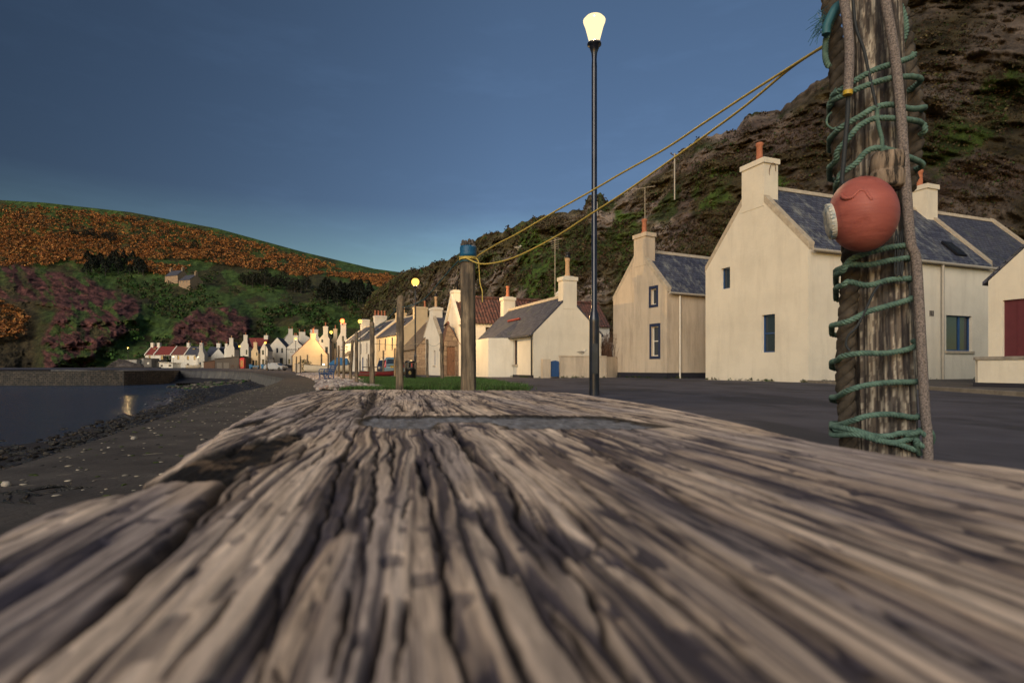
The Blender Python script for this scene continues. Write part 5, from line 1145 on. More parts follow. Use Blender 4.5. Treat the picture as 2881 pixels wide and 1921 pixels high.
hj = gabled('gable_house', 'tall white gable house whose chimney carries a glowing red light', 948, 976, 95, 1042, 961, 923, 909, 958, 974, 7, 'harl_white', 'slate_far', wins=[('G', .5, 4.9, .35, .85, 'brown_one')])
hk = gabled('gable_house', 'cream gable house with a maroon upper window behind the red-roofed cottage', 898, 927, 108, 1042, 957, 936, 918, 909, 923, 7, 'harl_cream', 'slate_far', wins=[('G', .58, 3.1, .5, 1.4, 'brown_one'), ('G', .2, 5.3, .35, .6, 'dark_one')])
hk2 = gabled('gable_house', 'narrow yellowish gable house squeezed between two taller white gables', 931, 949, 116, 1042, 965, 940, 925, 938, 949, 7, 'harl_yellow', 'slate_far', wins=[('G', .45, 4.0, .4, 1.6, 'white_one')])
hl = gabled('red_roofed_cottage', 'wide cream cottage with sloping red roof and one lit window, beside the white boat', 823, 923, 85, 1045, 1001, 945, 937, 873, 888, 5.5, 'harl_yellow', 'red_tile', wins=[('G', .79, .55, .62, .7, 'white_lit')], copes=(0, 0), gdir=(.95, .3), cat='cottage')
part(hl, 'downpipe', 'black', lambda m: m.tube([(-.08, -.08, 0), (-.08, -.08, 2.3)], .05, 6))
window(hl, lambda u, z, d: (d, 5.5-u, z), 1.2, .9, .7, .8, 'dark_one', True)
ht = thing('inn', 'white twin-gabled inn with lettering between its upper windows', 'inn', tuple(P(754, 1028.5, 160)), math.atan2(.2, .98))
zb = 0
def inn(m):
    W = 4.9; 
    for (u0, rz_) in ((0, 7.9), (W, 7.3)):
        panel(m, [(u0, -2), (u0+W, -2), (u0+W, 5.0), (u0+W/2, rz_), (u0, 5.0)], [(u, z, w, h) for (u, z, w, h) in INW if u0 <= u < u0+W], lambda u, z, d: (u, d, z))
        m.add([(u0+W, 0, -2), (u0+W, 9, -2), (u0+W, 9, 5), (u0+W, 0, 5)], [(0, 1, 2, 3)])
    m.add([(0, 9, -2), (0, 0, -2), (0, 0, 5), (0, 9, 5)], [(0, 1, 2, 3)])
INW = [(.55, 3.6, .5, 1.35), (2.2, 3.6, .5, 1.35), (3.5, 3.6, .5, 1.35), (8.0, 3.7, .5, 1.35), (.9, .3, .8, 1.9), (3.1, .3, .9, 1.9), (5.4, .5, .5, 1.4), (8.0, .5, .5, 1.4)]
part(ht, 'wall', 'harl_white', inn)
for (u, z, w, h) in INW: window(ht, lambda u, z, d: (u, d, z), u, z, w, h, 'dark_one', True)
for u0, rz_ in ((0, 7.9), (4.9, 7.3)):
    part(ht, 'roof', 'slate_far', lambda m: [m.prism([(u0-.05, 4.95), (u0+2.45, rz_), (u0+2.45, rz_+.14), (u0-.05, 5.1)], 1, .05, 9), m.prism([(u0+2.451, rz_), (u0+4.94, 4.95), (u0+4.94, 5.1), (u0+2.451, rz_+.14)], 1, .05, 9)], uv=True)
c_ = part(ht, 'chimney', 'harl_white', lambda m: [m.box((6.7, -.02, 6.0), (8.0, .9, 8.4)), m.box((6.62, -.08, 8.399), (8.08, .96, 8.6))])
part(ht, 'chimney_pot', 'pot', lambda m: [m.lathe([(.16, 0), (.13, .6), (.16, .7)], 8, (x, .4, 8.6)) for x in (7.1, 7.5)], c_)
part(ht, 'downpipe', 'black', lambda m: m.tube([(4.9, -.08, 0), (4.9, -.08, 5.2)], .07, 6))
part(ht, 'plinth', 'plinth', lambda m: m.box((-.02, -.03, -1), (9.82, -.002, .25)))
def text_obj(name, s, size, mat, parent, loc, rot, ext=.01):
    cu = bpy.data.curves.new(name, 'FONT'); cu.body = s; cu.size = size; cu.extrude = ext; cu.align_x = 'CENTER'; cu.align_y = 'CENTER'
    o = bpy.data.objects.new(name, cu); COL.objects.link(o); bpy.context.view_layer.update()
    me = bpy.data.meshes.new_from_object(o.evaluated_get(bpy.context.evaluated_depsgraph_get())); bpy.data.objects.remove(o)
    me.materials.clear(); me.materials.append(mat); n = bpy.data.objects.new(name, me); COL.objects.link(n); n.parent = parent; n.location = loc; n.rotation_euler = rot; KIDS.setdefault(parent.name, []).append(n); return n
text_obj('lettering', 'PENNAN', .72, M['dark_wood'], ht, (6.35, -.012, 4.55), (R(90), 0, 0)); text_obj('lettering', 'INN', .6, M['dark_wood'], ht, (6.35, -.012, 3.85), (R(90), 0, 0))
part(ht, 'side_wing', 'harl_white', lambda m: m.box((9.82, 2, -1), (12.2, 8, 4.6)))
part(ht, 'wing_roof', 'slate_far', lambda m: m.prism([(1.7, 4.5), (5, 7.2), (8.3, 4.5)], 0, 8.5, 13.2), uv=True)
gabled('gable_house', 'plain white gable house left of the twin-gabled inn, behind a lamp', 733, 753, 150, 1032, 984, 966, 0, 742, 744, 8, 'harl_white', 'slate_far', wins=[('G', .2, 3.2, .5, 1.2, 'dark_one'), ('G', .2, .4, .6, 1.6, 'dark_one'), ('G', .7, .5, .5, 1.2, 'dark_one')])
gabled('gable_house', 'small yellow gable house with chimney in front of the bright red roof', 707, 726, 155, 1032, 990, 973, 963, 713, 723, 8, 'harl_yellow', 'slate_far', wins=[('G', .7, 3.0, .4, 1.0, 'white_one'), ('G', .15, .4, .5, 1.4, 'dark_one'), ('G', .6, .4, .5, 1.4, 'dark_one')])
gabled('gable_house', 'tall white gable house with bright red roof stretching to its right', 676, 699, 165, 1036, 972, 952, 942, 685, 696, 5, 'harl_white', 'red_tile', wins=[('G', .68, 4.0, .4, 1.4, 'dark_one'), ('G', .35, 3.3, .35, .4, 'dark_one')])
rr2 = thing('red_roofed_house', 'house with large bright red roof between the white and yellow gables', 'house', tuple(P(699, 1032, 172)), .05)
part(rr2, 'wall', 'harl_cream', lambda m: m.box((0, 0, -2), (4.2, 6, 5.6))); part(rr2, 'roof', 'red_tile', lambda m: m.prism([(-.2, 5.5), (3, 8.9), (6.2, 5.5)], 0, -1.0, 4.8))
c_ = part(rr2, 'chimney', 'harl_white', lambda m: m.box((3.6, 2.6, 8.0), (4.8, 3.6, 9.7))); part(rr2, 'chimney_pot', 'pot_buff', lambda m: m.lathe([(.16, 0), (.13, .6), (.16, .7)], 8, (4.2, 3.1, 9.7)), c_)
gabled('gable_house', 'slender white gable house left of the red phone box', 638, 659, 170, 1036, 980, 962, 951, 645, 656, 7, 'harl_white', 'slate_far', wins=[('G', .65, 2.7, .35, 1.3, 'dark_one')], pk='buff')
gabled('gable_house', 'small white gable house half hidden at the left end of the gable group', 631, 641, 180, 1030, 985, 974, 967, 633, 640, 4, 'harl_white', 'slate_far')
gabled('hill_foot_house', 'white gable house standing higher behind the twin-gabled inn', 803, 828, 185, 1000, 952, 935, 925, 812, 824, 8, 'harl_white', 'slate_far', npt=2, pk='pot', wins=[('G', .3, 1.5, .5, .7, 'dark_one')], gdir=(.9, .44))
gabled('hill_foot_house', 'slate-roofed house with broad twin-pot chimney above the red-roofed cottage', 838, 872, 165, 1010, 951, 941, 934, 838, 856, 6, 'harl_white', 'slate_far', npt=2, gdir=(.95, .3), apex=.35)
gabled('hill_foot_house', 'white house with wide stepped chimney just behind the red-roofed cottage', 876, 898, 150, 1010, 951, 936, 927, 873, 895, 6, 'harl_white', 'slate_far', npt=1, gdir=(.95, .3))
# long row
row = [(408, 433, 'red_tile', 'end house of the far row, red roof with one skylight'), (433, 480, 'red_tile', 'second house of the far row, broad bright red roof'), (480, 519, 'red_tile_dull', 'third house of the far row, dull brownish red roof'), (519, 556, 'slate_far', 'fourth house of the far row, blue-grey slate roof with skylight')]
RD = 190
for i, (xa, xb, rf, lb) in enumerate(row):
    t = thing('row_house', lb, 'house', tuple(P(xa, 1037, RD)), 0, 'houses of the far row'); Lr = PX(xb, RD)-PX(xa, RD)-.02; e = PZ(997.5, RD)-PZ(1037, RD); rz_ = PZ(974, RD)-PZ(1037, RD)
    ws = {0: [(1.2, 3.0)], 1: [(2.3, 3.0), (5.1, 3.0)], 2: [(2.2, 3.0), (2.2, .5)], 3: [(.8, 2.9), (3.1, 2.9), (.8, .4)]}[i]
    def wl(m): panel(m, [(0, -2), (Lr, -2), (Lr, e), (0, e)], [(u, z, .7, 1.35) for u, z in ws], lambda u, z, d: (u, d, z)); m.add([(0, 7, -2), (0, 0, -2), (0, 0, e), (0, 3.5, rz_), (0, 7, e)], [(0, 1, 2, 3, 4)]); m.add([(Lr, 0, -2), (Lr, 7, -2), (Lr, 7, e), (Lr, 3.5, rz_), (Lr, 0, e)], [(0, 1, 2, 3, 4)])
    part(t, 'wall', 'harl_white', wl)
    for u, z in ws: window(t, lambda u, z, d: (u, d, z), u, z, .7, 1.35, 'dark_warm_one', True)
    if i == 1: part(t, 'door', 'blue_paint', lambda m: m.box((5.0, -.02, 0), (5.9, -.002, 2.0)))
    part(t, 'roof', rf, lambda m: m.add([(.05, -.2, e-.12), (Lr-.05, -.2, e-.12), (Lr-.05, 3.5, rz_+.1), (.05, 3.5, rz_+.1), (.05, 7.2, e-.12), (Lr-.05, 7.2, e-.12), (.05, 3.5, rz_-.1), (Lr-.05, 3.5, rz_-.1)], [(0, 1, 2, 3), (3, 2, 5, 4), (0, 6, 7, 1), (4, 5, 7, 6)]), uv=True)
    part(t, 'gable_coping', 'harl_white', lambda m: m.add([(x, y, z) for x in (-.1, .2) for (y, z) in ((-.3, e-.3), (3.5, rz_), (3.5, rz_+.3), (-.3, e+.1))], [(3, 2, 1, 0), (4, 5, 6, 7), (0, 1, 5, 4), (1, 2, 6, 5), (2, 3, 7, 6), (3, 0, 4, 7)]))
    if i in (0, 3): part(t, 'skylight', 'glass', lambda m: m.box((1.6, 1.9, (e+rz_)/2+.45), (2.5, 2.9, (e+rz_)/2+.75)))
    for u in ({0: [.4, Lr-.4], 1: [], 2: [Lr-.5], 3: [Lr-.5]}[i]):
        c_ = part(t, 'chimney', 'harl_white', lambda m: m.box((u-.45, 3.0, rz_-.5), (u+.45, 4.0, rz_+1.3)))
        part(t, 'chimney_pot', 'black' if i == 0 else 'pot', lambda m: m.lathe([(.16, 0), (.13, .6), (.16, .7)], 8, (u, 3.5, rz_+1.3)), c_)
gabled('gable_house', 'white gable end closing the far row on the right', 557, 575, 186, 1036, 1000, 978, 972, 562, 570, 9, 'harl_white', 'slate_far', gdir=(.8, .6), wins=[('G', .2, .6, .5, 1.4, 'dark_one')])
sl_ = thing('slate_house', 'long slate-roofed house behind the row, with a white dormer gable', 'house', tuple(P(574, 1036, 196)), 0)
part(sl_, 'wall', 'harl_white', lambda m: m.box((0, 1, -1), (8.2, 8, 4.2))); part(sl_, 'roof', 'slate_far', lambda m: m.prism([(.5, 4.0), (4.5, 7.6), (8.5, 4.0)], 0, -.3, 8.4), uv=True)
part(sl_, 'dormer_gable', 'harl_white', lambda m: m.prism([(2.7, -1), (7.7, -1), (7.7, 3.8), (5.2, 6.8), (2.7, 4.2)], 1, -.5, 4))
part(sl_, 'dormer_roof', 'slate_far', lambda m: [m.prism([(2.5, 4.0), (5.2, 6.85), (5.2, 7.0), (2.5, 4.15)], 1, -.3, 4.5), m.prism([(5.2, 6.85), (8.0, 3.6), (8.0, 3.75), (5.2, 7.0)], 1, -.3, 4.5)])
part(sl_, 'window', 'navy_paint', lambda m: m.box((4.5, -.53, 2.0), (5.5, -.48, 3.2)))
c_ = part(sl_, 'chimney', 'harl_white', lambda m: m.box((2.2, 4, 7.0), (3.5, 5, 8.8))); part(sl_, 'chimney_pot', 'pot', lambda m: m.lathe([(.16, 0), (.13, .6), (.16, .7)], 8, (2.8, 4.5, 8.8)), c_)
# stone farmhouse on the hill
def hillhouse(name, label, x0, y0, D, L, W, e, rz_, group, nw):
    D = hsurf(x0+(40 if nw == 3 else 20), y0)-3.5; t = thing(name, label, 'house', tuple(P(x0, y0, D)+Vector((0, 0, .6))), R(-22), group)
    ws = [(L*(.12+.28*i), e*.62, .55, 1.1) for i in range(nw)]
    part(t, 'wall', 'stone', lambda m: (panel(m, [(0, -5), (L, -5), (L, e), (0, e)], ws, lambda u, z, d: (u, d, z)), m.add([(0, W, -2.5), (0, 0, -2.5), (0, 0, e), (0, W/2, rz_), (0, W, e)], [(0, 1, 2, 3, 4)]), m.add([(L, 0, -2.5), (L, W, -2.5), (L, W, e), (L, W/2, rz_), (L, 0, e)], [(0, 1, 2, 3, 4)])), uv=True)
    for (u, z, w, h) in ws: window(t, lambda u, z, d: (u, d, z), u, z, w, h, 'white_one', True)
    window(t, lambda u, z, d: (L-d, u, z), W*.22, e*.5, .8, 1.4, 'white_one', True)
    part(t, 'roof', 'slate_far', lambda m: [m.prism([(-.25, e-.15), (W/2, rz_+.05), (W/2, rz_+.2), (-.25, e)], 0, .3, L-.3), m.prism([(W/2, rz_+.05), (W+.25, e-.15), (W+.25, e), (W/2, rz_+.2)], 0, .3, L-.3)], uv=True)
    for u in ((.0, L-.9) if name == 'farmhouse' else (L-.9,)):
        c_ = part(t, 'chimney', 'stone', lambda m: m.box((u, W/2-.8, rz_-1), (u+.9, W/2+.8, rz_+1.7)), uv=True); part(t, 'chimney_pot', 'pot_buff', lambda m: [m.lathe([(.2, 0), (.16, .9)], 8, (u+.45, W/2+q, rz_+1.7)) for q in (-.4, .4)], c_)
    return t
hillhouse('farmhouse', 'taller stone farmhouse wing at the left of the pair high on the hillside', 464, 791, 318, 11.5, 8, 2.5, 6.2, 'stone farmhouse buildings on the hill', 2)
hillhouse('farm_wing', 'lower stone farmhouse building at the right of the pair high on the hillside', 503, 810, 300, 9.8, 9, 3.9, 7.6, 'stone farmhouse buildings on the hill', 3)
# sheds on the quay
def shed(name, label, x0, x1, yt0, yt1, yb, D, mat, roofm, depth=4, cat='shed', door=None):
    t = thing(name, label, cat, tuple(P(x0, yb, D)), 0); W = (x1-x0)/F*D; a, b = (yb-yt0)/F*D, (yb-yt1)/F*D
    part(t, 'wall', mat, lambda m: m.add([(0, 0, -2), (W, 0, -2), (W, 0, b), (0, 0, a), (0, depth, -2), (W, depth, -2), (W, depth, b), (0, depth, a)], [(0, 1, 2, 3), (1, 5, 6, 2), (5, 4, 7, 6), (4, 0, 3, 7)]))
    part(t, 'roof', roofm, lambda m: m.add([(x, y, z+dz) for dz in (.0, .14) for x, y, z in ((-.2, -.2, a), (W+.2, -.2, b), (W+.2, depth+.2, b), (-.2, depth+.2, a))], [(3, 2, 1, 0), (4, 5, 6, 7), (0, 1, 5, 4), (1, 2, 6, 5), (2, 3, 7, 6), (3, 0, 4, 7)]))
    for (u, z, w, h, mt, nm) in (door or []): part(t, nm, mt, lambda m: m.box((u*W, -.03, z), (u*W+w, -.002, z+h)))
    return t
sh = shed('boat_store', 'faded white shed left of the far row', 351, 384, 1012, 1011, 1031, 186, 'shed_white', 'dark_wood', 7); text_obj('lettering', 'HULL', 1.1, M['shed_grey'], sh, (2.1, -.02, 1.1), (R(90), 0, 0)) if False else None
shed('lean_to', 'pale lean-to with open dark lower half right of the faded white shed', 384.5, 404, 1012, 1007, 1030, 188, 'shed_white', 'dark_wood', 6, door=[(.05, 0, 2.1, .7, 'black', 'opening_shade')])  # black panel on the solid front stands for the shade inside
shed('timber_hut', 'tall grey timber hut with a round white sign in front of the far row', 405, 426, 1009, 1009, 1037, 178, 'shed_grey', 'dark_wood', 4, door=[(.45, 1.4, .6, .6, 'white_paint', 'sign')])
shed('timber_hut', 'dark grey lean-to shed between the tall hut and the white block', 427, 449, 1013, 1020, 1037, 180, 'shed_grey', 'dark_wood', 4)
shed('toilet_block', 'small white flat-roofed block with two dark windows on the quay', 448, 486, 1019, 1022, 1040, 165, 'harl_white', 'coping', 4, cat='building', door=[(.1, .9, .65, .55, 'black', 'window'), (.7, .9, .75, .6, 'black', 'window')])
shed('open_shed', 'dark open-fronted shed on the quay beside the big timber shed', 573, 604, 1019, 1013, 1037, 150, 'brown_wood', 'dark_wood', 5)
shed('timber_shed', 'long grey-brown timber shed left of the red phone box', 605, 672, 1010, 1003, 1037, 145, 'dark_wood', 'dark_wood', 5, door=[(.08, 0, 1.3, 1.5, 'shed_grey', 'door'), (.36, 0, 1.4, 1.5, 'shed_grey', 'door')])
shed('bin_store', 'small dark lean-to behind the red phone box', 689, 692, 1006, 1008, 1034, 152, 'dark_wood', 'dark_wood', 3)
pb = thing('phone_box', 'bright red phone box beside the timber shed', 'phone box', tuple(P(674, 1036, 142)))
part(pb, 'frame', 'red_paint', lambda m: (m.box((0, 0, 0), (.16, 1.0, 2.3)), m.box((.94, 0, 0), (1.1, 1.0, 2.3)), m.box((.16, .1, 0), (.94, 1, .35)), m.box((.16, .02, 2.0), (.94, 1, 2.3)), m.box((-.04, -.04, 2.301), (1.14, 1.04, 2.45)), m.taper(2.451, 2.65, (.5, .46), (.25, .25), (.55, .5))))
part(pb, 'glazing_bars', 'red_paint', lambda m: [m.box((.161, .03, .5+.25*k), (.939, .06, .54+.25*k)) for k in range(6)]+[m.box((x, .031, .351), (x+.04, .059, 1.999)) for x in (.35, .68)])
part(pb, 'pane', 'glass', lambda m: m.box((.161, .08, .351), (.939, .1, 1.999)))
# retaining bank under the sheds
lowwall('quay_wall', [(PX(250, 176), 176), (PX(350, 172), 172), (PX(450, 164), 164)], .9, .8, 'masonry', 'rough dark stone quay wall under the faded white shed', z0=-2.5)
m = MB(); m.prism([(PX(215, 165), 165), (PX(455, 120), 118), (PX(460, 168), 168), (PX(240, 200), 200)], 2, -1.6, -.3)
mm = M['shingle']; o = m.build('quay_bank', mm); o['kind'] = 'structure'
xs_ = np.linspace(PX(255, 172), PX(355, 172), 40); 
Xg = np.repeat(xs_[None], 12, 0); tt = np.linspace(0, 1, 12)[:, None]; top = np.interp(xs_, [xs_[0], xs_[6], xs_[14], xs_[-1]], [1.5, 3.6, 3.2, 1.2])[None]; Zg = -1.5+(top+1.5)*tt; Yg = 172+10*tt+Zg*0+(fbm(Xg*.5, Zg*.5, 0, 7)-.5)*3
o = grid_obj('rock_bank', Xg, Yg, Zg, M['land'], col=np.repeat(np.repeat(np.array([[[.12, .10, .09]]]), 12, 0), 40, 1)); o['kind'] = 'structure'
# ---------------------------------------------------------------- street lamps
def lamp(label, x, y_head, D, z0, near=False, power=120, bulb='bulb_far', col=(1, .62, .25)):
    zt = PZ(y_head, D); t = thing('street_lamp', label, 'street lamp', (PX(x, D), D, z0), 0, 'street lamps along the shore road'); h = zt-z0
    m = MB(); rl = .095 if near else .08; hb = 1.35 if near else 1.2
    m.lathe([(rl, -.1), (rl, hb), (rl*1.05, hb+.03), (rl*.98, hb+.08), (rl*.62, hb+.22), (.052, hb+.24), (.05, h-.62)], 16); m.build('pole', M['lamp_paint'], t)
    m = MB(); m.lathe([(.052, h-.65), (.045, h-.5), (.055, h-.38), (.10, h-.25), (.13, h-.235), (.13, h-.2), (.08, h-.19)], 16); m.build('lamp_holder', M['lamp_paint'], t)
    m = MB()
    if near: m.lathe([(.085, h-.19), (.10, h-.15), (.165, h+.10), (.20, h+.19), (.205, h+.22), (.16, h+.27), (.08, h+.295), (.02, h+.30)], 24)
    else: m.lathe([(.10, h-.19), (.20, h-.1), (.24, h+.02), (.22, h+.15), (.12, h+.24), (.02, h+.26)], 14)
    m.build('lamp_shade', M[bulb], t)
    if near: m = MB(); m.lathe([(.02, h+.301), (.035, h+.31), (.02, h+.34), (.005, h+.35)], 10); m.build('finial', M['lamp_paint'], t); m = MB(); m.box((-.05, -.10, .4), (.05, -.09, .95)); m.build('access_door', M['lamp_paint'], t)
    ld = bpy.data.lights.new('lamp_light', 'POINT'); ld.energy = power*(2.4 if near else 4); ld.color = col; ld.shadow_soft_size = .05 if near else .09
    lo = bpy.data.objects.new('lamp_light', ld); COL.objects.link(lo); lo.parent = t; lo.location = (0, 0, h+.02+(.33 if False else 0))
    ld.use_shadow = True
    lo.location = (0, 0, h+.05)
    return t
lamp('tall black street lamp nearest the camera, its tapered shade glowing cream', 1672, 92, 10.5, 0, True, 520, 'bulb', (1, .74, .42))
lamp('glowing street lamp behind the litter bin, second nearest', 1168.5, 795, 35, 0, False, 1300)
lamp('glowing street lamp in front of the white terrace, between two tall posts', 1013, 905, 66, 0, False, 700)
lamp('glowing street lamp standing before the red-light chimney house', 931.6, 935, 85, 0, False, 700)
lamp('glowing street lamp left of the red-roofed cottage roof', 832, 954, 105, .1, False, 700)
lamp('glowing street lamp on the quay just left of the twin-gabled inn', 746.6, 964.5, 122, .1, False, 700)
lamp('glowing street lamp next to the red phone box', 673.6, 974.6, 138, .2, False, 700)
lamp('low pale globe lamp before the blue door of the far row', 487.6, 1004, 172, .1, False, 300, 'bulb_white', (1, .85, .6))
lamp('low pale globe lamp before the right end of the far row', 557.4, 1004.6, 172, .1, False, 300, 'bulb_white', (1, .85, .6))
lamp('lone lamp on the grassy slope left of the far row', 360, 978.6, 190, PZ(1008, 190), False, 400)
m = MB(); q = P(963.2, 903, 95); m.lathe([(.12, -.35), (.30, -.2), (.36, 0), (.30, .22), (.1, .35)], 12, q); 
rl = thing('chimney_glow', 'small red glowing ball on top of the white chimney', 'lamp', (0, 0, 0)); M['red_glow'] = emis('red_glow', (1, .12, .03), 6); m.build('lamp_shade', M['red_glow'], rl)  # emissive ball stands in for the red glow at the chimney top
m = MB(); m.tube([q+Vector((0, 0, -.7)), q+Vector((0, 0, -.3))], .06, 6); m.build('bracket', M['black'], rl)

# ---------------------------------------------------------------- posts
def post_mesh(t, h, r, seed, lean=(0, 0), top='round', n=14, mat='pole_wood'):
    rn = random.Random(seed); m = MB(); pts = []; rr = []
    for i in range(9):
        q = i/8; pts.append((lean[0]*q+rn.uniform(-.1, .1)*r, lean[1]*q, -.3+(h+.3)*q)); rr.append(r*(1.08-.12*q)*rn.uniform(.96, 1.04))
    if top == 'round':
        e = Vector(pts[-1])
        for a in (.35, .7, .95): pts.append(tuple(e+Vector((0, 0, r*a)))); rr.append(r*(1-a*a)**.5*.95)
    m.tube(pts, rr, n); o = m.build('post_shaft', M[mat], t); return o
POSTS = [  # x, ytop, ybase, D, width px, lean, label, peg
 (1125, 832, 1100, 12.0, 21, (.02, 0), 'rough brown drying post in the lawn, third from the camera', 1),
 (1047, 906, 1092, 16.6, 13.5, (0, 0), 'mossy drying post at the left end of the lawn, left of the rough brown one', 1),
 (1003, 934, 1088, 20.5, 9.5, (0, 0), 'grey drying post standing in the shingle, right of a leaning one', 0),
 (988, 956, 1081, 25.5, 8, (.12, 0), 'drying post leaning right in the shingle', 0),
 (967, 959, 1076, 27.5, 7.5, (0, 0), 'tall grey drying post left of the leaning one', 1),
 (953, 972, 1068, 33, 6, (0, 0), 'slim drying post just right of the blue bench', 1),
 (943.5, 980, 1057, 41, 5.4, (0, 0), 'slim drying post right behind the blue bench', 0),
 (923.6, 994, 1044, 60, 4.4, (0, 0), 'thin post with a cross peg in front of the white boat, right of its twin', 2),
 (904.6, 995, 1043, 64, 4.4, (0, 0), 'thin post with a cross peg in front of the white boat, left of its twin', 2),
 (865, 998, 1043, 66, 4.2, (0, 0), 'thin post by the dark bush left of the white boat', 1),
 (845, 1001, 1046, 66, 4, (0, 0), 'thin post beside the low garden wall, left of the dark bush', 1),
 (834, 1003, 1046, 66, 4, (0, 0), 'leftmost thin post in front of the red-roofed cottage', 0),
 (751, 1001, 1042, 100, 3.4, (0, 0), 'lone thin post on the promenade left of the notice board', 0),
 (1036.5, 996, 1050, 45, 4.2, (0, 0), 'thin post in front of the terrace, left of the silver car', 0),
 (1078.5, 986, 1046, 48, 4.8, (0, 0), 'thin post in front of the silver car', 1),
 (1110.5, 979, 1057, 40, 5.4, (0, 0), 'dark post at the right end of the silver car', 0),
 (1202, 954, 1060, 33, 7.4, (0, 0), 'round-topped grey post overlapping the right side of the blue car', 3),
 (1243, 938, 1067, 26, 9.5, (-.04, 0), 'rough log post on the lawn in front of the shed', 0)]
for i, (x, yt, yb, D, wpx, lean, lb, peg) in enumerate(POSTS):
    zb_ = float(gz(np.array(PX(x, D)), np.array(D))); zt = PZ(yt, D); r_p = wpx/2/F*D
    t = thing('drying_post', lb, 'post', (PX(x, D)-lean[0]*.5, D, zb_), 0, 'wooden drying posts along the green'); o = post_mesh(t, zt-zb_-r_p*.8, r_p, i, lean)
    hh = zt-zb_
    if peg: 
        m = MB()
        a, b = {1: (-.06, .16), 2: (-.17, .17), 3: (-.3, 0)}[peg]; m.tube([(a-(r_p if a else 0), -.0, hh-.28), (b+r_p, 0, hh-.27)], .012, 6); m.build('peg', M['cord'], t)
# second post with tape and ragged top
p2 = thing('taped_post', 'octagonal drying post with blue tape and ragged top, second from the camera', 'post', (PX(1317, 6.4), 6.4, 0), 0, 'wooden drying posts along the green')
def p2s(m):
    n = 8; vs = []; rn = random.Random(8)
    for i in range(25):
        z = -.2+2.0*i/24
        for k in range(n): a = 6.2832*(k+.15)/n; r = .086*(1.02-.04*z); vs.append((r*math.cos(a)+.004*math.sin(z*3), r*math.sin(a), z))
    m.add(vs, [(i*n+k, i*n+(k+1) % n, (i+1)*n+(k+1) % n, (i+1)*n+k) for i in range(24) for k in range(n)], False); m.add(vs[-n:], [tuple(range(n))])
part(p2, 'post_shaft', 'pole_wood', p2s)
zt2 = PZ(694, 6.4); zb2 = PZ(722, 6.4)
part(p2, 'tape_band', 'tape', lambda m: m.lathe([(.086, zb2-.005), (.093, zb2), (.0945, zb2+.03), (.092, zb2+.05), (.094, zt2-.02), (.091, zt2), (.075, zt2+.004)], 20))
def rag(m):
    r = random.Random(12)
    for i in range(46):
        a = r.uniform(0, 6.28); q = .075*r.random()**.5; c = Vector((q*math.cos(a), q*math.sin(a), zt2+r.uniform(-.01, .075)*(1.3-q/.075*.7))); m.lathe([(.004, -.02), (.018, -.008), (.02, .006), (.006, .022)], 6, c, smooth=False)
    for i in range(40):
        a = r.uniform(0, 6.28); q = .07*r.random()**.5; c = Vector((q*math.cos(a), q*math.sin(a), zt2-.01)); m.tube([c, c+Vector((r.uniform(-.01, .01), r.uniform(-.01, .01), r.uniform(.02, .07)))], [.008, .003], 4)
part(p2, 'ragged_top', 'dark_wood', rag)
# yellow rope, two spans from the near post
def catenary(a, b, sag, n=40, f=lambda t: 4*t*(1-t)): return [a+(b-a)*(i/n)+Vector((0, 0, -sag*f(i/n))) for i in range(n+1)]
A1 = P(2318, 128, PD1+.05); B1 = P(1322, 728, 6.33)
m = MB()
m.tube(smooth([P(x, y, D) for x, y, D in ((2325, 125, 1.80), (2230, 185, 2.0), (2100, 268, 2.3), (1980, 347, 2.65), (1870, 420, 3.05), (1752, 486, 3.5), (1660, 540, 3.95), (1560, 596, 4.5), (1460, 655, 5.1), (1400, 686, 5.6), (1350, 716, 6.15), (1342, 722, 6.3))], 6), [.0042+.0040*i/66 for i in range(67)], 8)
m.tube(smooth([P(x, y, D) for x, y, D in ((2325, 127, 1.81), (2225, 192, 2.02), (2100, 296, 2.32), (1980, 385, 2.68), (1870, 463, 3.08), (1752, 545, 3.55), (1660, 604, 4.0), (1560, 668, 4.55), (1460, 719, 5.1), (1400, 738, 5.6), (1350, 742, 6.05), (1310, 725, 6.30))], 6), [.0042+.0040*i/66 for i in range(67)], 8)
yr = m.build('yellow_rope', M['yellow_rope']); tag(yr, 'doubled yellow line slung from the near post to the taped post', 'rope')
m = MB(); z = PZ(724, 6.4)
for k in range(4): m.tube([(PX(1317, 6.4)+.098*math.cos(a*.3), 6.4+.098*math.sin(a*.3), z-.012*k+.01*math.sin(a*.3+k)) for a in range(22)], .006, 6)
m.build('coil', M['yellow_rope'], yr)
m = MB(); m.tube(smooth([P(x, y, 6.28) for x, y in ((1338, 726), (1346, 735), (1348, 760), (1350, 790), (1353, 806), (1357, 820), (1357, 850))], 5), .006, 6); m.build('loose_end', M['yellow_rope'], yr)
m = MB(); m.tube([(PX(1317, 6.4)+.098*math.cos(a*.3), 6.4+.098*math.sin(a*.3), PZ(738, 6.4)+.004*math.sin(a)) for a in range(22)], .006, 6)
m.tube(smooth([P(x, y, D) for x, y, D in ((1294, 730, 6.4), (1270, 755, 6.9), (1235, 795, 7.9), (1200, 835, 9.3), (1170, 855, 10.6), (1135, 864, 11.9), (1114, 864, 12.0))], 6), .007, 6)
tag(m.build('teal_line', M['teal_rope']), 'thin dark teal line sagging from the taped post to the third post', 'line')
m = MB(); m.tube(catenary(P(1120, 864, 12), P(1044, 919, 16.6), .12), .008, 5); m.tube(catenary(P(1044, 919, 16.6), P(1000, 950, 20.5), .25), .008, 5); m.tube(catenary(P(1044, 918, 16.6), P(966, 970, 27.5), .1), .006, 5)
tag(m.build('clothes_line', M['teal_rope']), 'clothes line strung between the posts at the left of the lawn', 'line')
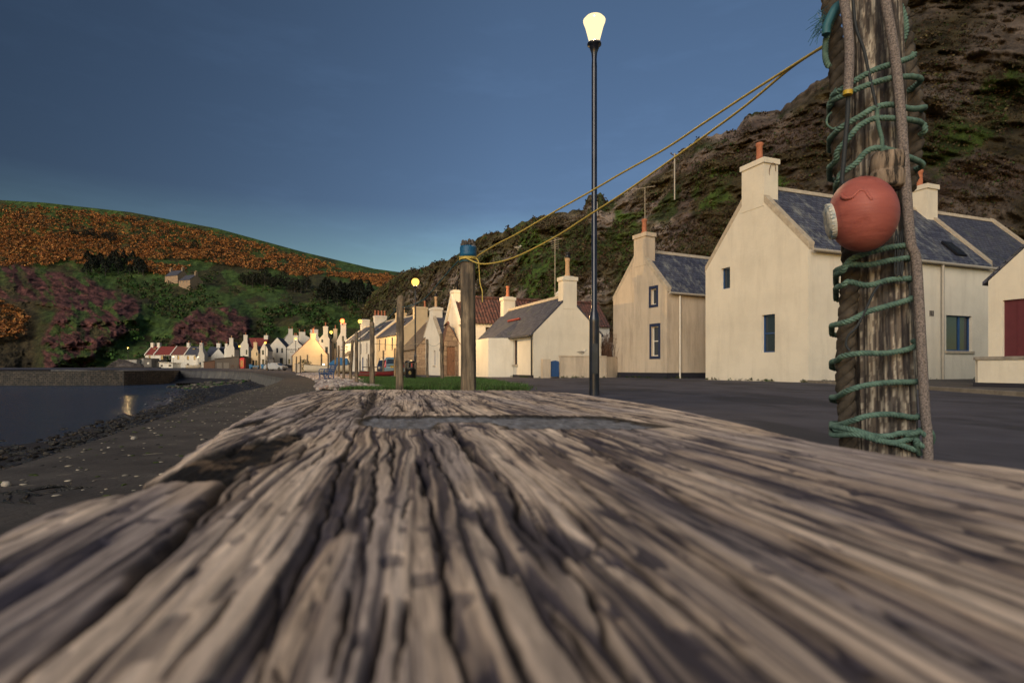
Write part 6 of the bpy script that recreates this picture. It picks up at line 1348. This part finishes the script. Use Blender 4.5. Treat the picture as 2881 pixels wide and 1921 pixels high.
m = MB(); m.tube(catenary(P(1202, 962, 33), P(1243, 958, 26), .25), .008, 5); m.tube(catenary(P(1202, 962, 33), P(1047, 966, 16.6), .1), .006, 5); tag(m.build('clothes_line', M['teal_rope']), 'thin line from the round-topped post across the white gable cottage', 'line')

# ---------------------------------------------------------------- bench
bt = thing('bench', 'blue bench with ornate cast iron ends at the edge of the promenade', 'bench', tuple(P(920, 1075, 28)-Vector((0, 0, 0))), R(70))
bt.location.z = float(gz(np.array(bt.location.x), np.array(28.0)))+.0
def endf(y): 
    def f(m):
        m.tube(smooth([(-.27, y, 0), (-.22, y, .12), (-.24, y, .28), (-.25, y, .40), (-.26, y, .55), (-.20, y, .62), (0, y, .63), (.18, y, .60)], 3), .022, 6)
        m.tube(smooth([(.27, y, 0), (.20, y, .14), (.17, y, .3), (.19, y, .45), (.27, y, .66), (.36, y, .86)], 3), .024, 6)
        m.tube([(-.25, y, .40), (0, y, .37), (.18, y, .39)], .022, 6); m.tube([(-.22, y, .14), (0, y, .2), (.2, y, .14)], .014, 6)
        for cx, cz, r in ((-.13, .29, .07), (.03, .29, .075), (-.1, .5, .07), (.07, .5, .065)): m.tube([(cx+r*math.cos(a*.523), y, cz+r*math.sin(a*.523)) for a in range(13)], .011, 5)
    return f
part(bt, 'end_frame', 'blue_paint', endf(-.7)); part(bt, 'end_frame', 'blue_paint', endf(.7))
part(bt, 'seat', 'blue_paint', lambda m: [m.box((-.25+.1*k, -.72, .40), (-.17+.1*k, .72, .43)) for k in range(4)])
part(bt, 'backrest', 'blue_paint', lambda m: [m.box((.185+.032*k, -.72, .48+.1*k), (.21+.032*k, .72, .555+.1*k)) for k in range(4)])
bt.rotation_euler = (0, 0, R(28))

# ---------------------------------------------------------------- litter bin
bn = thing('litter_bin', 'round black litter bin with a gold emblem in front of the blue car', 'litter bin', (PX(1155, 31), 31, float(gz(np.array(PX(1155, 31)), np.array(31.)))))
part(bn, 'body', 'black', lambda m: m.lathe([(.26, 0), (.28, .04), (.285, .62), (.30, .65), (.28, .68)], 24))
part(bn, 'hood', 'black', lambda m: (m.lathe([(.30, .96), (.315, 1.0), (.29, 1.06), (.15, 1.10), (.02, 1.11)], 24), [m.cbox((.285*math.cos(a), .285*math.sin(a), .82), (.10, .10, .30)) for a in (R(20), R(110), R(200), R(255), R(340))]))
part(bn, 'liner', 'dark_wood', lambda m: m.lathe([(.22, .6), (.22, .94)], 16))
part(bn, 'emblem', 'gold', lambda m: (m.tube([(.02+.062*math.cos(a*.4), -.292, .42+.08*math.sin(a*.4)) for a in range(17)], .014, 5), m.cbox((.005, -.292, .43), (.03, .01, .06)), m.cbox((.03, -.292, .405), (.035, .01, .03))))
part(bn, 'sticker', 'red_paint', lambda m: m.box((.10, -.335, .73), (.15, -.325, .95)))
M['red_sticker'] = flat('red_sticker', (.6, .03, .06), .5)

# ---------------------------------------------------------------- cars
def wheel(t, x, y, r=.31, w=.2):
    Mw = Matrix.Translation((x, y, r)) @ Matrix.Rotation(R(90), 4, 'Y'); m = MB(); m.lathe([(r*.62, -w/2), (r*.95, -w/2), (r, -w*.35), (r, w*.35), (r*.95, w/2), (r*.62, w/2)], 20, M=Mw); wo_ = m.build('wheel', M['tyre'], t)
    m = MB(); m.lathe([(.03, -w*.52), (r*.55, -w*.48), (r*.61, -w*.5), (r*.61, w*.5), (r*.55, w*.48), (.03, w*.52)], 16, M=Mw); m.build('rim', M['kerb'], wo_)
def car(name, label, loc, rz, paint, prof, W=1.72, roofy=None, rear=True, plate=None):
    """profile points (y along car from tail 0 to nose, z); widths taper above the waist"""
    t = thing(name, label, 'car', loc, rz); m = MB(); hw = W/2
    def half(z): return hw*(1-.02*max(0, .5-z)) if z < .95 else hw*(1-(z-.95)*.26)
    n = len(prof); L = max(p[0] for p in prof)
    vs = [(s*half(z), y, z) for s in (-1, 1) for (y, z) in prof]
    vin = [(s*half(z)*.90, y+(.03 if y < L/2 else -.03), z) for s in (-1, 1) for (y, z) in prof]
    m.add(vs, [(i, (i+1) % n, n+(i+1) % n, n+i) for i in range(n)]+[tuple(range(n))[::-1], tuple(range(n, 2*n))])
    b = m.build('body', M[paint], t)
    me = b.data; bm_ = bmesh.new(); bm_.from_mesh(me); bmesh.ops.recalc_face_normals(bm_, faces=bm_.faces); bmesh.ops.bevel(bm_, geom=[e for e in bm_.edges if e.calc_length() > .4 or True], offset=.045, segments=2, affect='EDGES'); bm_.to_mesh(me); bm_.free()
    for x in (-hw+.10, hw-.10):
        for y in (.72, L-.78): wheel(t, x, y)
    return t, half, L
prof = [(.05, .30), (0, .48), (.02, .70), (.10, .98), (.28, 1.42), (.42, 1.56), (1.0, 1.62), (2.0, 1.60), (2.6, 1.45), (3.25, 1.05), (4.0, .86), (4.2, .70), (4.22, .35), (4.1, .25), (.12, .25)]
cb, half, L = car('estate_car', 'pale blue estate car with yellow number plate seen from behind', (-10.35, 50, -.13), R(12), 'car_blue', prof, 1.76)
part(cb, 'rear_window', 'glass', lambda m: m.add([(-.68, .105, 1.02), (.68, .105, 1.02), (.60, .268, 1.44), (-.60, .268, 1.44), (-.68, .13, 1.02), (.68, .13, 1.02), (.60, .295, 1.44), (-.60, .295, 1.44)], [(0, 1, 2, 3), (0, 4, 5, 1), (1, 5, 6, 2), (2, 6, 7, 3), (3, 7, 4, 0)]))
for s in (-1, 1):
    part(cb, 'side_window', 'glass', lambda m: m.add([(s*.875, .55, 1.02), (s*.875, 3.1, 1.02), (s*.80, 2.45, 1.42), (s*.78, .60, 1.50), (s*.84, .55, 1.02), (s*.84, 3.1, 1.02), (s*.76, 2.45, 1.42), (s*.74, .60, 1.50)], [(0, 1, 2, 3), (0, 4, 5, 1), (1, 5, 6, 2), (2, 6, 7, 3), (3, 7, 4, 0)]))
    part(cb, 'tail_light', 'tail_red', lambda m: m.add([(s*.885, -.0, .72), (s*.885, .30, .78), (s*.80, .36, 1.38), (s*.72, .18, 1.36), (s*.70, .03, .95), (s*.72, -.015, .72)], [(0, 1, 2, 3), (0, 3, 4, 5)]))
part(cb, 'bumper', 'car_blue', lambda m: m.box((-.88, -.09, .34), (.88, .06, .58))); part(cb, 'trim', 'black', lambda m: (m.box((-.6, -.02, .87), (.6, .06, .90)), m.box((-.86, -.095, .585), (.86, -.0, .605)), m.box((-.85, -.06, .22), (.85, .1, .335))))
np_ = part(cb, 'number_plate', 'plate_yellow', lambda m: m.box((-.34, -.035, .70), (.24, -.015, .83)))
text_obj('plate_text', 'BV04 GVC', .115, M['black'], np_, (-.05, -.038, .765), (R(90), 0, 0), .002)
prof2 = [(.05, .30), (0, .5), (.05, .78), (.75, .92), (1.45, 1.32), (2.0, 1.42), (3.0, 1.40), (3.7, 1.05), (3.95, .95), (4.05, .5), (4.0, .25), (.12, .25)]
cd, _, _ = car('parked_car', 'dark car parked behind the litter bin, facing the camera', (-12.2, 55, -.1), R(10), 'car_dark', prof2, 1.7)
part(cd, 'windscreen', 'glass', lambda m: m.add([(-.72, .78, .965), (.72, .78, .965), (.62, 1.40, 1.34), (-.62, 1.40, 1.34)], [(0, 1, 2, 3)]))
for s in (-.62, .62): part(cd, 'headlight', 'coping', lambda m: m.lathe([(.02, 0), (.11, .02), (.12, .06)], 10, M=Matrix.Translation((s, -.02, .64)) @ Matrix.Rotation(R(-90), 4, 'X')))
cs_, _, _ = car('parked_van', 'silver-white car parked in front of the yellow two-storey house', (-14.1, 60.5, -.05), R(-62), 'car_silver', [(.05, .3), (0, .5), (.03, .9), (.35, 1.5), (.6, 1.68), (2.6, 1.70), (3.3, 1.1), (3.9, .95), (4.0, .6), (3.95, .25), (.1, .25)], 1.7)
for s in (-1, 1): part(cs_, 'side_window', 'glass', lambda m: m.add([(s*.858, .35, 1.02), (s*.858, 3.1, 1.02), (s*.78, 2.55, 1.52), (s*.78, .55, 1.52), (s*.83, .35, 1.02), (s*.83, 3.1, 1.02), (s*.75, 2.55, 1.52), (s*.75, .55, 1.52)], [(0, 1, 2, 3), (0, 4, 5, 1), (1, 5, 6, 2), (2, 6, 7, 3), (3, 7, 4, 0)]))
# ---------------------------------------------------------------- boats
def boat(name, label, loc, rz, L, W, H, mat, cat='boat', group=None, seats=True, inner='brown_wood'):
    t = thing(name, label, cat, loc, rz, group); n = 14; sec = 7
    def ring(sc, off): 
        out = []
        for i in range(n):
            q = i/(n-1); x = -L/2+L*q; wd = W/2*min(1, (1-q)**.55*1.35+.0)*(.86+.14*min(1, q*4)); sh = .12*H*(2*q-.9)**2
            for k in range(sec*2-1):
                a = math.pi*k/(sec*2-2); y = -math.cos(a)*wd*sc; z = H+sh-(math.sin(a)**.7)*(H-off)*(1-.35*max(0, q-.75)*4*.5); out.append((x, y, z))
        return out
    m = MB(); k_ = sec*2-1; vs = ring(1, 0); m.add(vs, [(i*k_+j, i*k_+j+1, (i+1)*k_+j+1, (i+1)*k_+j) for i in range(n-1) for j in range(k_-1)], True); m.add(vs[:k_], [tuple(range(k_))]); m.build('hull', M[mat], t)
    m = MB(); vs = ring(.93, .06); m.add(vs, [(i*k_+j, (i+1)*k_+j, (i+1)*k_+j+1, i*k_+j+1) for i in range(n-1) for j in range(k_-1)], True); m.build('inside', M[inner], t)
    m = MB(); o_ = ring(1.0, 0); m.tube([Vector(o_[i*k_]) for i in range(n)]+[Vector(o_[i*k_+k_-1]) for i in range(n-1, -1, -1)], .03, 6); m.build('gunwale', M['dark_wood'], t)
    if seats: m = MB(); [m.box((x-.12, -W*.40, H*.62), (x+.12, W*.40, H*.68)) for x in (-L*.3, 0)]; m.build('thwart', M['brown_wood'], t)
    return t
b1 = boat('boat', 'white wooden boat with blue cover, drawn up beside the red-roofed cottage', (PX(920, 62), 62, -.05), R(182), 5.0, 1.7, .85, 'hull_white')
part(b1, 'cover', 'blue_cover', lambda m: m.add([(-2.4, -.8, .9), (-.4, -.82, .9), (-.4, .82, .9), (-2.4, .8, .9), (-2.2, 0, 1.65), (-1.1, 0, 1.75), (-.2, 0, 1.1)], [(0, 1, 5, 4), (1, 6, 5), (1, 2, 6), (2, 3, 4, 5), (2, 5, 6), (3, 0, 4)]))
part(b1, 'keel', 'brown_wood', lambda m: m.box((-2.3, -.06, -.12), (2.0, .06, .06)))
boat('boat', 'dark red dinghy lying on the green in front of the silver car', (PX(1062, 44), 44, float(gz(np.array(-10.4), np.array(44.)))-.02), R(8), 2.6, 1.15, .42, 'hull_red')
b3 = boat('boat', 'upturned-looking reddish dinghy left of the post, low on the shingle edge', (PX(1038, 42), 41, -.18), R(200), 1.5, .8, .28, 'hull_red')
b3['label'] = 'small reddish rowing boat just left of the dark red dinghy'
boat('boat', 'small white boat on the quay in front of the far row', (PX(545, 150), 150, .4), R(15), 3.6, 1.4, .9, 'hull_white')
tb = thing('round_table', 'small dark table standing on the green by the boats', 'table', (PX(1040, 46), 46, -.13)); part(tb, 'tabletop', 'dark_wood', lambda m: m.lathe([(.1, .70), (.6, .70), (.62, .73), (.6, .76), (.1, .77)], 16)); part(tb, 'leg', 'dark_wood', lambda m: m.lathe([(.25, 0), (.06, .06), (.05, .7)], 10))
pt = thing('picnic_table', 'wooden picnic table in front of the timber shed', 'table', tuple(P(663, 1036, 128)))
part(pt, 'tabletop', 'brown_wood', lambda m: m.box((-1, -.4, .72), (1, .4, .77))); part(pt, 'seat', 'brown_wood', lambda m: [m.box((-1, y, .43), (1, y+.25, .47)) for y in (-.8, .55)])
for x in (-.7, .7): part(pt, 'leg', 'brown_wood', lambda m: (m.tube([(x, -.7, 0), (x, -.2, .72)], .04, 4), m.tube([(x, .7, 0), (x, .2, .72)], .04, 4), m.box((x-.03, -.75, .38), (x+.03, .75, .43))))
for x, D, lb in ((739.5, 128, 'blue wheelie bin left of the twin-gabled inn'), (706, 128, 'blue wheelie bin below the yellow gable house')):
    t = thing('wheelie_bin', lb, 'bin', (PX(x, D), D, .35), 0, 'blue bins on the quay'); part(t, 'body', 'blue_cover', lambda m: m.taper(.1, 1.0, (.24, .28), (.31, .36))); part(t, 'lid', 'blue_paint', lambda m: m.box((-.34, -.39, 1.001), (.34, .38, 1.08))); part(t, 'wheel', 'black', lambda m: m.tube([(-.3, .3, .1), (.3, .3, .1)], .1, 10))
bb = thing('bench', 'blue bench on the quay below the small yellow gable house', 'bench', (PX(716, 126), 126, .33)); part(bb, 'seat', 'blue_cover', lambda m: m.box((-.9, -.2, .42), (.9, .25, .48))); part(bb, 'backrest', 'blue_cover', lambda m: [m.box((-.9, .26, .55+.15*k), (.9, .3, .65+.15*k)) for k in range(2)]); [part(bb, 'leg', 'blue_paint', lambda m: m.box((x, -.2, 0), (x+.08, .25, .42))) for x in (-.85, .77)]
nb = thing('notice_board', 'grey notice board on two legs in front of the inn', 'sign', (PX(763.5, 104), 104, .12)); part(nb, 'board', 'shed_grey', lambda m: m.box((-.42, -.04, 1.1), (.42, .04, 2.0))); part(nb, 'leg', 'dark_wood', lambda m: m.box((-.36, .041, -.1), (-.22, .16, 2.1))); part(nb, 'leg', 'dark_wood', lambda m: m.box((.22, .041, -.1), (.36, .16, 2.1)))
vs_ = thing('parked_car', 'pale car half hidden behind the white end of the red-roofed cottage', 'car', (PX(806, 100), 104, .1)); 
bpy.data.objects.remove(vs_)
c9, _, _ = car('parked_car', 'small silver car half hidden behind the corner of the red-roofed cottage', (PX(803, 104), 104, .1), R(75), 'car_silver', prof2, 1.7)
part(c9, 'windscreen', 'glass', lambda m: m.add([(-.72, .78, .965), (.72, .78, .965), (.62, 1.40, 1.34), (-.62, 1.40, 1.34)], [(0, 1, 2, 3)]))
lowwall('cottage_wall', [(PX(832, 70), 70), (PX(846, 69), 69)], 1.05, .25, 'harl_old', 'short grey wall stub between thin posts in front of the red-roofed cottage', .05)
bs = thing('round_bush', 'dark rounded bush in front of the red-roofed cottage', 'bush', (PX(857, 72), 72, 0))
r = np.random.default_rng(19); n = 900; d = r.normal(0, 1, (n, 3)); d /= np.linalg.norm(d, axis=1, keepdims=True); c = d*r.uniform(.5, 1, (n, 1))*np.array([1.0, .8, .85])+np.array([0, 0, .85]); u = r.normal(0, 1, (n, 3)); w_ = r.normal(0, 1, (n, 3)); s = r.uniform(.05, .11, (n, 1)); u /= np.linalg.norm(u, axis=1, keepdims=True); w_ /= np.linalg.norm(w_, axis=1, keepdims=True)
tri_cloud('leaves', np.stack([c-u*s, c+w_*s, c+u*s], 1), None, M['foliage'], bs, col=np.array([(.035, .045, .02)])*r.uniform(.4, 1.8, (n, 1))); part(bs, 'stem', 'dark_wood', lambda m: m.tube([(0, 0, -.1), (0, 0, 1.0)], .06, 5))
# utility pole on the cliff, gulls
up = thing('utility_pole', 'thin pole with a cross arm on the cliff above the beige house', 'pole', tuple(P(1898, 534, 56))); hh = PZ(432, 56)-PZ(534, 56)
part(up, 'pole', 'grey_paint', lambda m: m.tube([(0, 0, -1), (0, 0, hh)], .07, 6)); part(up, 'cross_arm', 'dark_wood', lambda m: (m.tube([(-.35, 0, hh-.05), (.4, 0, hh-.45)], .05, 5), m.lathe([(.02, -.05), (.1, 0), (.02, .1)], 6, (-.35, 0, hh))))
pn = thing('marker_pole', 'short pale pole on the rock pinnacle behind the tall lamp', 'pole', tuple(P(1680, 575, 78)))
part(pn, 'pole', 'white_paint', lambda m: m.tube([(0, 0, -1.5), (0, 0, .35)], .06, 5)) 
def gull(label, p, s=1.0):
    g = thing('gull', label, 'gull', tuple(p), .4, 'gulls resting on the cliff and wall')
    m = MB(); m.tube([(-.24*s, 0, .17*s), (-.15*s, 0, .17*s), (0, 0, .17*s), (.12*s, 0, .20*s), (.17*s, 0, .27*s), (.21*s, 0, .31*s), (.26*s, 0, .30*s), (.31*s, 0, .29*s)], [.01*s, .05*s, .09*s, .075*s, .045*s, .045*s, .025*s, .006*s], 8)
    m.tube([(.0, .03*s, 0), (0, .03*s, .1*s)], .008*s, 4); m.tube([(.0, -.03*s, 0), (0, -.03*s, .1*s)], .008*s, 4); m.build('body', M['white_paint'], g)
    m = MB(); [m.add([(.1*s, y, .24*s), (-.1*s, y*1.05, .25*s), (-.33*s, y*.3, .19*s), (-.1*s, y*1.1, .17*s), (.08*s, y*1.05, .18*s)], [(0, 1, 2, 3, 4)]) for y in (-.09*s, .09*s)]; m.build('wing', M['kerb'], g)
gull('white gull on the garden wall by the tall lamp', P(1637, 1001, 30.1)+Vector((0, 0, 0)), 1.0)
gull('white gull resting on the dark cliff ledge above the pantile roof', P(1457, 704, 84), 2.2)

bpy.context.view_layer.update()

def weeds(name, lines, label, seed):
    r = np.random.default_rng(seed); xs, ys_ = [], []
    for (ax, ay), (bx, by) in lines:
        k = int(math.hypot(bx-ax, by-ay)*14); t = r.uniform(0, 1, k); keep = vn(t*9+seed, t*0, 0, seed) > .45; t = t[keep]; xs.append(ax+(bx-ax)*t+r.normal(0, .03, len(t))); ys_.append(ay+(by-ay)*t+r.normal(0, .03, len(t)))
    x = np.concatenate(xs); y = np.concatenate(ys_); cols = np.array([(.03, .07, .015), (.07, .07, .03), (.04, .05, .02)])[r.integers(0, 3, len(x))]
    clumps(name, x, y, np.zeros(len(x))+.02, r.uniform(.02, .09, len(x)), 10, .35, cols, M['foliage'], label, seed, 1.0)
weeds('wall_foot_weeds', [((8.45, 24.9), (10.35, 19.95)), ((10.45, 19.95), (19, 23.2)), ((5.6, 31.8), (7.6, 27.9)), ((7.7, 27.95), (9.2, 28.7)), ((2.5, 29.6), (5.0, 30.4)), ((1.2, 29.9), (2.0, 29.6)), ((1.0, 29.95), (-2.2, 38.4))], 'small weeds growing along the foot of the house and garden walls', 61)
